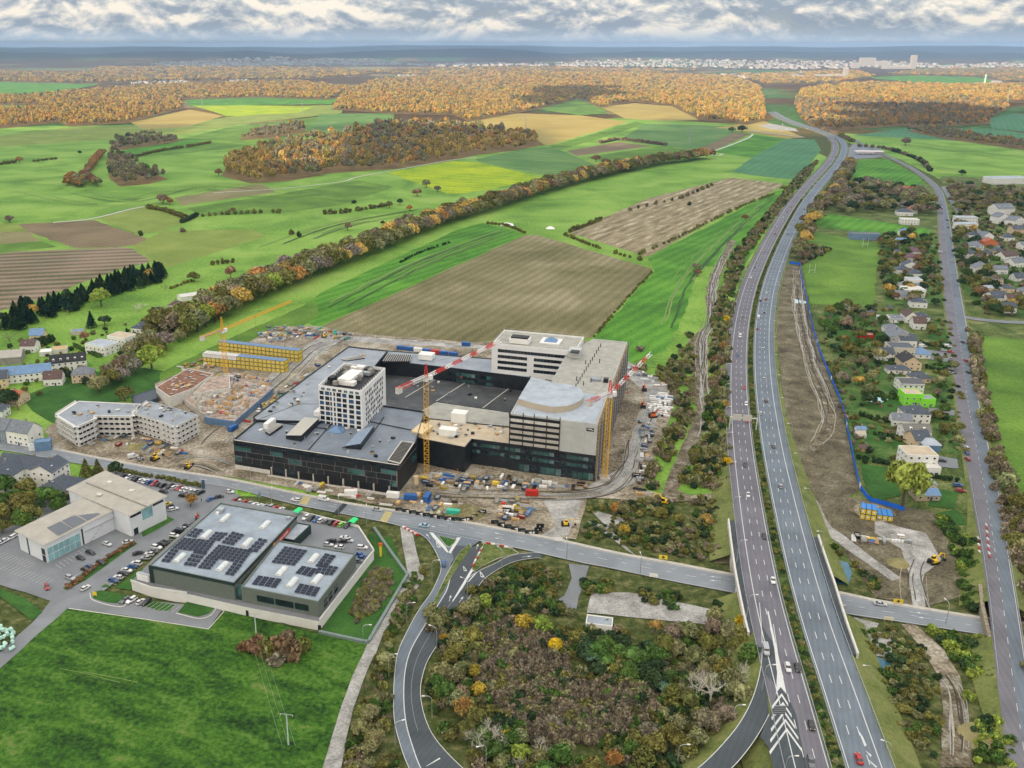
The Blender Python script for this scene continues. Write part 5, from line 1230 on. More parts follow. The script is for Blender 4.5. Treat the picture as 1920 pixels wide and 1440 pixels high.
for i,(x,y,R_,h_,t,w_,kd) in enumerate([(652,432,5.5,9,'taupe','standing alone in the meadow west of the belt','tree'),(718,422,3,5,'dark','with a round crown alone near the belt','tree'),(730,390,5,9,'olive','beside the hedge north of the lone oak','tree'),(750,384,4.5,8,'dark','second in line along the hedge','tree'),(768,396,4,8,'orange','glowing alone in the meadow beside the belt','tree'),
 (782,368,7,11,'rust','by the corner of the mustard field','tree'),(799,352,7,12,'sage','on the edge of the mustard field','tree'),(820,360,6,9,'taupe','behind the mustard field tree','tree'),(306,382,9,13,'taupe','widest of the pair beside the stubble strip','tree'),(319,384,5,9,'orange','smaller of the pair beside the stubble strip','tree'),
 (37,306,7,12,'orange','alone in front of the western hedge','tree'),(150,290,4,8,'dark','small and round in the western pasture','tree'),(410,330,6,12,'rust','at the western tip of the rounded wood','tree'),(1117,304,9,13,'rust','left of the pair touching the far belt','tree'),(1135,309,9,12,'rust','right of the pair touching the far belt','tree'),
 (1391,248,12,16,'dark','paired with another at the roadside works','tree'),(1372,248,9,12,'green','behind the dark roadside pair','tree'),(1697,273,13,17,'taupe','standing alone in the eastern meadow','tree'),(1397,413,4.5,7,'rust','alone in the bright valley meadow','tree'),(1803,329,6,9,'dark','by the white school building','tree'),(1470,358,7,8,'olive','at the tip of the pale ploughed field','tree'),
 (1307,517,4,6,'rust','at the start of the muddy track','tree'),(1305,505,4,6,'taupe','beside the muddy track start','tree'),(342,435,4,4,'taupe','alone on the light western meadow','bush'),(264,442,3,5,'dark','at the corner of the brown field','bush'),(18,417,7,8,'taupe','at the west end of the field track','tree'),
 (664,381,4,4,'dark','in the meadow north of the hedge','bush'),(561,444,3,5,'dark','in the meadow west of the belt','bush'),(546,440,3.4,5,'olive','paired in the meadow west of the belt','bush'),(437,398,4,6,'rust','in the hedge row','tree'),(1200,658,3.6,3,'taupe','on the green slope behind the office block','bush'),(1292,385,3,4,'dark','on the field boundary','bush')]):
 tree(G(x,y)+Vector((0,0,.2)),R_,h_,t,w_,'lone trees in the fields',kd)
for P,n in (([(128,348),(136,336),(150,352),(158,342)],4),([(158,334),(168,322),(176,310),(185,298),(192,290)],5),([(165,338),(176,345),(186,352)],3)):
 along(P,16,[('orange',2),('rust',2),('sage',1)],'in the small autumn group in the western pasture','autumn trees in the western pasture','tree',(7,9),(11,14),seed=n)
# dark conifers by the left houses
scatter([(0,608),(40,575),(60,580),(120,562),(160,552),(205,532),(250,515),(308,508),(312,526),(250,545),(190,562),(130,590),(60,610),(10,622)],9,[('pine',3),('dark',1)],'in the dark row behind the western gardens','dark conifers behind the western gardens',[('cone',5),('tree',.6)],(3.4,4.8),(9,13),seed=4)
for (x,y,R_,h_,t,kd,w_) in [(38,618,5,14,'pine','cone','tallest at the left end of the dark row'),(190,575,9,15,'fresh','tree','with light green leaves breaking the dark conifer row'),(62,592,5,9,'gold','tree','squeezed between the dark conifers'),(255,585,8,11,'bare','bare','on the slope below the conifer row'),(280,527,5,11,'gold','tree','among the far dark conifers'),(310,545,4,8,'bare','bareb','small one on the green slope'),(172,615,4,13,'pine','cone','alone in the garden below the row'),(197,610,5,8,'dark','tree','beside the lone garden conifer'),(364,528,6,9,'olive','tree','on the meadow edge'),(433,522,5,12,'rust','tree','at the near end of the belt beside the solar barn'),
 (285,692,9,16,'fresh','tree','big and rounded on the green bank above the curved flats'),(18,640,8,10,'bare','bareb','at the left edge behind the barn'),(240,640,3,10,'pine','cone','beside the white flat roofed villa'),(160,640,3.4,7,'rust','tree','at the garden hedge by the villa'),(12,765,8,11,'dark','tree','beside the red roofed house'),(35,770,8,12,'bare','bareb','large and brown beside the red roofed house'),(235,752,6,9,'olive','tree','right behind the curved flats'),
 (1692,948,10.5,24,'fresh','tree','huge and yellow green beside the village bungalow'),(1590,585,8,11,'bare','bare','wide and pale below the sports field')]:
 tree((*W(x,y),.2),R_,h_,t,w_,'single garden trees',kd)
scatter([(180,738),(215,690),(250,660),(300,610),(370,575),(400,590),(345,640),(300,670),(270,690),(225,725),(190,745)],10,[('olive',3),('sage',2),('taupe',2),('grey',1)],'in the tangled strip behind the western houses','trees behind the western houses',[('tree',5),('bareb',1)],(4.5,7),(7,12),seed=8)
along([(118,702),(140,712),(165,722)],3,[('dark',1),('green',1)],'in the clipped hedge round the cream house','hedge of the cream house',R_=(1.8,2.2),Ht=(3.4,4))
along([(55,655),(75,648),(100,640)],6,[('dark',2),('green',1)],'on the green lane behind the barn','bushes behind the barn',R_=(3.5,5),Ht=(4,6))
along([(140,650),(160,660),(190,672)],2.6,[('green',1)],'in the clipped lime hedge of the villa','villa hedge',R_=(1.6,1.8),Ht=(2,2.4))
scatter([(-20,1010),(-20,905),(30,925),(70,925),(128,930),(136,962),(60,1000),(10,1010)],8,[('green',3),('olive',3),('dark',2),('sage',1)],'in the thicket beside the pale hall','trees beside the pale hall',[('tree',5),('bareb',.6)],(3.6,5.6),(6,10),seed=3)
for (x,y,R_,h_,t,kd,w_) in [(163,896,3.4,10,'olive','cone','left of the pair behind the pale hall'),(185,893,3,9,'olive','cone','right of the pair behind the pale hall'),(218,890,4,6.5,'dark','tree','round crown behind the pale hall'),(358,950,3.6,6,'orange','tree','alone on the car park corner'),(15,960,4,11,'sage','bareb','in front of the slate roofed flats')]:
 tree((*W(x,y),.4),R_,h_,t,w_,'trees round the pale hall',kd)
along([(225,884),(260,892),(300,898),(380,915)],3.2,[('olive',2),('dark',1),('lemon',1),('rust',1)],'between car park and main road','hedge between car park and main road',R_=(1.4,2),Ht=(1.2,1.8),z=.4)
along([(128,1103),(150,1088),(200,1050),(250,1022)],3,[('rust',2),('olive',2),('lemon',1)],'on the verge between the two car parks','verge shrubs between the car parks',R_=(1.2,1.8),Ht=(1,1.6),z=.4)
# scrub around the loop
thicket('undergrowth',[(800,1150),(890,1110),(960,1070),(1020,1060),(1060,1075),(1040,1130),(1090,1160),(1250,1215),(1340,1170),(1415,1180),(1422,1260),(1395,1330),(1330,1400),(1270,1450),(1200,1500),(1000,1510),(880,1430),(815,1360),(800,1300),(815,1240)],2.9,[('olive',3),('green',2.4),('sage',2.4),('taupe',1),('dark',2)],'dense mixed scrub filling the inside of the road loop',(1.4,2.6),(1.2,3.2),5)
thicket('reeds',[(905,1190),(960,1165),(1020,1185),(1060,1215),(1065,1265),(1110,1290),(1220,1290),(1240,1330),(1200,1380),(1100,1400),(1000,1395),(950,1350),(905,1290)],2.0,[('reed',5),('taupe',2)],'brown reed bed in the middle of the road loop',(1.2,2.0),(1.8,3),6)
scatter([(815,1180),(900,1125),(930,1150),(900,1200),(895,1290),(930,1370),(1000,1400),(1080,1420),(1150,1440),(1100,1480),(960,1480),(860,1390),(820,1330),(815,1250)],6.4,[('olive',4),('sage',3),('green',1.6),('gold',.5),('taupe',1.5),('fresh',.6)],'in the western thicket inside the road loop','trees in the western thicket of the loop',[('tree',6),('bareb',1.2)],(2.6,4.2),(4.5,8),seed=12)
scatter([(1230,1260),(1260,1200),(1340,1165),(1410,1175),(1418,1260),(1390,1330),(1300,1420),(1180,1450),(1150,1400),(1240,1360),(1260,1300)],6.0,[('olive',4),('sage',3),('taupe',2),('green',1)],'in the eastern thicket inside the road loop','trees in the eastern thicket of the loop',[('tree',5),('bareb',2)],(2.4,4.2),(5,9),seed=13)
scatter([(1090,1200),(1200,1210),(1280,1240),(1250,1300),(1160,1280),(1100,1270)],6.0,[('dark',3),('green',3),('teal',1)],'in the dark green middle of the road loop','dark trees in the middle of the loop','tree',(2.8,4.4),(3.5,6),seed=14)
for (x,y,R_,h_,t,kd,w_) in [(1330,1325,8,21,'bare','bare','tallest one near the east side of the loop'),(1308,1310,5.5,15,'bare','bare','left neighbour of the tallest pale one'),(1385,1290,5.5,14,'bare','bare','close to the slip road bend'),(905,1410,6,17,'bare','bare','in the west part of the loop'),(885,1400,3.4,10,'bare','bare','leaning beside the western one'),(920,1380,3.6,10,'bare','bare','behind the western pair'),(1012,1420,3.5,9,'bare','bare','in front of the milky pond'),(1038,1370,3,7,'bare','bare','right behind the milky pond'),(980,1435,3.4,8,'bare','bare','by the lower edge near the pond'),
 (982,1180,3.8,6,'lemon','tree','round, next to the reed bed top'),(1015,1185,4.4,6,'fresh','tree','beside the round yellow one at the reed bed'),(1041,1222,2.9,5,'yellow','tree','small on the reed bed edge'),(868,1345,3.2,7,'orange','tree','in the western thicket near the lamp'),(890,1275,2.2,6,'lemon','tree','slim in the western thicket'),(897,1310,2.8,6,'lemon','tree','below the slim one in the western thicket'),(953,1392,2,4,'yellow','tree','small near the pond'),(1392,1185,3.4,6.5,'yellow','tree','at the foot of the bridge parapet'),(1395,1320,3,6,'orange','tree','on the inside of the slip road bend'),(1228,1185,2.6,5,'gold','tree','beside the fenced transformer yard'),
 (1150,1440,2.5,6,'orange','tree','at the bottom edge of the loop'),(832,1205,1.6,3.4,'yellow','tree','at the kerb of the loop'),(1170,1002,2.3,5,'lemon','tree','slender in the hollow below the site track'),(1240,940+30,2.6,5,'olive','tree','above the black sheeting'),(1270,985,3,6,'olive','tree','by the black sheeting'),(1325,985,3,5.5,'gold','tree','at the end of the black sheeting'),(1152,965,2.6,6,'orange','tree','first at the black sheeting'),(1168,968,2.8,6.5,'sage','tree','second at the black sheeting'),(1362,880,2.4,7,'yellow','tree','beside the motorway gantry verge'),(1357,660,3.4,7,'orange','tree','on the motorway verge above the gantry'),(1358,768,2.6,6,'gold','tree','on the verge right below the gantry'),(1362,608,3,7,'yellow','tree','on the verge far up the motorway')]:
 tree((*W(x,y),.2),R_,h_,t,w_,'single trees round the loop',kd)
# west bank of the loop, field bush, motorway verges
thicket('undergrowth',[(768,1085),(800,1060),(790,1105),(765,1145),(738,1200),(730,1260),(728,1330),(735,1390),(755,1440),(790,1500),(640,1500),(650,1440),(680,1330),(705,1250),(735,1170)],2.7,[('olive',3),('sage',3),('green',2),('taupe',1.4)],'scrubby bank between gravel track and slip road',(1.2,2.4),(1.2,2.8),7)
scatter([(690,1280),(730,1240),(728,1390),(750,1440),(660,1440)],6,[('olive',3),('sage',3),('green',1),('taupe',1)],'on the bank west of the slip road','trees on the bank west of the slip road',[('tree',3),('bareb',1)],(2,3.4),(3.5,6),seed=21)
for (x,y,R_,h_,t) in [(480,1222,4,5,'rust'),(500,1232,4.4,5.5,'olive'),(520,1225,4.4,5.6,'rust'),(545,1235,4.6,6,'rust'),(565,1222,4,5.2,'olive'),(540,1212,4.2,5.6,'taupe'),(458,1218,2.6,2.8,'rust'),(520,1245,3.6,3.4,'taupe')]:
 tree((*W(x,y),.2),R_,h_,t,'in the clump by the power pole in front of the store','clump by the power pole','bush')
thicket('undergrowth',[(1335,600),(1372,480),(1440,400),(1500,325),(1535,300),(1520,325),(1450,410),(1400,480),(1378,540),(1366,620),(1362,760),(1368,915),(1300,922),(1272,905),(1320,820),(1334,700)],4.2,[('olive',3),('taupe',1.6),('dark',1.6),('sage',3),('rust',.5),('green',.8)],'long scrub strip along the west side of the motorway',(1.8,3.4),(2,4.6),9)
thicket('undergrowth',[(1185,690),(1250,690),(1290,620),(1300,640),(1300,780),(1250,880),(1225,925),(1205,900),(1262,790),(1262,740),(1240,712)],4.0,[('olive',2),('taupe',2),('sage',3),('dark',1)],'rough bushes between the site road and the muddy haul track',(1.6,3),(1.6,3.6),10)
thicket('undergrowth',[(1100,945),(1240,935),(1372,935),(1370,1000),(1365,1060),(1250,1040),(1110,1010),(1085,1000),(1100,950)],3.4,[('olive',3),('sage',2),('dark',2),('green',1),('taupe',1)],'weeds and bushes in the hollow between site and main road',(1.1,2.2),(.8,2.2),11)
thicket('undergrowth',[(1090,1085),(1370,1140),(1366,1175),(1250,1140),(1090,1110)],3.2,[('green',2),('dark',2),('olive',2)],'dark bushes on the bank south of the main road',(1.2,2.4),(1,2.4),12)
thicket('undergrowth',off_poly if False else [(1500,925),(1530,1000),(1600,1060),(1660,1100),(1640,1110),(1590,1050),(1540,1030),(1530,1000),(1495,930)],3.2,[('green',2),('dark',2),('olive',2)],'bushes down the bank east of the bridge parapet',(1.2,2.2),(1,2.2),13)
thicket('undergrowth',[(1755,960),(1790,990),(1830,1020),(1838,1150),(1800,1140),(1800,1060),(1762,1010)],3.0,[('green',4),('dark',2),('fresh',1)],'leafy green bank beside the village street bridge',(1.4,2.6),(1.4,3.2),14)
thicket('undergrowth',[(1730,1180),(1860,1205),(1868,1290),(1880,1330),(1900,1440),(1830,1440),(1818,1340),(1800,1270),(1770,1215)],3.0,[('green',3),('fresh',3),('dark',2)],'bright green bushes between dirt track and street in the corner',(1.4,2.6),(1.4,3),15)
thicket('undergrowth',[(1600,1190),(1620,1290),(1700,1390),(1760,1430),(1760,1270),(1730,1215),(1680,1180)],3.2,[('olive',3),('green',2),('sage',2),('dark',2)],'rough growth west of the dirt track',(1.1,2),(.9,2),16)
thicket('undergrowth',[(1812,620),(1836,625),(1850,750),(1880,860),(1920,960),(1960,1000),(1980,1440),(1940,1440),(1918,1250),(1896,1100),(1870,950),(1845,830),(1825,720)],3.6,[('taupe',4),('bare',2),('olive',2),('sage',1)],'brown thicket along the east side of the village street',(1.6,3),(2,4.6),17)
scatter([(1880,900),(1960,960),(1980,1440),(1950,1440),(1930,1250),(1905,1080)],8,[('taupe',3),('sage',2),('olive',2),('orange',.4)],'east of the village street near the edge','trees east of the village street',[('bareb',3),('tree',2)],(3,5),(6,10),seed=31)
thicket('undergrowth',[(1560,470),(1500,500),(1512,430),(1560,360),(1600,300),(1600,325),(1570,370),(1530,410),(1510,460)],6,[('taupe',3),('olive',1),('dark',1)],'brown scrub between motorway and sports field',(2,3.6),(2.5,5),18)
scatter([(1488,490),(1500,425),(1545,370),(1590,305),(1603,310),(1580,370),(1545,400),(1520,440),(1508,492)],13,[('taupe',2.4),('gold',.8),('sage',2),('olive',1)],'in the autumn row east of the motorway','trees in the row east of the motorway','tree',(5,7.5),(9,15),seed=22,mass=True)
scatter([(1560,398),(1575,362),(1620,342),(1680,352),(1730,360),(1755,395),(1740,410),(1690,395),(1640,398),(1600,405)],17,[('dark',3),('olive',2),('taupe',2),('sage',2),('grey',1)],'in the grove above the upper gardens','trees of the grove above the village','tree',(6,9),(9,14),seed=23,mass=True)
scatter([(1645,455),(1690,430),(1740,445),(1770,520),(1760,575),(1690,570),(1660,560),(1650,500)],17,[('olive',3),('dark',2.4),('rust',.5),('gold',.3),('taupe',1),('green',1.5)],'in the upper village gardens','trees in the upper gardens',[('tree',5),('bareb',1)],(3.5,5.5),(6,9),seed=24,mass=True)
scatter([(1535,600),(1590,575),(1670,590),(1660,650),(1640,690),(1640,760),(1600,800),(1600,870),(1560,700)],15,[('olive',3),('dark',2),('taupe',1.4),('orange',.4),('gold',.3),('sage',1.4),('green',1.4)],'in the long back gardens','trees in the back gardens',[('tree',5),('bareb',1)],(3.2,5.2),(5.5,9),seed=25)
scatter([(1738,620),(1775,640),(1790,700),(1800,790),(1800,870),(1770,850),(1752,790),(1745,700)],15,[('olive',3),('sage',2),('orange',.3),('gold',.5),('taupe',1),('green',1)],'in a front garden beside the village street','trees in the front gardens',[('tree',4),('bareb',2)],(2.6,4.2),(5,8),seed=26,mass=True)
scatter([(1780,420),(1830,425),(1830,470),(1880,560),(1960,560),(1960,600),(1840,590),(1800,540)],15,[('olive',3),('taupe',1.6),('rust',.6),('dark',2),('gold',.3),('green',1)],'in the gardens east of the village street','trees in the eastern gardens',[('tree',5),('bareb',1)],(3.4,5.6),(6,10),seed=27,mass=True)
scatter([(1770,345),(1860,350),(1980,370),(1980,395),(1880,395),(1800,400),(1775,370)],21,[('taupe',3),('olive',2),('dark',1)],'on the scrubland by the white school building','trees by the school building','tree',(4.5,7),(6,9),seed=28,mass=True)
along([(1610,275),(1660,280),(1720,300),(1745,322)],14,[('taupe',2),('dark',2)],'on the verge of the road bend at the top of the village','shrubs along the road bend',R_=(4,6),Ht=(4,7))
along([(1545,245),(1575,256),(1600,268)],20,[('taupe',2),('olive',2)],'on the verge by the far motorway bend','shrubs at the motorway bend',R_=(6,8),Ht=(6,9))
def median():
 pts = []; rr = random.Random(3)
 for p in resample(near(off2(0),200,1300),1.5):
  if near_main(p,2): continue
  c = TI[pick(rr,[('olive',3),('green',2),('dark',2),('sage',1)])]; pts.append((p.x+rr.uniform(-.7,.7),p.y,p.z-.2,rr.uniform(.8,1.5),rr.uniform(.8,1.5),rr.uniform(0,6),c))
 stuff('median_planting',pts,BUSH,'low green planting in the motorway median','planting')
median()

thicket('reeds',[(672,1110),(700,1070),(728,1068),(740,1085),(728,1120),(700,1152),(668,1168),(655,1150)],1.6,[('reed',3),('sage',2),('olive',2)],'oval of brown reeds in the lawn right of the store',(.9,1.5),(.8,1.6),41)
thicket('undergrowth',[(1535,600),(1600,570),(1690,580),(1690,870),(1620,900),(1600,840),(1570,740),(1545,660)],7.5,[('dark',2),('olive',3),('sage',2),('taupe',2),('green',2)],'bushes and beds in the long back gardens',(1.2,2.6),(1,2.6),42)
thicket('undergrowth',[(1738,600),(1785,600),(1800,700),(1812,850),(1760,850),(1745,720)],7,[('dark',2),('olive',3),('sage',2),('green',2)],'bushes in the front gardens',(1.1,2.2),(1,2.2),43)
thicket('undergrowth',[(1650,440),(1755,440),(1775,570),(1655,570)],9,[('dark',2),('olive',3),('sage',2),('green',2)],'bushes in the upper gardens',(1.6,3),(1.4,3),44)
thicket('undergrowth',[(1790,350),(1980,365),(1980,600),(1850,590),(1800,540),(1785,420)],11,[('dark',2),('olive',3),('taupe',3),('green',2)],'bushes in the eastern gardens',(2,4),(1.6,3.6),45)
thicket('undergrowth',[(-60,640),(120,640),(300,590),(330,620),(200,700),(120,730),(-60,780)],11,[('dark',2),('olive',3),('sage',2),('green',2)],'garden bushes of the western houses',(1.2,2.4),(1.2,2.6),46)
ORD = 'first second third fourth fifth sixth seventh eighth ninth tenth eleventh twelfth thirteenth fourteenth fifteenth sixteenth seventeenth eighteenth nineteenth twentieth'.split()
# ------------------------------------------------------------------ cranes
def lattice(mb,a,b,w_,m_,n,w2=None,r=.09,tri=False):
 a,b = Vector(a),Vector(b); d = (b-a).normalized(); q = d.to_track_quat('Z','Y'); w2 = w2 or w_
 cs = [(-.5,-.5),(.5,-.5),(.5,.5),(-.5,.5)] if not tri else [(-.5,-.5),(.5,-.5),(0,.5)]
 def pt(i,t): k = w_+(w2-w_)*t; return a.lerp(b,t)+q @ Vector((cs[i][0]*k,cs[i][1]*k,0))
 mm = m_ if callable(m_) else (lambda t: m_)
 for i in range(len(cs)):
  for k in range(n):
   M_ = mm(k/n); mb.bar(pt(i,k/n),pt(i,(k+1)/n),r,M_,4); j = (i+1) % len(cs)
   mb.bar(pt(i,k/n),pt(j,(k+1)/n),r*.62,M_,3); mb.bar(pt(i,k/n),pt(j,k/n),r*.6,M_,3)
m_craney = mat('crane_yellow',(.68,.40,.03),.5,var=.1); m_crew = mat('crane_white',(.75,.75,.75),.5,var=.1); m_crer = mat('crane_red',(.60,.05,.04),.5,var=.1)
def rw(t): return m_crer if int(t*9) % 2 else m_crew
def crane(base,zt,tip,jm,lab,cjl=14,mast=m_craney,w_=2.3,jr=.15,peak=7,tipz=None):
 """tower crane: base point, mast top height, jib tip (world), materials"""
 b = Vector(base); root = empty('tower_crane',b,0,lab,'crane',None)
 mb = MB(); lattice(mb,b,(b.x,b.y,zt),w_,mast,int(zt/2.6),r=.14); part(mb,'mast',root)
 mb = MB(); mb.box((b.x,b.y,.6),(5,5,1.2),m_conc); part(mb,'footing',root)
 d = Vector((tip.x-b.x,tip.y-b.y,0)).normalized(); s_ = Vector((-d.y,d.x,0)); ang = math.atan2(d.y,d.x)
 mb = MB(); mb.bar((b.x,b.y,zt),(b.x,b.y,zt+1.6),1.5,m_crew,8); part(mb,'slewing_ring',root)
 mb = MB(); c = b+s_*-1.9+d*1.0; mb.box((c.x,c.y,zt+1.9),(1.9,1.6,2.2),m_crew,ang); mb.box((c.x+d.x*.9,c.y+d.y*.9,zt+2.1),(.2,1.4,1.2),m_glass,ang); part(mb,'cab',root)
 mb = MB(); lattice(mb,(b.x,b.y,zt+1.6),(b.x,b.y,zt+1.6+peak),1.8,m_crer if jm is rw else mast,4,.4,r=.13); part(mb,'apex',root)
 j0 = Vector((b.x,b.y,zt+2.2)); j1 = Vector(tip); L_ = (j1-j0).length
 mb = MB(); lattice(mb,j0,j1,1.5,jm,int(L_/1.9),r=jr,tri=True); part(mb,'jib',root)
 k0 = j0; k1 = j0-d*cjl; mb = MB(); lattice(mb,k0,k1,1.5,jm if jm is not rw else (lambda t: m_crew if t < .5 else m_crer),6,r=.14); mb.box(((k0+k1)/2)[:],(cjl,1.4,.15),m_galv,ang); part(mb,'counter_jib',root)
 mb = MB(); q = k1+d*1.6; mb.box((q.x,q.y,q.z-.8),(3,1.9,2.8),m_concl,ang); part(mb,'counterweight',root)
 mb = MB(); ap = Vector((b.x,b.y,zt+1.6+peak)); mb.bar(ap,j0.lerp(j1,.62)+Vector((0,0,.7)),.05,m_black,3); mb.bar(ap,k1+Vector((0,0,.7)),.05,m_black,3); part(mb,'pendant_lines',root)
 mb = MB(); t_ = j0.lerp(j1,.45); mb.box((t_.x,t_.y,t_.z-.9),(1.4,1.1,.4),m_black,ang); mb.bar((t_.x,t_.y,t_.z-.9),(t_.x,t_.y,t_.z-9),.04,m_black,3); mb.box((t_.x,t_.y,t_.z-9.4),(.5,.4,.9),m_crer); part(mb,'hook_trolley',root)
 return root
# heights follow from where mast foot and mast top stand in the photo
def topz(bx,by,tx,ty):
 p = W(bx,by); z = 5.
 while z < 120:
  if proj(p[0],p[1],z)[1] <= ty: return z
  z += .5
 return z
zA = topz(800,897,800,715); pA = Vector((*W(800,897),0))
crane(pA,zA,Wv(938,638,zA+4),rw,'middle tower crane on a yellow mast with a red and white jib over the courtyard',cjl=22)
zB = topz(1133,898,1143,745); pB = Vector((*W(1133,898),0))
crane(pB,zB,Wv(1220,662,zB+14),rw,'tower crane at the corner of the office block with its red and white jib raised',cjl=18)
zC = topz(424,705,417,625); pC = Vector((*W(424,705),0))
crane(pC,zC,Wv(546,564,zC+4),m_craney,'all yellow tower crane behind the concrete shell, jib reaching over the belt',cjl=20,peak=9)
# ------------------------------------------------------------------ the store with solar roof
st = empty('store',(*W(441,1146),0),0,'large grey store with solar panels on two flat roofs above a white base','store')
S1 = [Wv(*p,11.7) for p in [(279,1059.5),(438.5,1093),(556.5,967),(413,942)]]
m_rs = mat('store_roof',(.25,.30,.36),.7,var=.22,scale=.15)
S1b = block(S1,4,11.7,m_store,m_rs,st,par=.6,pm=m_store)
S2 = [Wv(*p,10.6) for p in [(452,1099.5),(597,1128),(667,1037),(521,1012.5)]]
block(S2,4,10.6,m_store,m_rs,st,par=.6,pm=m_store)
m_base = mat('white_base_wall',(.66,.66,.64),.85,var=.06,scale=.3)
Zp = 4.0
POD = [Wv(*p,Zp) for p in [(246,1090),(284,1103),(330,1112),(350,1113),(455,1137),(598,1165),(701,1034),(672,988),(560,960),(413,935),(290,1045)]]
mb = MB(); mb.prism(POD,0,Zp,m_base,a_mid); part(mb,'podium',st)
def wallstrip(px,z0,h,wd,m_,name):
 P = [Wv(*p,z0) for p in px]; mb = MB()
 for a,b in zip(P,P[1:]):
  t = b-a; mb.box(((a.x+b.x)/2,(a.y+b.y)/2,z0+h/2),(t.length+wd,wd,h),m_,math.atan2(t.y,t.x))
 return part(mb,name,st)
wallstrip([(600,1164),(701,1034),(672,989),(560,961)],Zp,1.0,.35,m_base,'parapet')
wallstrip([(246,1091),(284,1104),(350,1114)],Zp,1.0,.3,m_base,'parapet')
# dark band and vertical corner strip, glazed bridge between the halls
a,b = S1b[0],S1b[1]
def wallbox(A,B,s0,s1,z0,z1,m_,name,out=.06,th=.2):
 A,B = Vector((A.x,A.y,0)),Vector((B.x,B.y,0)); t = (B-A).normalized(); n = Vector((t.y,-t.x,0)); p = A+t*(s0+s1)/2+n*out; mb = MB(); mb.box((p.x,p.y,(z0+z1)/2),(s1-s0,th,z1-z0),m_,math.atan2(t.y,t.x)); return part(mb,name,st)
P1,P2 = ccw(S1),ccw(S2); L1 = (P1[1]-P1[0]).length; L2 = (P2[1]-P2[0]).length
m_anth = mat('anthracite_band',(.018,.035,.035),.5,var=.1)
wallbox(P1[0],P1[1],-.1,L1+.1,10.4,11.75,m_anth,'fascia'); wallbox(P1[0],P1[1],-.1,1.8,4,10.4,m_anth,'corner_panel')
wallbox(P1[1],P1[2],0,(P1[2]-P1[1]).length,10.7,11.75,m_anth,'fascia')
for s0,s1 in ((6.5,13.5),(14.1,21.5),(22.1,27.6)): wallbox(P2[0],P2[1],s0,s1,5.6,8.2,m_glass,'window',.04)
for s0,s1 in ((4.5,7.5),(9,12),(14,17)): wallbox(P2[1],P2[2],s0,s1,5.2,8,m_glass,'window',.04)
for s0,s1,z0,z1 in ((3,4,.3,2.6),(8.5,9.2,.8,1.6),(22,28.5,1.2,2.3),(33.4,36,.2,2.4)): wallbox(P1[0]+(P1[1]-P1[0]).normalized()*0,P1[1],s0,s1,z0,z1,m_glass,'window',1.0)
PW0,PW1 = Wv(455,1137,Zp),Wv(598,1165,Zp)
for s0,s1,z1 in ((1.2,2.3,2.6),(30.6,31.8,2.4)): wallbox(PW0,PW1,s0,s1,.1,z1,m_black,'door',.05)
p = (P1[1]+P2[0])/2; mb = MB(); mb.box((p.x+1.2,p.y+2.2,4.5),(3.4,3,9),m_glassg,rad(AX)); part(mb,'glazed_link',st)
# photovoltaic tables
def solar(quadpx,z,nr,nc,rt,gap=.35,miss=()):
 a,b,c,d = [Wv(*p,z) for p in quadpx]
 for r in range(nr):
  for k in range(nc):
   if (r,k) in miss: continue
   def at(u,v): return a.lerp(b,u).lerp(d.lerp(c,u),v)
   u0,u1 = (k+.06)/nc,(k+.94)/nc; v0,v1 = (r+.12)/nr,(r+.12+.62)/nr; mb = MB()
   q = [at(u0,v0),at(u1,v0),at(u1,v1),at(u0,v1)]; q = [Vector((p.x,p.y,z+.25+(.0 if i < 2 else .35))) for i,p in enumerate(q)]
   mb.add(q,[(0,1,2,3)],m_solar); lo = [p-Vector((0,0,.08)) for p in q]; mb.add(q+lo,[(0,4,5,1),(1,5,6,2),(2,6,7,3),(3,7,4,0)],m_galv)
   part(mb,'solar_panel',rt)
for Q,nr,nc in [([(301,1054),(318,1056.5),(337,1032),(322,1029)],4,2),([(343,1061),(367,1064),(391,1036),(366,1031)],4,3),([(322,1029),(388,1038),(405,1015),(345,1009)],5,7),([(348,1006),(368,1010),(383,994),(366,991)],3,2),([(390,1013),(412,1016),(430,1000),(405,998)],3,3),
     ([(370,1066),(394,1069.5),(412,1048),(388,1044)],4,3),([(388,1044),(455,1059),(475,1033),(410,1022)],5,8),([(414,1019),(438,1024),(460,1003),(437,997)],4,3),([(421,1078),(438,1081),(456,1060),(438,1055)],4,2),([(462,1034),(482,1037),(504,1013),(487,1009)],4,2)]: solar(Q,11.2,nr,nc,st)
for Q,nr,nc in [([(508,1056),(553,1062),(578,1033),(534,1025)],6,5),([(471,1097),(518,1104),(530,1087),(484,1080)],4,4),([(590,1063),(612,1067),(632,1043),(610,1038)],5,2),([(553,1076),(584,1083),(597,1068),(566,1062)],4,3),([(590,1078),(624,1080),(636,1064),(600,1058)],3,4),([(551,1112),(592,1120),(602,1103),(562,1095)],4,4)]: solar(Q,10.1,nr,nc,st)
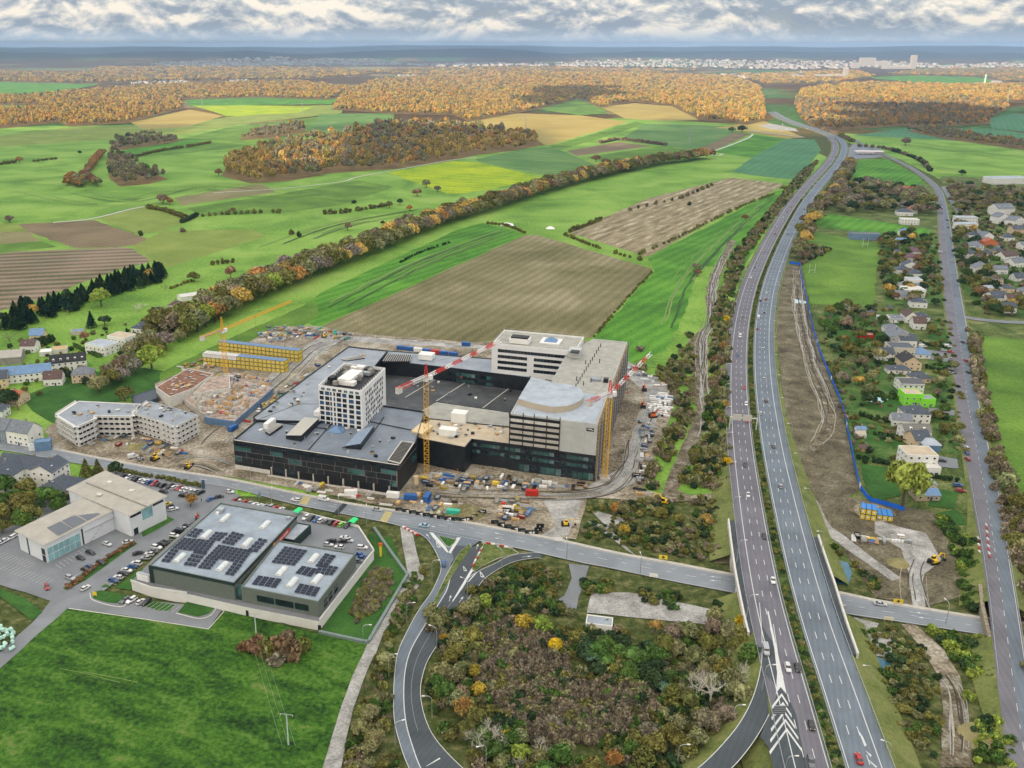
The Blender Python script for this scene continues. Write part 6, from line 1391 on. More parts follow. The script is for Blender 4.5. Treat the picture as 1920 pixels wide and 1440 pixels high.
def skyl(px,py,z,L_=6.2,W_=2.2,n=3):
 c = Wv(px,py,z); a = rad(73); ux = Vector((math.cos(a),math.sin(a),0)); mb = MB(); mb.box((c.x,c.y,z+.15),(L_+.4,W_+.4,.5),m_concl,a); pts = []
 for k in range(n*2+1):
  t = -L_/2+L_*k/(n*2); q = c+ux*t; h = .75 if k % 2 else .55
  ring = []
  for j in range(7): th = math.pi*j/6; s_ = Vector((-ux.y,ux.x,0))*math.cos(th)*W_/2; ring.append((q.x+s_.x,q.y+s_.y,z+.4+math.sin(th)*h))
  pts.append(ring)
 vs = [v for r_ in pts for v in r_]; fs = [(i*7+j,(i+1)*7+j,(i+1)*7+j+1,i*7+j+1) for i in range(len(pts)-1) for j in range(6)]+[tuple(range(7)),tuple(range(len(vs)-7,len(vs)))[::-1]]
 mb.add(vs,fs,m_frost); part(mb,'skylight',st)
for x,y in ((387,1003),(422,972),(337,1047),(417,1063),(464,1018),(497,985)): skyl(x,y,11.2)
for x,y in ((528,1072),(588,1048),(548,1093),(594,1087)): skyl(x,y,10.1)
boxat(st,'roof_plant',414,960,11.2,(3,2.5,1.8),m_galv,-17); boxat(st,'roof_plant',541,973,11.2,(1.6,1.6,1),m_galv,-17); boxat(st,'roof_plant',408,964,11.2,(1.2,1.2,1),m_wall,-17)
for x,y in ((468,1069),(480,1056)): boxat(st,'roof_plant',x,y,8,(2.2,1,1.2),m_wall,0)
# entrance canopy block with red lettered sign
mb = MB(); E_ = [Wv(*p,8.6) for p in [(528,1008),(556,980),(582,983),(573,1004),(550,1014)]]; 
block([Wv(*p,8) for p in [(527,1009),(552,1013),(583,984),(557,979)]],4,8,m_anth,m_roofl,st,par=.4)
wl = (P1[2]-P1[1]).normalized(); wn = Vector((wl.y,-wl.x,0)); ang1 = math.atan2(wl.y,wl.x); Ls = (P1[2]-P1[1]).length
def text_obj(txt,size,loc,rot,m_,name,root,ext=.04,bold=False):
 cu = bpy.data.curves.new(name,'FONT'); cu.body = txt; cu.size = size; cu.extrude = ext; cu.align_x = 'CENTER'; cu.align_y = 'CENTER'
 t = bpy.data.objects.new(name,cu); link(t); bpy.context.view_layer.update()
 me = bpy.data.meshes.new_from_object(t.evaluated_get(bpy.context.evaluated_depsgraph_get())); me.materials.clear(); me.materials.append(m_); bpy.data.objects.remove(t)
 o = bpy.data.objects.new(name,me); link(o); o.location = loc; o.rotation_euler = rot; under(o,root); return o
sgn = P1[1]+wl*(Ls-15)+wn*.2; mb = MB(); mb.box((sgn.x,sgn.y,9.3),(14.5,.25,2.0),m_red,ang1); q = sgn-wl*7.2; mb.bar((q.x+wn.x*.1,q.y+wn.y*.1,9.2),(q.x+wn.x*.3,q.y+wn.y*.3,9.2),1.6,mat('sign_orange',(.75,.28,.03),.5,var=.05),14); part(mb,'sign_board',st)
text_obj('SHOPPING CENTER',1.25,(sgn.x+wn.x*.16,sgn.y+wn.y*.16,9.3),(math.pi/2,0,ang1),m_crew,'sign_lettering',st)
# stainless tanks and ramp by the store's left end
for k in range(4):
 c = Wv(262+k*5.2,1085+k*1.4,Zp); mb = MB(); mb.bar((0,0,0),(0,0,2.6),1.0,m_crew,10); mb.bar((0,0,2.6),(0,0,2.9),.7,m_galv,10); mb.build('cooling_unit',loc=(c.x,c.y,Zp),label=['first','second','third','fourth'][k]+' white cooling unit from the left on the store terrace',cat='cooling unit',group='cooling units on the store terrace')
# ------------------------------------------------------------------ the pale hall in two wings
def hall(name,P,zs,z0,wall,roof,lab,cat='hall',over=1.2,th=.45):
 """P roof outline at photo heights zs (list); walls set in under an overhanging roof"""
 c = sum(P,Vector((0,0,0)))/len(P); root = empty(name,(c.x,c.y,0),0,lab,cat); n = len(P); inn = [p+(c-p).normalized()*over for p in P]
 vs = [(p.x,p.y,z0) for p in inn]+[(p.x,p.y,z-th) for p,z in zip(inn,zs)]; mb = MB(); fs = []
 for i in range(n):
  j = (i+1) % n; f = (i,j,n+j,n+i); a,b,d = (Vector(vs[k]) for k in f[:3]); nn = (b-a).cross(d-a); mid = (a+b)/2
  fs.append(f if nn.dot(mid-Vector((c.x,c.y,mid.z))) > 0 else f[::-1])
 mb.add(vs,fs,wall); part(mb,'wall',root)
 tv = [Vector((p.x,p.y,z)) for p,z in zip(P,zs)]; mb = MB(); tr = tessellate_polygon([tv]); 
 tr = [t if (tv[t[1]]-tv[t[0]]).cross(tv[t[2]]-tv[t[0]]).z > 0 else t[::-1] for t in tr]; lo = [v-Vector((0,0,th)) for v in tv]
 mb.add(tv,tr,roof); mb.add(lo,[t[::-1] for t in tr],roof); mb.add(tv+lo,[(i,(i+1) % n,n+(i+1) % n,n+i) for i in range(n)],m_concl); part(mb,'roof',root)
 return root,inn
m_rooft = mat('roof_taupe',(.36,.345,.31),.8,var=.12,scale=.2)
m_hallw = mat('hall_wall',(.62,.65,.69),.8,var=.06,scale=.2)
h2,in2 = hall('pale_hall',[Wv(124,917,11),Wv(197,882.5,12),Wv(313,930,12),Wv(243,967,11)],(11,12.2,12.2,11),0,m_hallw,m_rooft,'larger pale hall with a taupe folded roof beside the car park')
mb = MB(); mb.bar(Wv(161,904.5,11.75),Wv(277,950.5,11.75),.3,m_concd); part(mb,'roof_gutter',h2)
for x,y in ((206,905),(247,921),(186,928)): boxat(h2,'roof_hatch',x,y,11.6,(2.4,1.8,.6),m_concl,-20)
boxat(h2,'window',286,960,5.4,(3.0,6,4.6),m_glassg,-20) if False else None
h1,in1 = hall('pale_hall',[Wv(27,996,9.4),Wv(157.5,934,10),Wv(216,955,10),Wv(80,1022,9.4)],(9.8,10.4,10,9.2),0,m_hallw,m_rooft,'long pale hall with solar panels on its roof and a glazed corner')
def hwall(root,A,B,s0,s1,z0,z1,m_,name,out=.05):
 A,B = Vector((A.x,A.y,0)),Vector((B.x,B.y,0)); t = (B-A).normalized(); n = Vector((t.y,-t.x,0)); p = A+t*(s0+s1)/2+n*out; mb = MB(); mb.box((p.x,p.y,(z0+z1)/2),(s1-s0,.16,z1-z0),m_,math.atan2(t.y,t.x)); return part(mb,name,root)
Lh = (in1[2]-in1[3]).length
m_glassl = mat('pale_blue_glass',(.22,.40,.44),.15,0,.6,var=.25,scale=.3)
for k in range(6):
 for r_ in range(2): hwall(h1,in1[3],in1[2],1+k*2.6,3.3+k*2.6,.5+r_*3.2,3.4+r_*3.2,m_glassl,'window')
for k in range(2): hwall(h1,in1[0],in1[3],(in1[3]-in1[0]).length-2.6,(in1[3]-in1[0]).length-.3,.4+k*3.3,3.3+k*3.3,m_glass,'window')
hwall(h1,in1[0],in1[3],6,7,.2,8.5,m_glassg,'window'); hwall(h1,in1[3],in1[2],17.3,18,.5,8,m_black,'window')
for k in range(5): hwall(h1,in1[3],in1[2],20+k*1.5,21.4+k*1.5,1+k*1.1,1.25+k*1.1,m_galv,'stair_flight',.9)
hwall(h1,in1[3],in1[2],18.5,34,6.2,6.5,m_galv,'walkway',.8)
L3 = (in2[2]-in2[3]).length
for s0,s1,z0,z1,m_ in ((.4,6,9,10.3,m_glass),(6.6,12,5.4,10.2,m_glassl),(12.5,L3-1,9.6,10.6,m_glass),(1.4,3.6,.3,3.4,m_glass)): hwall(h2,in2[3],in2[2],s0,s1,z0,z1,m_,'window')
solar([(110,1003),(135,1003),(189,961),(168,955)][0:4] and [(88,989),(111,1004),(189,964),(167,954)],10.0,1,1,h1) if False else None
def solarflat(Q,z,nr,nc,rt):
 a,b,c,d = [Wv(*p,z) for p in Q]
 for r in range(nr):
  for k in range(nc):
   at = lambda u,v: a.lerp(b,u).lerp(d.lerp(c,u),v); q = [at((k+.04)/nc,(r+.04)/nr),at((k+.96)/nc,(r+.04)/nr),at((k+.96)/nc,(r+.96)/nr),at((k+.04)/nc,(r+.96)/nr)]
   q = [Vector((p.x,p.y,z+.12)) for p in q]; mb = MB(); mb.prism(q,z-.3,z+.12,m_galv,m_solar2); part(mb,'solar_panel',rt)
m_solar2 = mat('solar_grey',(.10,.115,.14),.35,.2,.6,var=.1,scale=.5)
solarflat([(87,990),(108,1004),(190,964),(167,953)],9.85,3,12,h1)
# ------------------------------------------------------------------ flats, shells, cabins
m_flat = mat('flats_render',(.66,.67,.67),.85,var=.12,scale=.4)
fl = empty('apartment_block',(*W(240,830),0),0,'curved four storey flats with scaffolding and wrapped balconies, still under construction','apartment building')
FL1 = [Wv(*p,12) for p in [(107,778),(148,751.5),(264,757),(247,780),(178,779),(176,785),(143,800)]]
FL2 = [Wv(*p,12) for p in [(250,773),(281,752),(370,777),(328,799),(300,788)]]
block(FL1,0,12,m_flat,m_roofg,fl,par=.5); block(FL2,0,12,m_flat,m_roofg,fl,par=.5,pm=m_roofl)
f1,f2 = ccw(FL1),ccw(FL2)
def edge_between(P,a,b):
 return P[a],P[b]
def allfac(P,rows,dz,w_,h,sp_,root,m1,m2,only=None,bal=False):
 n = len(P)
 for i in range(n):
  A,B = P[i],P[(i+1) % n]; L_ = (B-A).length; t = (B-A)/L_
  if Vector((t.y,-t.x)).y > .35 or L_ < 3: continue      # faces turned away from the road side
  facade(root,A,B,.9,rows,dz,max(1,int(L_/sp_)),w_,h,m1,m2,.8)
  if bal:
   nn = Vector((t.y,-t.x,0)); mid = (A+B)/2
   for r_ in range(rows):
    p = mid+nn*.8; mb = MB(); mb.box((p.x,p.y,r_*dz+2.9),(L_*.94,1.6,.22),m_wall,math.atan2(t.y,t.x)); p = mid+nn*1.55; mb.box((p.x,p.y,r_*dz+3.5),(L_*.94,.1,.9),m_concl,math.atan2(t.y,t.x)); part(mb,'balcony',root)
allfac(f1,4,2.9,1.9,1.9,3.0,fl,m_glass,m_black,bal=True); allfac(f2,4,2.9,1.2,1.7,3.4,fl,m_glass,m_black,bal=True)
roof_things([(150,760),(255,762),(240,775),(130,785)],11.6,12,'clutter on the curved flats roof',21); roof_things([(262,772),(285,758),(355,777),(325,792)],11.6,16,'clutter on the right wing of the curved flats',22)
# concrete shells behind
sh = empty('concrete_shell',(*W(340,760),0),0,'half built concrete shell with rust coloured formwork deck and props','building shell')
for Q,z0,z1,wm,tm in [([(292,726),(352,690),(400,701),(362,728),(318,744)],0,7,m_concl,m_rust),([(345,748),(384,716),(440,698),(510,712),(470,760),(440,790),(380,775)],0,3.6,m_conc,mat('slab_pinkish',(.33,.26,.22),.9,var=.65,scale=.35)),([(362,738),(392,708),(430,703),(432,727)],3.6,6.8,m_concl,mat('slab_pinkish',(.33,.26,.22))),([(383,782),(440,790),(512,728),(500,716)],0,4.2,m_bluel,mat('slab_pinkish',(.33,.26,.22))),([(246,742),(292,728),(296,745),(255,762)],0,3.2,m_slate,m_slate)]:
 block([Wv(*p,z1) for p in Q],z0,z1,wm,tm,sh,par=.25)
rr = random.Random(5); mb = MB()
for k in range(320):
 x,y = rr.uniform(355,512),rr.uniform(704,788)
 if not inpoly(x,y,[(352,748),(384,712),(440,700),(510,716),(480,755),(440,786),(380,776)]): continue
 c = Wv(x,y,3.6); mb.box((c.x,c.y,3.6+.9),(rr.choice([.3,3,5]),rr.choice([.25,.25,.3]),rr.uniform(1.4,2.8)),rr.choice([m_concl,m_concl,m_conc,m_wood]),rad(-17)+rr.choice([0,math.pi/2]))
part(mb,'inner_walls',sh,kind='stuff')
mb = MB()
for k in range(120):
 x,y = rr.uniform(292,400),rr.uniform(690,744)
 if inpoly(x,y,[(298,726),(352,692),(396,702),(360,727),(318,741)]): c = Wv(x,y,7); mb.box((c.x,c.y,7+rr.uniform(.05,.5)),(rr.uniform(1,4.5),rr.uniform(.2,1.6),.2),rr.choice([m_rust,m_wood,m_concl,m_conc,m_galv]),rad(-17)+rr.choice([0,1.57]))
part(mb,'formwork_boards',sh,kind='stuff')
# dark retaining sheet piles
def cabins(p0,p1,n,floors,z0,lab,w_=2.44,d_=6,roof=m_bluel,group='stacked site cabins',skipf=None,white=0):
 """row of stacked cabins from photo point p0 to p1 (ground line of their fronts)"""
 A,B = Wv(*p0,z0),Wv(*p1,z0); t = (B-A).normalized(); L_ = (B-A).length; back = Vector((-t.y,t.x,0)); back = back if back.y > 0 else -back; ang = math.atan2(t.y,t.x); w_ = L_/n
 protos = {}
 for f in range(floors):
  for k in range(n):
   if skipf and skipf(f,k): continue
   wh = f >= floors-1 and k < white
   key = wh
   c = A+t*w_*(k+.5)+back*d_/2; zz = z0+f*2.75
   root = empty('site_cabin',(c.x,c.y,zz),ang,f"{'white' if wh else 'yellow'} cabin, {['ground', 'middle', 'top'][f] if floors == 3 else ['lower', 'upper'][f]} row, {ORD[k]} from the left {lab}",'site cabin',group)
   if key not in protos:
    mb = MB(); body = m_crew if wh else m_yel; mb.box((0,0,1.32),(w_-.16,d_-.1,2.45),body)
    fr = MB(); fm = mat('cabin_frame',(.03,.07,.11),.5,var=.1) if not wh else m_galv
    for sx in (-1,1):
     for sy in (-1,1): fr.box((sx*(w_/2-.08),sy*(d_/2-.05),1.35),(.17,.17,2.7),fm)
     fr.box((sx*(w_/2-.08),0,.09),(.15,d_,.18),fm); fr.box((sx*(w_/2-.08),0,2.62),(.15,d_,.16),fm)
    for sy in (-1,1): fr.box((0,sy*(d_/2-.05),.1),(w_,.16,.2),fm); fr.box((0,sy*(d_/2-.05),2.62),(w_,.16,.2),fm)
    rf = MB(); rf.box((0,0,2.66),(w_-.1,d_-.05,.08),m_concl if wh else roof)
    wn_ = MB(); wn_.box((-.1,-d_/2+.02,1.5),(.85,.12,.95),m_black); wn_.box((-.1,-d_/2-.05,1.5),(.72,.04,.8),m_glass if k % 2 else m_crew)
    protos[key] = (mb.mesh('body'),fr.mesh('frame'),rf.mesh('roof'),wn_.mesh('window'))
   me = protos[key]
   inst(me[0],'body',(0,0,0),0,root); inst(me[1],'frame',(0,0,0),0,root); inst(me[3],'window',(0,0,0),0,root)
   if f == floors-1 or (skipf and skipf(f+1,k)): inst(me[2],'roof',(0,0,0),0,root)
cabins((381,684),(534,700),19,3,0,'in the front yellow block',white=8)
cabins((410,662),(560,680),20,3,0,'in the rear yellow block')
cabins((1611,973),(1642,978),3,2,0,'beside the blue fence',d_=6,roof=mat('cabin_roof_blue',(.05,.22,.60),.5,var=.1))
cabins((1643,975),(1674,979),3,1,0,'at the end of the yard block',roof=mat('cabin_roof_blue',(.05,.22,.60),.5,var=.1),d_=7)
def container(px,py,ang,m_,cn,where,L_=6,z=.3,group=None,W_=2.44,h=2.6):
 c = Wv(px,py,z); mb = MB(); mb.box((0,0,h/2),(L_,W_,h),m_)
 root = empty('container',(c.x,c.y,z),rad(ang),f'{cn} container {where}','container',group); o = mb.build('body',root)
 r_ = MB(); n = int(L_/.5)
 for k in range(n):
  for s_ in (-1,1): r_.box((-L_/2+(k+.5)*L_/n,s_*(W_/2+.03),h/2),(.18,.07,h-.4),m_)
 r_.build('ribs',root,kind='stuff'); d_ = MB(); d_.box((L_/2+.03,W_/4,h/2),(.06,W_/2-.08,h-.3),m_); d_.box((L_/2+.03,-W_/4,h/2),(.06,W_/2-.08,h-.3),m_); d_.box((L_/2+.08,.2,h/2),(.05,.06,h-.4),m_galv); d_.build('door',root)
 return root
# ------------------------------------------------------------------ houses
def house(px,py,w_,d_,ang,eh,rh,wall,roof,lab,kind='gable',ridge='x',wins=2,dormers=0,zr=None,chim=True,cat='house',z0=0.):
 c = Wv(px,py,(zr if zr is not None else eh+rh*.5)); root = empty('house' if cat == 'house' else cat.replace(' ','_'),(c.x,c.y,z0),rad(ang),lab,cat)
 if ridge == 'y': root.rotation_euler.z += math.pi/2; w_,d_ = d_,w_
 x,y = w_/2,d_/2; mb = MB(); o_ = .35
 if kind == 'flat':
  mb.box((0,0,eh/2),(w_,d_,eh),wall)
  for s_ in (-1,1): mb.box((0,s_*(y-.15),eh+.2),(w_,.3,.4),wall); mb.box((s_*(x-.15),0,eh+.2),(.3,d_-.6,.4),wall)
  mb.build('wall',root); rf = MB(); rf.box((0,0,eh+.06),(w_-.6,d_-.6,.08),roof); rf.build('roof',root); R_ = None
 else:
  hx = x if kind == 'gable' else max(.4,x-y*.9)
  mb.box((0,0,eh/2),(w_,d_,eh),wall)
  if kind == 'gable':
   for s_ in (-1,1): mb.add([(s_*x,-y,eh),(s_*x,y,eh),(s_*x,0,eh+rh-.15)],[(0,1,2) if s_ > 0 else (0,2,1)],wall)
  mb.build('wall',root); rf = MB(); ox,oy = x+o_,y+o_; hz = eh+rh; e_ = eh-.2
  rxx = ox if kind == 'gable' else hx
  T = [(-ox,-oy,e_),(ox,-oy,e_),(ox,oy,e_),(-ox,oy,e_),(-rxx,0,hz),(rxx,0,hz)]
  fs = [(0,1,5,4),(2,3,4,5)]+([(1,2,5),(3,0,4)] if kind == 'hip' else [])
  rf.add(T,fs,roof); lo = [(a,b,c_-.18) for a,b,c_ in T]; rf.add(lo,[f[::-1] for f in fs],roof); rf.add(T+lo,[(1,0,6,7),(3,2,8,9)]+([(2,1,7,8),(0,3,9,6)] if kind == 'hip' else [(0,4,10,6),(4,3,9,10),(2,5,11,8),(5,1,7,11)]),roof); ro = rf.build('roof',root)
  if chim: ch = MB(); ch.box((x*.3,y*.2,eh+rh+.1),(.7,.7,1.6),m_concd); ch.build('chimney',ro)
  for k in range(dormers):
   dx = -x+(k+.5)*w_/dormers; dm = MB(); dm.box((dx,-y*.62,eh+rh*.34+.1),(1.2,1.7,1.1),m_crew); dm.box((dx,-y*.62-.87,eh+rh*.34+.1),(.8,.05,.8),m_glass); dm.build('dormer',ro)
  if not dormers and rh > 1.5:
   sk = MB(); 
   sk.box((-x*.35,-y*.5-.05,eh+rh*.5+.06),(.9,1.1,.1),m_frost); sk.build('rooflight',ro)
 if wins:
  n = max(1,int(w_/3.2)); me = window_mesh(1.3,1.2,m_glass,m_crew); nf = max(1,int(eh/2.7))
  for f in range(nf):
   for k in range(n): inst(me,'window',(-x+w_*(k+.5)/n,-y-.02,f*2.8+1.7),0,root)
   m2 = max(1,int(d_/4))
   for k in range(m2):
    inst(me,'window',(x+.02,-y+d_*(k+.5)/m2,f*2.8+1.7),math.pi/2,root); inst(me,'window',(-x-.02,-y+d_*(k+.5)/m2,f*2.8+1.7),-math.pi/2,root)
  dr = MB(); dr.box((x*.1+.9,-y-.04,1.05),(1.0,.08,2.1),m_slate); dr.build('door',root)
 return root
HS = [ # px, py, w, d, ang, eave, ridge h, wall, roof, label, kwargs
 (1706,585,9,13,-8,5,4,m_wall,m_tileb,'white house with steep brown tiled roof beside the roundabout turning',dict(ridge='y')),(1723,598,9,9,-8,5,4,m_wall,m_tileb,'rear brown roofed wing touching the white gabled house',dict(ridge='x')),
 (1680,592,10,12,-8,3.4,1.6,m_wall,m_slatel,'low grey roofed bungalow with glass porch west of the brown roofs',dict(kind='hip')),(1656,593,8,7,-8,3,.4,m_wall,m_concd,'flat grey garage annex at the garden edge',dict(kind='flat')),
 (1687,622,16,16,-8,6,3.8,mat('grey_render',(.42,.42,.42),.85,var=.1),m_slatel,'broad grey house with wide grey gable facing the yard',dict(ridge='y')),(1672,608,8,9,-8,5,2.2,m_wall,m_slate,'slate roofed side wing behind the broad grey house',dict(kind='hip')),
 (1688,647,16,13,-6,8,.4,mat('beige_render',(.50,.46,.40),.85,var=.08),m_slate,'tall beige flat roofed block with dark roof panels',dict(kind='flat')),
 (1705,668,12,14,-6,5.5,4.2,m_cream,m_black,'cream gabled house with black roof and bright rooflights',dict(ridge='y')),(1684,687,14,8,-6,3.2,2,m_wall,m_slate,'low slate roofed annex in front of the cream gable',dict(kind='hip')),
 (1706,712,13,13,-4,6,1.4,m_wall,mat('roof_charcoal',(.10,.105,.115),.8,var=.2),'house with a broad charcoal roof above the green one',dict(kind='gable',ridge='x')),
 (1709,734,11,10,-4,7,.4,m_lime,m_roofb,'bright lime green cube house with a gravel roof',dict(kind='flat')),(1737,744,8,8,-4,5,.4,m_lime,m_roofg,'lower lime green extension with a terrace roof',dict(kind='flat')),
 (1716,764,14,11,-3,6,3.2,m_wall,m_slate,'white house with hipped slate roof below the lime one',dict(kind='hip')),(1716,798,14,10,-3,6,2.6,m_wall,mat('roof_weathered',(.16,.16,.15),.9,var=.25),'white house with weathered grey roof and wide dormer',dict(kind='gable',dormers=2)),
 (1742,824,9,10,-3,4,2,m_bluel,m_roofl,'pale blue many sided conservatory wing',dict(kind='hip',wins=0)),(1722,845,15,12,-3,8.5,.4,m_wall,m_roofb,'big white villa with a flat sand coloured roof',dict(kind='flat')),(1746,872,7,7,-3,4.5,.3,m_wall,m_concl,'low white garage cube beside the big villa',dict(kind='flat')),
 (1733,897,8,11,-2,3.4,1.2,m_cream,m_bluel,'rear wing of the bungalow with pale blue roof',dict(ridge='y')),(1735,918,11,8,-2,3.2,1.6,mat('brick_beige',(.40,.31,.24),.85,var=.15),m_bluel,'beige brick bungalow with pale blue roof beside the huge tree',dict()),
 (1623,626,10,6,-6,3.4,.4,m_red,m_concd,'red walled garden barn with a grey roof',dict(kind='flat',wins=0,cat='barn')),(1614,800,5,4,-3,2.6,1,m_wall,m_bluel,'small blue roofed garden shed',dict(wins=0,cat='shed')),(1614,812,5,4,-3,2.4,.3,m_concl,m_roofb,'small flat garden shed below the blue one',dict(kind='flat',wins=0,cat='shed')),(1622,835,5,5,-3,2.4,1.2,m_wood,m_tileb,'brown tiled summerhouse near the blue fence',dict(kind='hip',wins=0,cat='shed')),
 (1668,575,5,4,-6,2.4,.8,m_wood,m_slate,'dark roofed shed by the sports field corner',dict(wins=0,cat='shed')),(1632,583,5,4,-6,2.4,.8,m_wood,m_slate,'dark roofed hut beside the small lawn',dict(wins=0,cat='shed')),
 (1697,352,22,11,-12,6,4,m_cream,m_tiler,'long house with a red tiled roof at the top of the village',dict()),(1690,366,22,16,-12,5,3,m_wall,m_slate,'wide slate blue roof in front of the red one',dict(kind='hip')),(1668,362,12,14,-12,4,3,m_wall,m_bluel,'blue roofed wing left of the wide slate roof',dict(kind='hip')),(1683,380,20,6,-12,3,.3,m_wall,m_roofl,'low pale outbuilding under the slate roofs',dict(kind='flat',wins=0)),
 (1696,393,18,13,-10,5,3.5,m_wall,m_slate,'white house with dark hipped roof above the modern villa',dict(kind='hip')),(1711,389,10,12,-10,5,3.5,m_wall,m_tiler,'small red roofed wing behind the dark hipped roof',dict(ridge='y')),(1705,410,20,12,-10,6,.4,m_wall,m_concl,'white modern villa with stepped flat roofs in the upper village',dict(kind='flat')),
 (1704,466,22,12,-8,4,3.5,m_wall,mat('tiles_plum',(.14,.08,.10),.8,var=.2),'bungalow with plum coloured hipped roofs',dict(kind='hip')),(1708,478,15,10,-8,4,3,m_wall,mat('tiles_plum',(.14,.08,.10),.8,var=.2),'second plum roofed wing right below the first',dict(kind='hip')),(1706,492,15,10,-8,4.5,3.6,m_wall,m_slate,'white gabled house with blue roof panels below the plum roofs',dict(ridge='y')),
 (1713,522,12,10,-6,8,.4,m_wall,m_roofl,'upper white cube of the stepped flat roofed pair',dict(kind='flat')),(1711,540,17,14,-6,6.5,.4,m_wall,m_concl,'lower white cube of the stepped flat roofed pair',dict(kind='flat')),(1693,530,7,8,-6,3.4,.3,m_wall,m_roofl,'glass roofed annex beside the stepped cubes',dict(kind='flat',wins=0)),
 (1811,405,24,12,-3,9,1,m_wall,m_roofl,'tall pale apartment house with double curved roof, rear part',dict(kind='hip')),(1811,417,24,10,-3,8,1.4,m_wall,m_roofl,'tall pale apartment house with double curved roof, front part',dict(kind='hip')),
 (1879,385,24,18,10,9,5,m_wall,m_slatel,'white multi gabled apartment house at the east edge',dict(dormers=3)),(1876,402,18,12,20,8,4,m_wall,m_slatel,'white gabled wing in front of the eastern apartment house',dict(ridge='y')),(1905,408,22,12,25,6,4,m_wall,m_slatel,'pair of white gables right of the eastern apartment house',dict(ridge='y')),(1912,425,20,12,0,6,3,m_cream,m_slate,'cream house with slate roof at the east edge',dict()),
 (1850,437,12,10,0,5,4,m_wall,m_slatel,'white gabled house behind the orange one',dict(ridge='y')),(1855,449,14,9,0,4.5,3.4,mat('orange_render',(.55,.16,.06),.8,var=.1),m_tiler,'orange walled house with red roof',dict(ridge='y')),(1828,455,14,12,-3,6,3.4,m_wall,m_slatel,'white house with grey hipped roof left of the orange one',dict(kind='hip')),(1836,466,12,10,10,4,3,m_wall,m_slatel,'white gable turned towards the street below the hipped roof',dict(ridge='y')),
 (1838,480,14,10,-5,4.5,3,m_wall,m_tileb,'house with dark brown roof above the grey double gable',dict(kind='hip')),(1842,496,16,12,-8,5,4,m_wall,m_slatel,'double gabled white house with grey roofs',dict(ridge='y')),(1889,474,18,12,20,5,4,m_wall,m_tileb,'white house with deep brown roof on the rear street',dict()),(1905,486,15,11,20,5,4,m_wall,m_slatel,'grey roofed house beside the brown one on the rear street',dict()),
 (1862,520,14,10,-5,7,1.2,m_cream,m_slate,'yellow walled house with dark blue roof',dict(kind='hip')),(1862,536,13,9,-5,5,1.5,m_cream,m_roofl,'pale roofed house between the two blue roofs',dict(kind='hip')),(1868,550,15,12,15,5,4,m_wall,m_slate,'white gabled house with dark slate roof above the yellow tree',dict()),
 (1888,332,60,26,4,9,.5,m_wall,m_roofl,'long white school building with pillared front',dict(kind='flat',cat='school')),
 (1621,437,31,12,-7,6.5,.5,m_bluel,mat('roof_weathered',(.16,.16,.15),.9,var=.25),'pale blue warehouse beside the sports field',dict(kind='flat',cat='warehouse')),
 (43,690,33,11,18,6,4,m_wall,m_bluel,'long white terrace with a blue grey roof',dict(dormers=0)),(-6,700,12,11,18,6,4,m_cream,m_slate,'cream end house of the terrace at the left edge',dict()),(127,668,22,11,20,6,4,m_wall,m_black,'white row of houses with black roof and small dormers',dict(dormers=5)),(155,692,13,10,12,6,3.4,m_cream,m_slatel,'cream house with grey hipped roof',dict(kind='hip')),
 (191,643,18,14,-25,6.5,.4,m_wall,m_roofl,'white flat roofed villa in two cubes, nearer one',dict(kind='flat')),(228,628,16,12,-25,7,.4,m_wall,m_roofb,'white flat roofed villa with sand coloured roof terrace',dict(kind='flat')),(270,607,15,12,-15,4,3.6,m_wall,m_slate,'white house with dark slate roof at the belt',dict(kind='hip')),(312,597,14,12,-15,4,3.6,m_wall,m_bluel,'house with pale blue hipped roof under the belt',dict(kind='hip')),(335,582,14,10,-15,4,3.4,m_wall,m_slate,'small slate roofed house half hidden by the belt',dict(kind='hip')),
 (12,660,20,18,15,5,2.4,m_concd,m_rooft,'grey farm shed with a shallow roof at the left edge',dict(wins=0,cat='farm shed')),(20,735,16,12,-10,5,3.4,m_cream,m_tiler,'red tiled house at the left edge',dict()),(112,652,10,8,15,3,.4,m_concl,m_wood,'open timber carport behind the black roofed row',dict(kind='flat',wins=0,cat='carport')),(86,657,8,8,15,3,.4,m_concl,m_wall,'white roofed carport behind the black roofed row',dict(kind='flat',wins=0,cat='carport')),(145,619,9,6,15,2.6,.3,m_conc,m_bluel,'small blue grey hut on the green lane',dict(kind='flat',wins=0,cat='shed')),
 (40,795,17,11,-20,8,4.5,m_wall,m_slatel,'white three storey house with a steep grey roof',dict()),(5,790,12,11,-20,8,4.5,mat('slate_blue_wall',(.20,.24,.30),.8,var=.1),m_slatel,'slate blue house joined to the white one',dict()),
 (50,860,26,12,-15,8,4,m_wall,m_slate,'modern white flats with slate roof and dark glazed gable',dict()),(10,874,14,16,-15,8,4,m_wall,m_slate,'left wing of the modern slate roofed flats',dict(ridge='y')),(92,868,12,13,-15,9,3,m_wall,m_slate,'right wing of the modern flats with big square windows',dict(ridge='y')),(118,898,15,15,-20,3.4,4,m_wood,m_slate,'low building under a steep slate pyramid roof',dict(kind='hip')),
 (80,826,8,5,15,5.2,.2,m_bluel,m_bluel,'pale blue stacked site office by the flats',dict(kind='flat',wins=0,cat='site office')),(66,834,6,5,15,2.6,.2,m_wall,m_roofl,'white site office beside the pale blue one',dict(kind='flat',wins=0,cat='site office')),
 (515,497,40,13,33,5,1.6,m_wall,m_roofl,'long barn with blue solar rows on its roof beside the belt',dict(cat='barn',wins=0,chim=False)),(372,548,34,10,33,4,1.4,m_wall,m_concl,'long white roofed barn half hidden at the near end of the belt',dict(cat='barn',wins=0,chim=False)),(295,577,9,6,10,3,1.5,m_wall,m_slate,'small black and white cottage on the slope',dict()),
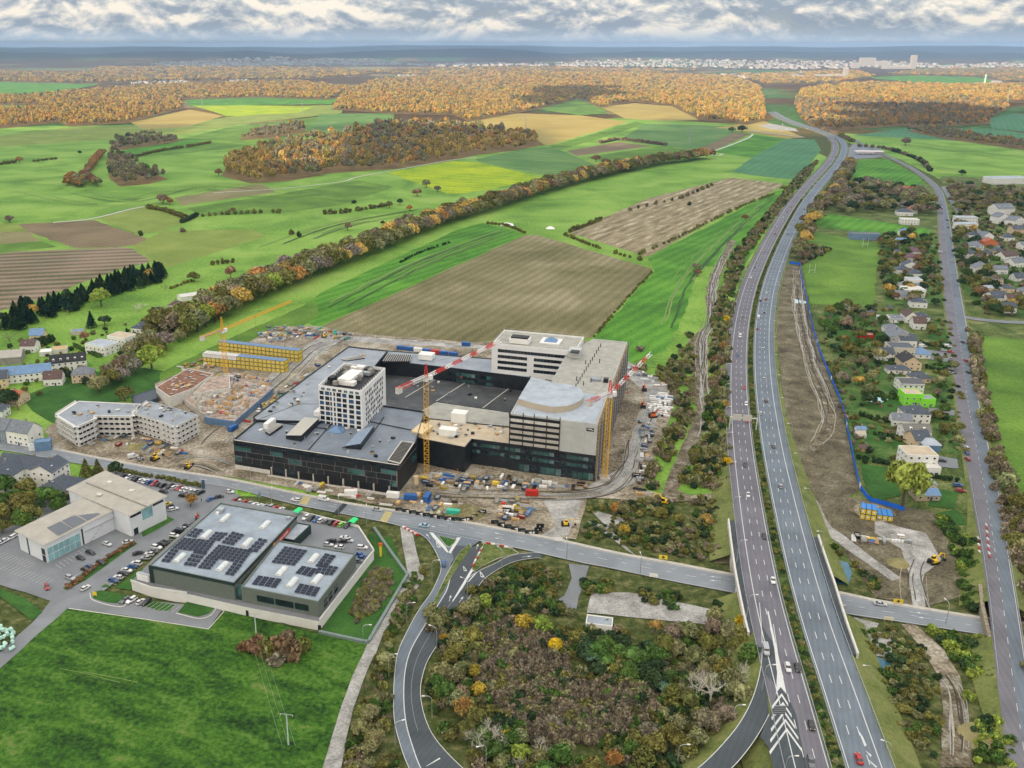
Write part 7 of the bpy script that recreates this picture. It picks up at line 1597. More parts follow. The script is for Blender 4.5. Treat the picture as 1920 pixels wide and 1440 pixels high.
 (1124,1164,9.5,5.6,-13,3.2,.2,m_wall,m_roofg,'white transformer building with a wet flat roof in the loop',dict(kind='flat',wins=0,cat='transformer building'))]
for h_ in HS: house(*h_[:10],**h_[10])
for k in range(4): pass
rr = random.Random(77); vp = [(1835,445,'behind the orange house'),(1890,440,'on the rear street'),(1920,455,'at the east edge'),(1870,466,'between the rear street and the gardens'),(1912,515,'in the eastern trees'),(1885,535,'below the rear street'),(1900,555,'above the eastern road arm'),(1697,430,'below the modern villa'),(1690,448,'left of the plum roofs'),(1715,507,'between gabled house and white cubes'),(1690,548,'left of the white cubes'),(1722,560,'below the white cubes'),(1700,378,'amid the upper slate roofs'),(1672,610,'behind the grey gables'),(1660,655,'west of the beige block'),(1725,700,'beside the charcoal roof'),(1690,778,'west of the slate hip'),(1850,470,'beside the dark brown roof'),(70,620,'on the western lane'),(330,566,'under the belt end'),(100,700,'beside the cream house'),(-8,760,'at the left edge'),(1690,470,'left of the plum wing'),(1693,500,'left of the gabled house'),(1722,535,'right of the white cubes'),(1728,588,'near the roundabout'),(1700,630,'beside the broad grey gable'),(1725,655,'behind the cream gable'),(1722,812,'above the big villa'),(1820,470,'left of the grey double gable'),(1875,500,'under the brown roof'),(1826,436,'below the pale apartment house'),(1890,570,'left of the slate gable'),(1925,540,'in the east corner'),(55,640,'behind the long terrace'),(20,690,'beside the terrace end')]
for i,(x,y,wh) in enumerate(vp):
 big = i % 3; w_,d_ = rr.uniform(9,13),rr.uniform(8,11); wl,rf,rn = rr.choice([m_wall,m_wall,m_cream,m_flat]),*rr.choice([(m_slate,'slate'),(m_slatel,'grey'),(m_tileb,'brown'),(m_bluel,'pale blue'),(m_slate,'slate')]); house(x,y,w_,d_,rr.uniform(-15,10),rr.uniform(3.2,5.5),rr.uniform(2.4,4),wl,rf,f'{rn} roofed house {wh}',kind=['gable','hip'][i % 2],ridge=['x','y'][i % 2])
# petrol station on the motorway
fs_ = empty('fuel_station',(*W(1628,288),0),0,'petrol station canopy with white and orange edge beside the motorway bend','petrol station')
c = Wv(1630,284,6); mb = MB(); mb.box((c.x,c.y,6.4),(52,16,1.2),m_crew,rad(-6)); part(mb,'canopy',fs_)
mb = MB(); mb.box((c.x,c.y-8.1,5.9),(52,.3,.8),m_org,rad(-6)); part(mb,'canopy_edge',fs_)
for k in range(-2,3): mb = MB(); mb.box((c.x+k*10,c.y-k*1,3),(.8,.8,6),m_crew); part(mb,'column',fs_)
mb = MB(); mb.box((c.x+4,c.y+26,2.2),(30,10,4.4),m_wall,rad(-6)); part(mb,'shop',fs_)
sheet('car_park',[(1588,300),(1590,278),(1600,270),(1650,278),(1660,292),(1640,296)],a_mid)
# roadside works compound in the sunlit meadow
sheet('site_ground',[(1420,236),(1445,232),(1490,241),(1498,247),(1450,243)],g_gravel)
# far towns: white boxes, too small to tell apart
def town(name,P,n,lab,s_=(14,40),h_=(6,16),seed=1,m_=None):
 rr = random.Random(seed); mb = MB(); m1,m2,m3 = mat('far_white',(.36,.345,.33),.8,var=0),mat('far_roof',(.20,.18,.16),.8,var=0),mat('far_grey',(.45,.46,.48),.8,var=0); xs = [p[0] for p in P]; ys = [p[1] for p in P]; k = 0; t = 0
 while k < n and t < 20*n:
  t += 1; x,y = rr.uniform(min(xs),max(xs)),rr.uniform(min(ys),max(ys))
  if not inpoly(x,y,P): continue
  g = G(x,y); w_,d_,h = rr.uniform(*s_),rr.uniform(*s_),rr.uniform(*h_); a = rr.uniform(0,3); mb.box((g.x,g.y,g.z+h/2),(w_,d_,h),m1 if rr.random() < .6 else m3,a); mb.box((g.x,g.y,g.z+h+h*.12),(w_*.97,d_*.97,h*.25),m2 if rr.random() < .6 else m1,a); k += 1
 return mb.build(name,label=lab,cat='town',kind='stuff')
town('village_roofs',[(245,158),(270,146),(345,143),(355,155),(300,158)],110,'distant white village in front of the western woods',(9,20),(5,9),1)
town('village_roofs',[(430,151),(465,149),(465,154),(432,155)],26,'small far hamlet right of the village',(9,20),(5,9),2)
town('village_roofs',[(740,142),(800,140),(875,143),(860,146),(780,146)],70,'far white village behind the golden forest',(10,26),(5,9),3)
town('city',[(270,120),(500,108),(700,112),(760,122),(500,124),(300,124)],520,'hazy blue city quarter below the long ridge',(20,50),(8,20),4)
town('city',[(760,122),(920,118),(1000,122),(860,126)],140,'hazy suburb between ridge and woods',(20,50),(8,18),5)
town('city',[(920,121),(1200,112),(1420,114),(1700,117),(1780,124),(1500,130),(1240,126),(960,124)],700,'wide sunlit white city on the plain before the ridge',(14,44),(6,20),6)
town('city',[(1130,137),(1190,134),(1215,142),(1160,144)],60,'small white settlement at the edge of the golden forest',(10,26),(6,10),7)
town('city',[(1310,143),(1450,138),(1600,140),(1600,148),(1440,148),(1320,147)],150,'white industrial estate beyond the forest',(20,70),(8,14),8)
town('city',[(1720,126),(1880,118),(1960,122),(1960,126),(1780,129)],120,'far suburb below the eastern ridge',(20,40),(8,16),9)
for i,(x,y,w_,h_,lab) in enumerate([(1584,147,26,62,'sunlit sand coloured tower slab of the industrial estate'),(1710.5,129,44,118,'tall white tower on the far city edge'),(1500,142,8,34,'thin white mast tower in the industrial estate'),(1625,124,150,80,'large white hospital like block in the far city'),(1652,126,110,56,'second pale block right of the large city block'),(1603,128,60,50,'square pale block left of the large city block'),(1555,147,190,22,'long white warehouse beside the sand tower'),(1680,129,260,22,'long low white hall in the far city'),(1494,147,60,20,'white shed in the middle of the industrial estate'),(1867,160,40,22,'white farm building near the green silo tower')]):
 g = G(x,y); r_ = empty('tower_block' if h_ > 40 else 'hall',g,0,lab,'tower' if h_ > 40 else 'hall'); mb = MB(); mb.box((0,0,h_/2),(w_,min(w_,60),h_),mat('far_white',(.72,.70,.66),.8,var=0)); mb.build('wall',r_); mb = MB(); mb.box((0,0,h_+1),(w_*.9,min(w_,60)*.9,2),mat('far_grey',(.45,.46,.48),.8,var=0)); mb.build('roof',r_)
g = G(1845,162); mb = MB(); mb.bar((0,0,0),(0,0,62),5.5,mat('pale_green_paint',(.45,.70,.55),.6,var=0),10,3.5); mb.build('silo_tower',loc=g,label='slender pale green tower in the far eastern meadow',cat='tower')
# ------------------------------------------------------------------ vehicles
def tintmat(name,rough,spec=.5,metal=0.):
 m,nt,b = _mat(name); a = nt.nodes.new('ShaderNodeAttribute'); a.attribute_type = 'OBJECT'; a.attribute_name = 'tint'; nt.links.new(a.outputs['Color'],b.inputs['Base Color'])
 b.inputs['Roughness'].default_value = rough; b.inputs['Specular IOR Level'].default_value = spec; b.inputs['Metallic'].default_value = metal; b.inputs['Coat Weight'].default_value = .3; return m
m_paint = tintmat('car_paint',.35); m_tyre = mat('tyre_rubber',(.015,.015,.016),.9,var=0); m_cglass = mat('car_glass',(.01,.014,.018),.08,0,.8,var=0); m_head = mat('headlamp_glass',(.7,.7,.68),.2,var=0); m_tail = mat('tail_lamp',(.35,.01,.01),.3,var=0)
def loft(mb,secs,m):
 """secs: list of (x, halfwidth, zlow, zhigh, top halfwidth)"""
 vs = []
 for x,hw,z0,z1,tw_ in secs: vs += [(x,-hw,z0),(x,-hw,z0+(z1-z0)*.55),(x,-tw_,z1),(x,tw_,z1),(x,hw,z0+(z1-z0)*.55),(x,hw,z0)]
 n = len(secs); fs = []
 for i in range(n-1):
  for j in range(6): k = (j+1) % 6; fs.append((i*6+j,i*6+k,(i+1)*6+k,(i+1)*6+j))
 fs += [tuple(range(6))[::-1],tuple(range((n-1)*6,n*6))]; mb.add(vs,fs,m)
def car_meshes(kind):
 L_,Wd,h1,h2 = {'hatchback': (4.1,.88,.92,1.48),'saloon': (4.7,.9,.92,1.44),'estate': (4.8,.92,.98,1.52),'off-roader': (4.7,.95,1.08,1.72),'van': (5.4,1.0,1.15,2.3)}[kind]; a,b = -L_/2,L_/2
 body = MB(); gl = MB()
 if kind == 'van':
  loft(body,[(a,Wd*.95,.35,h2-.05,Wd*.86),(a+.2,Wd,.32,h2,Wd*.9),(b-1.9,Wd,.32,h2,Wd*.9),(b-1.25,Wd,.32,1.35,Wd*.9),(b-.3,Wd*.95,.35,1.05,Wd*.8),(b,Wd*.85,.4,.85,Wd*.7)],m_paint)
  gl.add([(b-1.86,-Wd*.82,h2-.12),(b-1.86,Wd*.82,h2-.12),(b-1.24,Wd*.84,1.42),(b-1.24,-Wd*.84,1.42)],[(0,1,2,3),(3,2,1,0)],m_cglass)
  for s in (-1,1): gl.box((b-2.25,s*(Wd-.02),1.72),(.9,.06,.5),m_cglass)
 else:
  loft(body,[(a,Wd*.88,.34,h1*.82,Wd*.8),(a+.25,Wd,.3,h1,Wd*.92),(b-1.3,Wd,.28,h1,Wd*.9),(b-.35,Wd*.96,.3,h1*.86,Wd*.8),(b,Wd*.82,.36,h1*.66,Wd*.7)],m_paint)
  r0 = a+(.55 if kind == 'saloon' else .12); r1 = a+(1.35 if kind == 'saloon' else .55); f1 = b-2.15; f0 = b-1.3
  gl.add([(r0,-Wd*.88,h1-.02),(r0,Wd*.88,h1-.02),(r1,-Wd*.7,h2-.05),(r1,Wd*.7,h2-.05),(f1,-Wd*.7,h2-.05),(f1,Wd*.7,h2-.05),(f0,-Wd*.88,h1-.02),(f0,Wd*.88,h1-.02)],[(0,1,3,2),(4,5,7,6),(0,2,4,6),(1,7,5,3)],m_cglass)
  body.add([(r1-.03,-Wd*.71,h2-.05),(r1-.03,Wd*.71,h2-.05),(f1+.03,Wd*.71,h2-.05),(f1+.03,-Wd*.71,h2-.05),(r1+.1,-Wd*.62,h2),(r1+.1,Wd*.62,h2),(f1-.1,Wd*.62,h2),(f1-.1,-Wd*.62,h2)],[(4,7,6,5),(0,3,7,4),(1,5,6,2),(0,4,5,1),(3,2,6,7)],m_paint)
  for s in (-1,1): body.bar(((r1+f1)/2+.1,s*Wd*.71,h2-.05),((r0+f0)/2+.2,s*Wd*.89,h1-.02),.05,m_paint,4)
 wh = MB(); wh.bar((0,-.12,0),(0,.12,0),.33,m_tyre,10); wh.bar((0,-.125,0),(0,.125,0),.19,m_galv,8)
 lp = MB(); lp.box((0,0,0),(.08,.34,.16),m_head); tl = MB(); tl.box((0,0,0),(.06,.22,.22),m_tail)
 return body.mesh('body'),gl.mesh('windows'),wh.mesh('wheel'),lp.mesh('headlight'),tl.mesh('tail_light'),L_,Wd,h1
CARM = {k: car_meshes(k) for k in ('hatchback','saloon','estate','off-roader','van')}
CC = dict(white=(.62,.63,.65),silver=(.36,.38,.41),grey=(.12,.13,.145),black=(.012,.013,.016),blue=(.02,.09,.28),red=(.36,.015,.015),green=(.16,.42,.04),yellow=(.65,.48,.03),paleblue=(.25,.40,.52),brown=(.07,.04,.03))
CR = random.Random(31)
def car(loc,ang,col,kind,lab,group=None,small=False,cat='car'):
 b = CARM[kind]; root = empty('parked_van' if (kind == 'van' and cat == 'car') else 'car',loc,ang,lab,'van' if kind == 'van' else cat,group)
 o = inst(b[0],'body',(0,0,0),0,root); c = CC[col]; k = CR.uniform(.85,1.15); o['tint'] = [c[0]*k,c[1]*k,c[2]*k]; inst(b[1],'windows',(0,0,0),0,root)
 if small: return root
 for x in (-1,1):
  for y in (-1,1): inst(b[2],'wheel',(x*b[5]*.32,y*(b[6]-.1),.33),0,root)
 for y in (-1,1): inst(b[3],'headlight',(b[5]/2-.12,y*.62,.68),0,root); inst(b[4],'tail_light',(-b[5]/2+.03,y*.68,.78),0,root)
 return root
KD = ['hatchback','saloon','estate','off-roader','hatchback']
def prow(pts,cols,ang,where,group,z=.45):
 for i,((x,y),c) in enumerate(zip(pts,cols)):
  kd = 'van' if c.endswith('*') else CR.choice(KD); c = c.rstrip('*'); p = Wv(x,y,z); car(p,rad(ang+CR.uniform(-4,4))+(math.pi if CR.random() < .5 else 0),c,kd,f'{c.replace("pale", "pale ")} {"van" if kd == "van" else kd} {where}, {ORD[i]} from the left',group)
def lin(a,b,n): return [(a[0]+(b[0]-a[0])*i/(n-1),a[1]+(b[1]-a[1])*i/(n-1)) for i in range(n)]
G_ = 'parked cars'
prow([(213,1090),(222,1084),(231,1077),(238,1071),(247,1064),(256,1058),(273,1048),(280,1040.5),(287,1034.5),(294,1028),(302,1022),(310,1017),(327,1006),(334,999),(343,993),(351,988)],'blue white black white blue white silver white grey white black grey white black* silver black'.split(),-14,'in the row along the street left of the store','cars along the street left of the store')
prow(lin((233,894),(306,912),10),'black white grey black white white blue red black black'.split(),62,'in the row behind the pale hall','cars behind the pale hall')
prow(lin((319,914),(377,925),8),'black white red white white white silver black'.split(),62,'in the row by the tall sign','cars by the tall sign')
prow([(313,947),(318,951.5),(325,956)],'yellow black white'.split(),30,'in the short row beside the larger hall','cars beside the larger hall')
prow([(3,1019),(12,1014),(21,1010),(30,1005)],'white white white white'.split(),62,'at the left end of the long hall','cars at the left end of the long hall')
prow([(235,1127),(247,1127),(264,1130),(275,1131)],'grey white white black'.split(),62,'in the small bay below the store','cars in the small bay')
prow(lin((438,941),(527,957),10),'red white red silver white white silver silver red white'.split(),62,'in the row between main road and store','cars between main road and store')
prow(lin((574,972),(651,987),9),'white black blue white grey black red green black'.split(),62,'on the upper deck between the green shelters','cars on the upper deck',z=Zp+.03)
prow([(616,1023),(621,1017),(636,1027.5),(642,1017),(647,1010),(653,1015)],'white black white black white silver'.split(),-14,'in the middle of the upper deck','cars in the middle of the upper deck',z=Zp+.03)
prow([(672,1054),(674,1048),(676,1042),(679,1028)],'grey blue blue white'.split(),-5,'along the right edge of the upper deck','cars at the edge of the upper deck',z=Zp+.03)
for x,y,a,c,k,w_ in [(201,1021.5,-30,'white','saloon','parked under the outside stair of the long hall'),(239.5,1018,25,'white','saloon','parked at the corner between both halls'),(170,1038,-30,'black','estate','parked by the glazed front of the long hall'),(151,1048,-25,'black','hatchback','parked left of another black one before the glazed hall'),(170,1065,-20,'blue','hatchback','bright, parked beside the verge of the hall car park'),(161,1070,-20,'black','hatchback','parked just below the bright blue one'),(189,1056.5,-25,'black','hatchback','parked alone by the verge'),(132,1085,-30,'silver','estate','parked at the lower wall of the hall car park'),(88.5,1102.5,-60,'red','hatchback','driving out of the empty car park'),(161,1104,62,'white','hatchback','driving on the side street by the yellow sign'),(259,1039,28,'black','saloon','driving up the side street'),(307,923,-20,'black','saloon','waiting behind the second row of the car park'),(344.5,931,-10,'black','estate','crossing the car park near the orange tree'),(395,937,55,'blue','saloon','turning at the junction by the store'),(411,933,20,'black','saloon','at the junction behind the turning blue one'),
 (555,939,163,'white','estate','on the main road before the first yellow crossing'),(607.5,938,-17,'white','van','minibus on the main road in front of the black facade'),(707.5,957,-17,'silver','saloon','on the main road before the second yellow crossing'),(795,987,163,'paleblue','saloon','on the main road at the slip road fork'),(431.5,923.5,-17,'white','hatchback','leaving the store junction'),(832,1059,88,'blue','off-roader','coming up the loop road'),(1650.5,1134.5,-17,'silver','saloon','on the main road between the two bridges'),(250,858,30,'white','van','parked on the mud in front of the curved flats'),(263,862,40,'silver','hatchback','parked beside the white van on the mud')]:
 car(Wv(x,y,RZ+.03 if x > 400 else .45),rad(a),c,k,f'{c.replace("pale", "pale ")} {"van" if k == "van" else k} {w_}')
for i,(x,y,a,c,k) in enumerate([(1729,644,0,'white','estate'),(1730,651,0,'white','van'),(1776.5,651,0,'white','van'),(1769,658.5,0,'silver','estate'),(1782,661,0,'red','hatchback'),(1742,667,60,'white','hatchback'),(1783,674,70,'silver','hatchback'),(1781,694,0,'silver','saloon'),(1781,700.5,0,'silver','estate'),(1810,677,84,'red','hatchback'),(1815,699,84,'black','hatchback'),(1812,618,84,'white','hatchback'),(1804.5,642.5,84,'black','hatchback'),(1773,768,70,'white','hatchback'),(1811.5,841,84,'white','estate'),(1812,851,84,'blue','hatchback'),(1813.5,862,84,'red','hatchback'),(1795.5,911,-5,'blue','estate'),(1801,921,-20,'red','estate'),(1765.5,865,-10,'black','saloon'),
 (1764.5,377,84,'white','estate'),(1764,384,84,'silver','hatchback'),(1765.5,392,84,'red','hatchback'),(1766,399,84,'silver','hatchback'),(1776,413.5,84,'black','estate'),(1776.5,420,84,'silver','hatchback'),(1777.5,427,84,'black','hatchback'),(1776.5,526,84,'white','hatchback'),(1784.5,490,84,'white','hatchback'),(1762,473,0,'white','estate')]):
 seg = 'at the top of the village street' if y < 440 else ('on the middle stretch of the village street' if y < 560 else ('in a drive beside the grey gabled houses' if x < 1795 and y < 680 else ('in a drive below the cream gable' if x < 1795 and y < 800 else ('by the crossroads of the village street' if y < 660 else ('moving down the village street' if y < 800 else 'by the big white villa at the street')))))
 nth = ['','nearer ','further '][0]; car(Wv(x,y,.5),rad(a),c,k,f'{c} {k} {seg}' + (f', {ORD[i % 10]} of the parked group' if 'drive' in seg or 'top' in seg else ''),'cars in the village',small=y < 560)
# motorway traffic, heading along the carriageway
def mway(x,y,c,k,south,lab):
 p = Wm(x,y); q = min(range(len(MC)-1),key=lambda i: (MC[i]-p).length); t = MC[q+1]-MC[q]; a = math.atan2(t.y,t.x)
 up_ = t.y > 0; a += (math.pi if up_ == south else 0); p.z = mz(p.y)+.03; car(p,a,c,k,lab,None if y > 560 else 'traffic on the motorway',small=y < 640)
for x,y,c,k,s,l in [(1477,1254,'white','estate',1,'white estate beside the tip of the painted gore'),(1495,1254,'black','saloon',1,'black saloon abreast of the white estate'),(1521,1363,'black','hatchback',1,'black hatchback near the chevron markings'),(1520,1432,'grey','off-roader',1,'dark off-roader at the bottom of the west carriageway'),(1435.5,1222,'silver','van',1,'pale blue grey van on the exit lane'),(1610,1425,'red','saloon',0,'dark red saloon at the bottom of the east carriageway'),
 (1397,873,'black','saloon',1,'black saloon below the sign gantry'),(1402.5,930,'white','hatchback',1,'white hatchback just above the bridge'),(1433,1008,'black','hatchback',1,'black hatchback on the bridge approach by the median'),(1449,1091,'white','hatchback',1,'white hatchback on the bridge by the median'),(1463.5,913,'silver','hatchback',0,'silver hatchback alone on the east carriageway'),(1387.5,632,'white','van',1,'white van above the gantry in the outer lane'),(1383,668,'blue','hatchback',1,'teal blue hatchback near the west shoulder'),(1395.5,728,'red','hatchback',1,'dark red hatchback in the middle lane above the gantry'),(1399,759,'white','estate',1,'white estate about to pass the gantry'),(1401,791,'red','hatchback',1,'red hatchback right under the gantry signs'),
 (1429.5,655,'white','hatchback',0,'white hatchback on the east side, upper of two'),(1432.5,711,'white','hatchback',0,'white hatchback on the east side, lower of two'),(1436,753,'brown','saloon',0,'dark saloon on the east side level with the gantry'),(1426,776,'white','hatchback',0,'white hatchback by the median level with the gantry'),(1450,838,'grey','saloon',0,'grey saloon on the east side below the gantry'),(1392.5,596,'grey','hatchback',1,'grey hatchback in the outer west lane'),(1422,596,'white','van',0,'white van by the median on the east side'),(1420,618,'red','hatchback',0,'red hatchback behind the white van'),(1433,587,'grey','hatchback',0,'grey hatchback ahead of the white van')]: mway(x,y,c,k,s,l)
FT = [(1457,425,1),(1453.5,440,1),(1429,470,1),(1418,492,1),(1415.5,503,1),(1407.5,521,1),(1477,440,0),(1437,551,0),(1436,562,0),(1426,565,0),(1466,421,1),(1472,414,1),(1468,408,1),(1476,399,1),(1488,392,1),(1483,390,1),(1512,366,1),(1519.5,357,1),(1522,349,1),(1532,341,1),(1546,324,1),(1558,309,1),(1566,304,1),(1566,295,1),(1560,306,1),(1508,394,0),(1571,315,0),(1576,313,0),(1574,310,0),(1581,305,0),(1578,301,0),(1585,298,0),(1581,295,0),(1581,291,0),(1586,289,0),(1581,283,0),(1577,277.5,0),(1577,273,0),(1569,270,0),(1566,262,0),(1560,258.5,0),(1548,257,0),(1553,264,1),(1560,268,1),(1540,253,1),(1530,249,1),(1526,246,0),(1513,242,1),(1505,239,0)]
for i,(x,y,s) in enumerate(FT):
 c = ['white','silver','grey','black','white','red','blue'][(i*5) % 7] if (x,y) != (1429,470) else 'yellow'
 mway(x,y,c,KD[i % 5],s,f'{c} car on the {"west" if s else "east"} carriageway ' + ('by the top bend' if y < 300 else ('below the top bend' if y < 400 else 'in its middle stretch')))
# ------------------------------------------------------------------ lamps, gantries, signs, fences
def lamp(p,ang,h,lab,group):
 root = empty('street_lamp',p,ang,lab,'street lamp',group); mb = MB(); mb.bar((0,0,0),(0,0,h*.82),.16,m_galv,6,.11); pts = [(0,0,h*.82),(.25,0,h*.93),(.9,0,h*.99),(2.4,0,h)]; mb.tube(pts,.10,m_galv,5); mb.build('pole',root); hd = MB(); hd.box((2.7,0,h),(.95,.36,.16),m_crew); hd.build('lamp_head',root)
for i,q in enumerate(resample([p for p in off2(16.6) if 205 < p.y < 900],40)):
 if not near_main(q,2): lamp(q-Vector((0,0,.8)),0,11,'curved street lamp on the west verge of the motorway','lamps on the west verge')
for i,q in enumerate(resample([p for p in off2(-17.4) if 330 < p.y < 900],42)): lamp(q-Vector((0,0,.8)),math.pi,11,'curved street lamp on the east verge of the motorway','lamps on the east verge')
for i,(x,y,a,w_) in enumerate([(763,1169,0,'on the bank above the slip road'),(729,1268,0,'west of the loop at its widest point'),(741,1399,20,'west of the loop near the bottom'),(818.5,1217,150,'on the inner kerb at the top of the loop'),(876,1124,150,'at the fork of the two dark lanes'),(810,1349,180,'on the inner kerb low on the loop'),(911,1442,200,'at the bottom inside of the loop'),(1373,1366,0,'inside the exit road bend'),(1269,1442,0,'at the bottom inside of the exit road'),(810,1087,0,'beside the bluish slip lane'),(1062,1051,90,'on the south kerb opposite the white board'),(1200,1079,90,'on the south kerb near the white signs'),(941,1066,130,'on the outside of the right branch'),(1773,1170,100,'on the main road past the motorway bridge'),(1628,1290,180,'tall, beside the pond east of the motorway'),(1664,1440,150,'at the bottom east of the motorway'),(681,1198,0,'in the store lawn corner'),(840,1016,90,'on the small triangular island'),(510,951,90,'in the hedge strip by the store, left one'),(635,968,90,'in the grass strip by the store, right one'),(471,905,-90,'on the north side of the main road by the site'),(687,985,90,'by the second yellow crossing')]):
 lamp(Wv(x,y,.3),rad(a),9 if x != 681 else 6,'curved street lamp '+w_,'street lamps')
gt = empty('sign_gantry',Wm(1368,806,up=-.5),0,'grey sign gantry spanning the west carriageway with two boards seen from behind','gantry')
a,b = Wm(1367,806,up=-.3),Wm(1417,809,up=-.3); mb = MB()
for p in (a,b): mb.box((p.x,p.y,p.z+4),(.5,.5,8),m_concl)
part(mb,'posts',gt,kind='stuff'); mb = MB(); t = (b-a); mb.box(((a.x+b.x)/2,(a.y+b.y)/2,a.z+7.6),(t.length,.5,.6),m_concl,math.atan2(t.y,t.x)); part(mb,'beam',gt)
for f in (.24,.62): p = a.lerp(b,f); mb = MB(); mb.box((p.x,p.y-.5,p.z+7.9),(4.6,.25,3.4),mat('board_back',(.48,.47,.43),.6,var=.1),math.atan2(t.y,t.x)); part(mb,'sign_board',gt)
p = Wm(1459,1352); gs = empty('exit_sign',p,0,'big lattice backed exit sign standing in the chevrons','road sign'); mb = MB()
for s in (-1,1): mb.bar((s*1.3,0,0),(s*1.3,0,5.6),.12,m_galv)
mb.build('posts',gs,kind='stuff'); mb = MB(); mb.box((0,0,4.2),(3.6,.12,3.2),m_galv)
for k in range(4): mb.box((0,-.14,3+k*.75),(3.5,.1,.12),m_black)
mb.build('sign_board',gs)
def board(x,y,w_,h,m_,lab,ang=-14,up=1.0,logo=None,z=.3,tilt=0):
 p = Wv(x,y,z); root = empty('sign',p,rad(ang),lab,'sign'); mb = MB()
 for s in (-1,1): mb.box((s*w_*.38,.1,(up+h)/2),(.12,.12,up+h),m_wood)
 mb.build('posts',root,kind='stuff'); mb = MB(); mb.box((0,0,up+h/2),(w_,.12,h),m_)
 if logo:
  for k in range(4): c_,s_ = math.cos(k*math.pi/2),math.sin(k*math.pi/2); mb.box((.42*c_,-.09,up+h/2+.42*s_),(.42,.06,.42),m_black)
  mb.box((0,-.1,up+h/2),(.36,.06,.36),m_black)
 mb.build('sign_board',root); return root
board(1243,1052,3.4,1.7,m_yel,'yellow board with a black star mark north of the main road',logo=1); board(1683,1135,3.4,1.7,m_yel,'yellow board with a black star mark between the two bridges',logo=1)
board(1225,1086,3.4,1.6,m_crew,'large white board on the south verge of the main road'); board(1665,1167,3.4,1.4,mat('board_cream',(.6,.58,.45),.7,var=.05),'pale board on the south verge east of the motorway bridge'); board(1047,1016,3.2,1.6,m_crew,'white board at the gravel entrance north of the main road',up=.5)
board(178,1118,1.8,1.6,m_yel,'small yellow board on the lawn tip by the side street',up=.4); board(382,917,1.4,4.6,mat('sign_navy',(.05,.09,.18),.5,var=.1),'tall dark blue pylon sign at the car park entrance',up=.2,ang=20)
for x,y,c in ((443,935,'lime'),(466,938,'lime'),(486,941,'pale blue')): p = Wv(x,y,.4); mb = MB(); mb.bar((0,0,0),(0,0,5),.06,m_galv); mb.box((.45,0,3.6),(.9,.04,2.4),m_lime if c == 'lime' else m_bluel); mb.build('banner_flag',loc=p,label=f'{c} banner flag in the hedge strip, {ORD[int((x-440)//20)]} from the left',cat='flag')
p = Wv(714,1043,.3); mb = MB(); mb.box((0,0,2.5),(.9,.5,5),m_yel); mb.box((0,0,5.6),(1.5,.55,1.4),m_org); mb.build('totem_sign',loc=p,label='yellow store totem with an orange head beside the gabion path',cat='sign')
# slatted site hoarding: black panels with white wedges
def hoarding(pts,lab,step=3.4,h=1.9):
 A = resample(smooth([Wv(x,y,.35) for x,y in pts],5),step); root = empty('hoarding',A[0],0,lab,'hoarding')
 for i,(a,b) in enumerate(zip(A,A[1:])):
  t = b-a; an = math.atan2(t.y,t.x); n = Vector((t.y,-t.x,0)).normalized(); c = (a+b)/2; mb = MB(); mb.box((c.x,c.y,.35+h/2),(t.length-.05,.1,h),m_black)
  q = n*.07; z0,z1 = .55,.35+h-.2; mb.add([tuple(a+q+Vector((0,0,z0-.35))+t*.1),tuple(a+q+t*.6+Vector((0,0,(z0+z1)/2-.35))),tuple(a+q+t*.1+Vector((0,0,z1-.35)))],[(0,1,2)],m_crew); mb.add([tuple(a+q+t*.5+Vector((0,0,(z0+z1)/2-.35))),tuple(a+q+t*.95+Vector((0,0,z0-.35))),tuple(a+q+t*.95+Vector((0,0,z1-.35)))],[(0,1,2)],m_crew if i % 2 else m_glassg); part(mb,'panel',root)
hoarding([(742,957),(780,965),(820,972),(855,977),(880,977),(900,962),(925,965)],'black and white hoarding round the sand heap beside the main road'); hoarding([(922,980),(950,990),(980,998),(1003,1003),(1015,985)],'black and white hoarding below the small overgrown yard')
bf = empty('construction_fence',Wv(1478,495),0,'bright blue mesh fence winding between motorway dirt strip and gardens','fence'); m_bf = mat('fence_blue',(.01,.12,.62),.6,var=.15,scale=.4)
A = resample([Wv(x,y) for x,y in [(1480,494),(1500,497),(1502,520),(1511,555),(1518,590),(1523,612),(1528,632),(1537,662),(1555,705),(1573,747),(1584,782),(1589,812),(1593,828),(1598,852),(1601,870),(1612,917),(1630,941),(1665,950),(1705,962)]],3.5)
for i,(a,b) in enumerate(zip(A,A[1:])): t = b-a; c = (a+b)/2; mb = MB(); mb.box((c.x,c.y,1.25),(t.length,.12,2.3),m_crew if i % 23 == 9 else m_bf,math.atan2(t.y,t.x)); part(mb,'panel',bf)
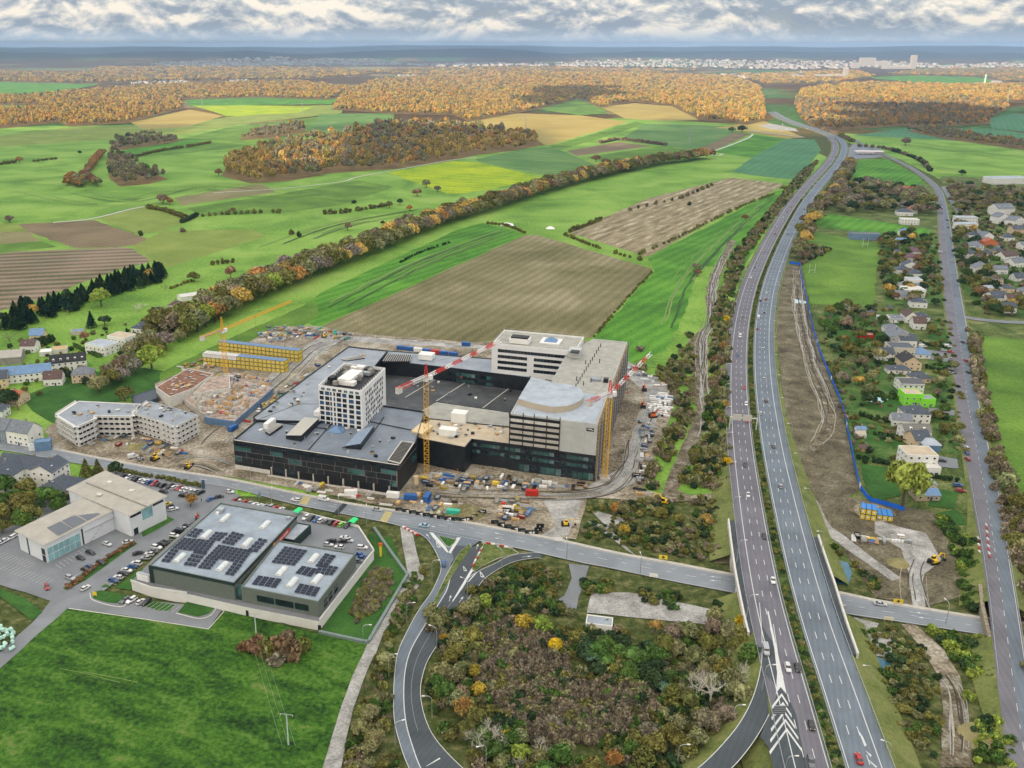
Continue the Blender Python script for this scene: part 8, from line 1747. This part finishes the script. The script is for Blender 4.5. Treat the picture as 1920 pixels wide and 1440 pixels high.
# gabion path and low wall round the store lawn
for L_,lab in (([(598,1187),(690,1207),(764,1080),(735,1040),(700,990)],'grey green gabion wall round the store lawn'),):
 A = resample([Wv(x,y,.25) for x,y in L_],2.2); root = empty('gabion_wall',A[0],0,lab,'wall')
 for a,b in zip(A,A[1:]): t = b-a; c = (a+b)/2; mb = MB(); mb.box((c.x,c.y,.8),(t.length-.08,1.1,1.1),mat('gabion_stone',(.17,.22,.21),.9,var=.4,scale=3),math.atan2(t.y,t.x)); part(mb,'block',root)
for (x,y) in ((558,965),(662,984)):
 c = Wv(x,y,Zp); root = empty('trolley_shelter',c,rad(65),f'green roofed trolley shelter at the {"left" if x < 600 else "right"} end of the deck cars','shelter'); vs = [(sx*2.3,math.cos(k*math.pi/6)*1.5,1.9+math.sin(k*math.pi/6)*.7) for sx in (-1,1) for k in range(7)]; mb = MB(); mb.add(vs,[(k,k+1,8+k,7+k) for k in range(6)],mat('shelter_green',(.03,.60,.20),.5,var=.05)); mb.build('roof',root); mb = MB()
 for sx in (-1,1):
  for sy in (-1,1): mb.bar((sx*2.2,sy*1.4,0),(sx*2.2,sy*1.4,2),.06,m_galv)
 mb.build('posts',root,kind='stuff')
# power line and pylons
for i,(bx,by,h) in enumerate([(541,1397,11.5),(481,1197,10.5)]):
 p = Wv(bx,by,.2); root = empty('power_pole',p,rad(-10),['pale wooden power pole alone in the near meadow','pale power pole beside the reddish clump'][i],'power pole'); mb = MB(); mb.bar((0,0,0),(0,0,h),.24,mat('pole_pale',(.45,.55,.52),.8,var=.1),8,.16); mb.build('pole',root); mb = MB(); mb.box((0,0,h-.1),(4.2,.14,.14),m_galv); [mb.bar((s,0,h-.1),(s,0,h-.8),.07,m_concl) for s in (-1.9,0,1.9)]; mb.build('cross_arm',root)
mb = MB(); a,b = Wv(541,1397,11.2),Wv(481,1197,10.2)
for s in (-1.9,0,1.9):
 pts = [a.lerp(b,k/14)+Vector((s,0,-4*.9*(k/14)*(1-k/14))) for k in range(15)]; mb.tube(pts,.025,m_galv,3)
mb.build('power_line',label='thin power wires between the two pale poles',cat='cable')
for i,(bx,by,ty) in enumerate([(380,206,170),(568,219,187),(985,256,219),(1291,272,241),(222,175,150),(150,156,132),(1466,248,232),(1888,196,165)]):
 g = G(bx,by); h = 20
 while proj(g.x,g.y,g.z+h)[1] > ty and h < 70: h += 1
 root = empty('pylon',g,0,'steel lattice pylon '+['beside the mustard coloured fields','right of the sunlit fields','on the golden stubble field','on the green field above the belt','before the western golden forest','at the far left by the distant woods','beside the far motorway works','at the far right edge by the forest'][i],'pylon'); mb = MB(); lattice(mb,(0,0,0),(0,0,h*.6),6,m_galv,6,1.8,r=.16); lattice(mb,(0,0,h*.6),(0,0,h),1.8,m_galv,5,.4,r=.14); mb.build('mast',root); mb = MB()
 for z,w_ in ((h*.62,7),(h*.78,9),(h*.92,6)): mb.bar((-w_,0,z),(w_,0,z),.22,m_galv)
 mb.build('cross_arms',root,kind='stuff')
# ------------------------------------------------------------------ machines
def digger(x,y,ang,m_,lab,z=.4,sc=1.,cat='excavator'):
 root = empty('excavator',Wv(x,y,z),rad(ang),lab,cat); root.scale = (sc,sc,sc)
 for s in (-1,1): mb = MB(); mb.box((0,s*1.15,.45),(3.8,.6,.8),m_tyre); mb.bar((1.9,s*.85,.45),(1.9,s*1.45,.45),.4,m_tyre,8); mb.bar((-1.9,s*.85,.45),(-1.9,s*1.45,.45),.4,m_tyre,8); mb.build('track',root)
 mb = MB(); mb.box((-.5,0,1.35),(3.2,2.5,1.0),m_); mb.box((-1.7,0,1.5),(1.1,2.5,1.2),m_black); mb.build('body',root); mb = MB(); mb.box((.5,.75,2.2),(1.5,1.0,1.5),m_cglass); mb.box((.5,.75,3.0),(1.6,1.1,.12),m_); mb.build('cab',root)
 mb = MB(); mb.bar((.9,-.2,1.7),(3.0,-.2,4.3),.26,m_); mb.bar((3.0,-.2,4.3),(5.0,-.2,3.6),.22,m_); mb.build('boom',root); mb = MB(); mb.bar((5.0,-.2,3.6),(5.7,-.2,1.3),.18,m_); mb.build('arm',root); mb = MB(); mb.box((5.5,-.2,.8),(1.0,1.1,.9),m_black); mb.build('bucket',root)
m_my = mat('machine_yellow',(.72,.46,.02),.5,var=.1)
for d in [(1246,944,150,m_my,'yellow excavator above the black sheeting'),(1750,1056,20,m_my,'yellow excavator in the contractor yard hollow'),(1208,732,80,m_org,'orange machine right of the scaffolded face, far one'),(1206,764,80,m_org,'orange machine right of the scaffolded face, near one'),(1224,782,10,m_org,'orange loader beside the white wrapped blocks'),(291,862,60,m_my,'yellow excavator in front of the curved flats'),(352,878,70,m_my,'yellow digger on the mud beside the main road',.4,.8),(495,764,30,m_my,'small yellow excavator beside the long black wall',.4,.8),(446,842,80,m_my,'tiny yellow loader near the corner of the centre',.4,.6),(608,632,10,m_my,'yellow loader by the debris heap',.4,.9),(370,974,100,m_red,'small red machine at the store corner',.4,.6),(1060,985,0,m_my,'yellow and blue drill rig on the gravel entrance',.4,.8)]: digger(*d)
# ------------------------------------------------------------------ site clutter: every stack is a thing
SM = [(m_blue,'blue'),(m_bluel,'pale blue'),(m_crew,'white'),(m_galv,'grey'),(m_wood,'timber'),(m_yel,'yellow'),(m_black,'black'),(m_concl,'pale concrete'),(m_teal,'teal'),(m_red,'red')]
def clutter(P,n,where,group,seed,wts,z=.4,ang=-17,kinds=('pile','bundle','skip','bag')):
 rr = random.Random(seed); xs = [p[0] for p in P]; ys = [p[1] for p in P]; k = t = 0; used = set(); pos = []
 while k < n and t < 4000:
  t += 1; x,y = rr.uniform(min(xs),max(xs)),rr.uniform(min(ys),max(ys))
  if not inpoly(x,y,P): continue
  c = Wv(x,y,z)
  if any((c-q).length < 2.6 for q in pos): continue
  pos.append(c); m_,cn = SM[pick(rr,list(enumerate(wts)))]; kd = rr.choice(kinds); mb = MB()
  if kd == 'pile':
   a,b = rr.uniform(2,4.5),rr.uniform(1.2,2.2)
   for i in range(rr.randint(2,5)): mb.box((rr.uniform(-.15,.15),rr.uniform(-.1,.1),.2+i*.34),(a*rr.uniform(.85,1),b*rr.uniform(.85,1),.3),m_ if i % 3 else m_wood)
   nm = 'material stack'
  elif kd == 'bundle':
   L_ = rr.uniform(4,7)
   for i in range(7): mb.bar((-L_/2,-.8+.27*i,.2+(i % 2)*.25),(L_/2,-.8+.27*i,.2+(i % 2)*.25),.14,m_,6)
   nm = 'pipe bundle'
  elif kd == 'skip': 
   mb.add([(-1.4,-.9,0),(1.4,-.9,0),(1.4,.9,0),(-1.4,.9,0),(-2,-1.1,1.4),(2,-1.1,1.4),(2,1.1,1.4),(-2,1.1,1.4)],[(0,3,2,1),(0,1,5,4),(1,2,6,5),(2,3,7,6),(3,0,4,7),(4,5,1,0),(5,6,2,1),(6,7,3,2),(7,4,0,3)],m_); mb.box((0,0,.8),(3,1.8,.5),m_concd,.1); nm = 'skip'
  elif kd == 'bag':
   for i in range(rr.randint(1,4)): mb.prism([(math.cos(a_)*.62+i*1.25,math.sin(a_)*.62) for a_ in [q*math.pi/4 for q in range(8)]],0,1.1+.2*rr.random(),m_)
   nm = 'bulk bags'
  else:
   for i in range(3): mb.box((0,0,.55+i*0),(5.2,1.2,1.1),m_) if i == 0 else mb.box((-1.6+i*1.1,0,1.2),(.1,1.25,.1),m_galv)
   nm = 'wrapped block'
  e = (x-min(xs))/(max(xs)-min(xs)+.1); ps = ['left end','left part','middle','right part','right end'][min(4,int(e*5))]; f = 'back' if y < (min(ys)+max(ys))/2 else 'front'
  mb.build(nm.replace(' ','_'),loc=c,rz=rad(ang)+rr.choice([0,math.pi/2])+rr.uniform(-.15,.15),label=f'{cn} {nm} {where}, {f} row, {ps}',cat=nm,group=group); k += 1
clutter([(792,884),(870,892),(1010,902),(1100,912),(1100,918),(1000,916),(880,922),(790,912)],62,'before the office block','materials before the office block',1,[4,4,5,3,1,1.5,2,2,.2,.3])
clutter([(470,632),(505,612),(560,612),(660,626),(650,640),(600,634),(550,634),(520,642),(480,642)],70,'in the debris yard','materials in the debris yard',2,[3,3,4,5,1,.5,1,2,2,2.5])
clutter([(752,928),(850,936),(870,955),(845,966),(780,952),(745,945)],22,'beside the blue containers','materials beside the blue containers',3,[2,2,2,2,3,1,1,2,1,.5])
clutter([(928,940),(985,935),(1000,950),(985,975),(940,975)],26,'in the fenced overgrown yard','materials in the small yard',4,[1,1,3,3,1,2,1,3,.3,1])
clutter([(1196,785),(1228,790),(1222,850),(1205,910),(1192,930),(1188,900),(1200,850)],34,'along the site road edge','materials along the site road',5,[1,1.5,4,3,1,.4,2,2,.2,.3])
clutter([(1222,742),(1262,735),(1250,782),(1216,780)],34,'in the rows of wrapped blocks','wrapped blocks',6,[0,.6,6,1,0,0,0,1,0,0],ang=70,kinds=('block',))
clutter([(1178,690),(1215,700),(1252,722),(1246,732),(1205,712),(1175,698)],22,'round the bend of the site road','materials at the site road bend',7,[0,1,5,4,0,0,1,3,0,0])
clutter([(178,812),(260,818),(330,842),(345,850),(320,858),(240,838),(150,838)],30,'in front of the curved flats','materials before the curved flats',8,[1,2,4,2,2,1,.5,3,.2,.3])
clutter([(366,712),(430,702),(505,714),(470,758),(440,785),(385,775)],46,'on the concrete slab','materials on the slab',9,[1,1,3,2,4,2,1,2,0,1],z=3.7)
clutter([(330,692),(378,672),(400,690),(352,700)],18,'behind the rust deck','materials behind the rust deck',10,[1,1,2,2,3,3,.5,1,.4,.3])
clutter([(455,790),(520,735),(600,682),(612,690),(540,738),(470,792)],22,'beside the long black wall','materials along the long wall',11,[1,1,2,2,2,1,1,2,.4,.6])
clutter([(1600,1003),(1645,1012),(1690,1008),(1690,1016),(1640,1022),(1600,1012)],14,'in the contractor yard','materials in the contractor yard',12,[1,1,4,2,1,.4,1,1,0,1])
clutter([(560,905),(640,918),(740,940),(735,950),(640,932),(545,915)],16,'between black facade and road','materials before the black facade',13,[1,1,4,2,1,.4,1,2,.3,1])
for i,(x,y,a,m_,cn,w_) in enumerate([(770,936,-5,m_blue,'blue','beside the main road, lying across'),(801,936,75,m_blue,'blue','beside the main road, pointing towards the facade'),(437,806,60,m_blue,'blue','at the left corner of the shopping centre'),(752,655,-14,m_blue,'blue','behind the back wing, first of the row'),(768,657,-14,m_blue,'blue','behind the back wing, second of the row'),(784,659,-14,m_crew,'white','behind the back wing, third of the row'),(800,661,-14,m_blue,'blue','behind the back wing, fourth of the row'),(816,663,-14,m_red,'red','behind the back wing, fifth of the row'),(832,665,-14,m_blue,'blue','behind the back wing, sixth of the row'),(850,667,-14,m_blue,'blue','behind the back wing, last of the row'),(874,648,-14,m_blue,'blue','standing alone behind the hotel wing'),(658,928,5,m_crew,'white','at the foot of the black facade'),(737,932,-10,m_crew,'white','at the corner of the black facade'),(850,965,-10,m_teal,'green','beside the sand heap at the hoarding'),(997,928,-5,m_red,'red','in the middle of the site road')]): container(x,y,a,m_,cn,w_,z=.4)
p = Wv(780,914,.4); root = empty('silo',p,0,'cream cement silo beside the foot of the middle crane','silo'); mb = MB(); mb.bar((0,0,2),(0,0,6),1.25,m_cream,12); mb.bar((0,0,.8),(0,0,2),.3,m_cream,12,1.25); mb.build('tank',root)
for k in range(4): mb = MB(); mb.bar((math.cos(k*1.57)*1.1,math.sin(k*1.57)*1.1,0),(math.cos(k*1.57)*1.1,math.sin(k*1.57)*1.1,2.4),.1,m_galv); mb.build('leg',root)
def heap(x,y,r,h,m_,lab,z=.3):
 p = Wv(x,y,z); bm = bmesh.new(); bmesh.ops.create_grid(bm,x_segments=18,y_segments=18,size=r)
 for v in bm.verts: d = v.co.length/r; v.co.z = max(0,(1-d*d))*h*(1+.5*noise.noise(Vector((v.co.x/2,v.co.y/2,x))))-.1
 me = bpy.data.meshes.new('heap'); bm.to_mesh(me); bm.free(); me.materials.append(m_); o = bpy.data.objects.new('earth_heap',me); link(o); o.location = p; tag(o,lab,'heap')
for h_ in [(875,962,8,3.2,g_brown,'brown soil heap inside the hoarding by the main road'),(845,958,8,1.4,g_tan,'pale sand spread beside the brown heap'),(255,838,5,1.8,g_tan,'sand heap in front of the curved flats'),(1684,1056,4.5,1.0,g_tan,'flat sand heap in the contractor hollow'),(1835,1378,6,1.6,g_tan,'tan heap at the bottom right by the street'),(1370,1035,9,3,g_mud,'brown earth mound against the west parapet'),(1640,960,9,2.2,g_dirt,'tracked spoil heap left of the yellow cabins'),(950,421,8,2.2,m_crew,'white covered silage heap beside the brown field'),(1032,428,5,2.4,m_crew,'small white heap near the field corner')]: heap(*h_)
rr = random.Random(8)
for i in range(26): x,y = rr.uniform(-6,26),1180+rr.uniform(0,44); p = Wv(x,y,.4); mb = MB(); mb.bar((-.6,0,.62),(.6,0,.62),.64,mat('bale_wrap',(.42,.66,.58),.4,var=.05),12); mb.build('silage_bale',loc=(p.x,p.y,.4+(.9 if i % 3 == 0 else 0)),rz=rr.uniform(0,3),label='pale mint wrapped silage bale in the heap at the left edge',cat='bale',group='silage bales at the left edge')
for i,(x,y) in enumerate(lin((1849,985),(1855,1045),10)+lin((1834,1010),(1836,1035),5)): p = Wm(x,y,vz); mb = MB(); mb.box((0,0,.35),(.32,1.8,.6),m_red if i % 2 else m_crew); mb.build('road_barrier',loc=p,rz=rad(-4),label=f'{"red" if i % 2 else "white"} road barrier in the line narrowing the village street, {ORD[i]} from the far end',cat='barrier',group='barriers on the village street')
for i,(x,y) in enumerate(lin((758,990),(783,1004),8)): p = Wv(x,y,.4); mb = MB(); mb.box((0,0,.4),(1.8,.5,.8),m_red if i % 2 else m_crew); mb.build('road_barrier',loc=p,rz=rad(-35),label=f'{"red" if i % 2 else "white"} barrier closing the gravel track, {ORD[i]} from the left',cat='barrier',group='barriers at the gravel track')
for nm,L_,z in (('jersey_barrier',[(907,1019),(930,1022),(958,1029)],.6),('jersey_barrier',[(903,1030),(893,1048),(886,1064)],.6)):
 for i,q in enumerate(resample([Wv(x,y,z) for x,y in L_],2.0)): mb = MB(); mb.box((0,0,.35),(1.7,.5,.8),[m_conc,m_red,m_crew][i % 3]); mb.build('barrier_block',loc=q,rz=rad(-15 if len(L_) and L_[0][0] == 907 else 65),label=f'{["grey", "red", "white"][i % 3]} barrier block on the {"upper" if L_[0][0] == 907 else "left"} edge of the gore island, {ORD[min(i, 16)]} along',cat='barrier',group='blocks round the gore island')
# bridge rails of the village street, old stone wall under it
for d,s_ in ((.5,'west'),(-.5,'east')): rail([p for p in vo(d) if 250 < p.y < 420],label=f'pale rail on the {s_} side of the village street bridge',h=.8,step=3)
ow = [Wv(x,y,0) for x,y in [(1834,1112),(1838,1150),(1848,1195),(1856,1225)]]; root = empty('stone_wall',ow[0],0,'old mossy stone wall beside the village street bridge','wall')
for a,b in zip(resample(ow,1.6),resample(ow,1.6)[1:]): c = (a+b)/2; t = b-a; mb = MB(); mb.box((c.x,c.y,2),(1.5,1.3,4.2+.4*noise.noise(c)),mat('old_stone',(.26,.23,.17),.95,var=.45,scale=1.5,bump=.4),math.atan2(t.y,t.x)); part(mb,'stone',root)
# garden hedges and fences between the village plots, pool, goal posts
for i,(a,b,m_) in enumerate([((1560,612),(1668,632),g_lawn),((1640,680),(1692,690),g_lawn),((1612,780),(1690,800),g_lawn),((1616,740),(1690,752),g_lawn),((1640,815),(1700,828),g_lawn),((1610,862),(1668,872),g_lawn),((1738,780),(1782,790),g_lawn),((1745,895),(1800,905),g_lawn),((1738,690),(1780,700),g_lawn),((1700,640),(1780,655),g_conc if False else g_lawn)]):
 along([a,b],2.2,[('dark',1),('green',1)],f'between the village gardens, {ORD[i]} from the top','garden hedges',R_=(1.1,1.5),Ht=(1.8,2.4),seed=i)
for P in ([(1612,870),(1668,878),(1690,930),(1640,940),(1625,920)],[(1620,805),(1690,818),(1690,838),(1622,832)],[(1622,742),(1690,752),(1690,775),(1625,768)],[(1745,915),(1795,925),(1790,955),(1740,950)],[(1745,760),(1785,768),(1785,790),(1745,785)],[(1565,618),(1620,628),(1615,645),(1570,640)],[(1545,582),(1575,585),(1572,605),(1545,600)],[(1750,965),(1795,955),(1815,985),(1765,985)],[(1740,625),(1785,630),(1785,640),(1740,636)]): sheet('lawn',P,g_lawn)
for P in ([(1725,655),(1782,662),(1782,680),(1728,672)],[(1740,765),(1790,770),(1790,780),(1742,778)],[(1755,855),(1795,862),(1797,880),(1758,876)],[(1600,265),(1600,262),(1610,262),(1610,266)]): sheet('driveway',P,a_mid)
mb = MB(); mb.prism([Wv(*p,.3) for p in [(1627,753),(1645,746),(1665,750),(1648,757)]],.1,.75,m_crew,mat('pool_cover',(.40,.66,.72),.4,var=.05)); mb.build('swimming_pool',label='pale turquoise covered garden pool below the lime house',cat='pool')
for x,y in ((1522,512),(1622,463)): p = Wv(x,y,.3); mb = MB(); [mb.bar((s,0,0),(s,0,9),.12,m_crew) for s in (-2.8,2.8)]; mb.bar((-2.8,0,3),(2.8,0,3),.12,m_crew); mb.build('rugby_goal',loc=p,rz=.1,label=f'tall white goal posts at the {"west" if x < 1600 else "north"} end of the sports field',cat='goal')
# workers
def person(x,y,z,ang,m_top,lab,arm=.25):
 me = bpy.data.meshes.new('person'); V_ = [(0,0,.95),(0,0,1.2),(0,0,1.45),(0,0,1.55),(0,.02,1.68),(0,.01,1.76),(.19,0,1.42),(.27,.03,1.15),(.25,.18,.95),(-.19,0,1.42),(-.27,0,1.15),(-.28,.08,.92),(.1,0,.88),(.13,.06,.48),(.13,.02,.07),(.14,.14,.04),(-.1,0,.88),(-.13,-.05,.48),(-.14,-.14,.07),(-.14,-.02,.04)]
 E_ = [(0,1),(1,2),(2,3),(3,4),(4,5),(2,6),(6,7),(7,8),(2,9),(9,10),(10,11),(0,12),(12,13),(13,14),(14,15),(0,16),(16,17),(17,18),(18,19)]; me.from_pydata(V_,E_,[]); o = bpy.data.objects.new('person',me); link(o)
 r_ = [.15,.15,.16,.06,.10,.08,.07,.05,.04,.07,.05,.04,.09,.065,.05,.04,.09,.065,.05,.04]; md = o.modifiers.new('s','SKIN'); 
 for v,q in zip(me.skin_vertices[0].data,r_): v.radius = (q,q*.8)
 me.skin_vertices[0].data[0].use_root = True; o.modifiers.new('d','SUBSURF').levels = 1
 me.materials.append(m_top); o.location = Wv(x,y,z); o.rotation_euler = (0,0,rad(ang)); tag(o,lab,'person')
for a_ in [(268,863,.4,20,m_black,'person in dark clothes walking along the muddy edge of the main road'),(378,941,.45,60,m_black,'person in dark clothes crossing the car park entrance'),(28,903,.4,0,m_org,'worker in an orange vest in the garden of the slate roofed flats'),(858,884,.4,200,m_org,'worker in orange at the door of the black hall')]: person(*a_)
# ------------------------------------------------------------------ cloud banks that shade the valley, and the air
def cloud_mat():
 m = bpy.data.materials.new('cloud'); m.use_nodes = True; nt = m.node_tree; N,L = nt.nodes,nt.links; N.clear()
 o = N.new('ShaderNodeOutputMaterial'); t = N.new('ShaderNodeBsdfTranslucent'); t.inputs[0].default_value = (.93,.93,.93,1)
 tr = N.new('ShaderNodeBsdfTransparent'); mx = N.new('ShaderNodeMixShader'); mx.inputs[0].default_value = .86; L.new(tr.outputs[0],mx.inputs[1]); L.new(t.outputs[0],mx.inputs[2]); L.new(mx.outputs[0],o.inputs[0]); return m
m_cloud = cloud_mat()
def cloud(ground_poly,alt,label,step=190,thick=170):
 """a bank of cloud whose shadow falls on the given ground outline"""
 k = alt/math.tan(SUN_EL); sh_ = Vector((SD.x,SD.y,0)).normalized()*k
 P = [(p[0]+sh_.x,p[1]+sh_.y) for p in ground_poly]; xs = [p[0] for p in P]; ys = [p[1] for p in P]
 nx,ny = int((max(xs)-min(xs))/step)+2,int((max(ys)-min(ys))/step)+2; ok = {}
 for i in range(nx):
  for j in range(ny):
   x,y = min(xs)+i*step,min(ys)+j*step; w_ = 260*noise.noise((x/700,y/700,2)); ok[i,j] = inpoly(x+w_,y+w_*.6,P)
 vs = []; id_ = {}; fs = []
 def vid(i,j,s):
  if (i,j,s) not in id_:
   x,y = min(xs)+i*step,min(ys)+j*step; x += 60*noise.noise((x/200,y/200,5)); y += 60*noise.noise((x/200,y/200,8))
   edge = not all(ok.get((i+a,j+b),False) and ok.get((i+a-1,j+b-1),False) for a in (0,1) for b in (0,1))
   h = (thick*(.6+.9*noise.noise((x/420,y/420,1))) if s else 50*noise.noise((x/500,y/500,4)))*(.25 if edge else 1)
   id_[i,j,s] = len(vs); vs.append((x,y,alt+max(h,8) if s else alt-abs(h)))
  return id_[i,j,s]
 for i in range(nx-1):
  for j in range(ny-1):
   if not ok[i,j]: continue
   fs.append((vid(i,j,1),vid(i+1,j,1),vid(i+1,j+1,1),vid(i,j+1,1))); fs.append((vid(i,j,0),vid(i,j+1,0),vid(i+1,j+1,0),vid(i+1,j,0)))
   for (a,b),(p,q) in (((i-1,j),((i,j),(i,j+1))),((i+1,j),((i+1,j+1),(i+1,j))),((i,j-1),((i+1,j),(i,j))),((i,j+1),((i,j+1),(i+1,j+1)))):
    if not ok.get((a,b),False): fs.append((vid(*p,0),vid(*q,0),vid(*q,1),vid(*p,1)))
 me = bpy.data.meshes.new('clouds'); me.from_pydata(vs,[],fs); me.materials.append(m_cloud); me.polygons.foreach_set('use_smooth',[True]*len(me.polygons)); me.update()
 o = bpy.data.objects.new('clouds',me); link(o); return tag(o,label,kind='stuff')
g_ = lambda x,y: tuple(G(x,y)[:2])
SHADE = [g_(*p) for p in [(-60,262),(60,250),(130,244),(230,262),(330,266),(400,275),(425,325),(520,330),(560,270),(640,238),(700,256),(800,268),(850,305),(980,300),(1040,272),(1130,250),(1230,234),(1330,240),(1400,258),(1500,270),(1555,250),(1540,222),(1600,205),(1700,200),(1800,206),(1880,212),(2000,212)]]
x1 = SHADE[-1]; x0 = SHADE[0]
cloud([(x0[0]-2500,x0[1]+500)]+SHADE+[(x1[0]+2500,x1[1]),(x1[0]+2500,-3500),(x0[0]-2500,-3500)],1350,'bank of low cloud shading the valley')
cloud([g_(940,196),g_(980,172),g_(1040,166),g_(1130,168),g_(1150,186),g_(1080,188),g_(1010,206)],1350,'small cloud shading part of the golden forest',step=110)
cloud([(-11000,8600),(-3000,9600),(1200,10500),(1600,13800),(9500,14600),(12500,16500),(12500,19500),(-13000,19500)],1500,'long cloud bank shading the far ridge',step=420,thick=260)
def haze():
 m = bpy.data.materials.new('haze'); m.use_nodes = True; nt = m.node_tree; N,L = nt.nodes,nt.links; N.clear()
 o = N.new('ShaderNodeOutputMaterial'); v = N.new('ShaderNodeVolumePrincipled'); v.inputs['Density'].default_value = 5e-5; v.inputs['Color'].default_value = (.40,.62,1,1); v.inputs['Anisotropy'].default_value = .0
 L.new(v.outputs[0],o.inputs['Volume']); mb = MB(); mb.box((0,0,127),(84000,84000,286),m); ob = mb.build('haze',kind='stuff',label='pale autumn haze lying over the valley'); ob.display_type = 'WIRE'
haze()
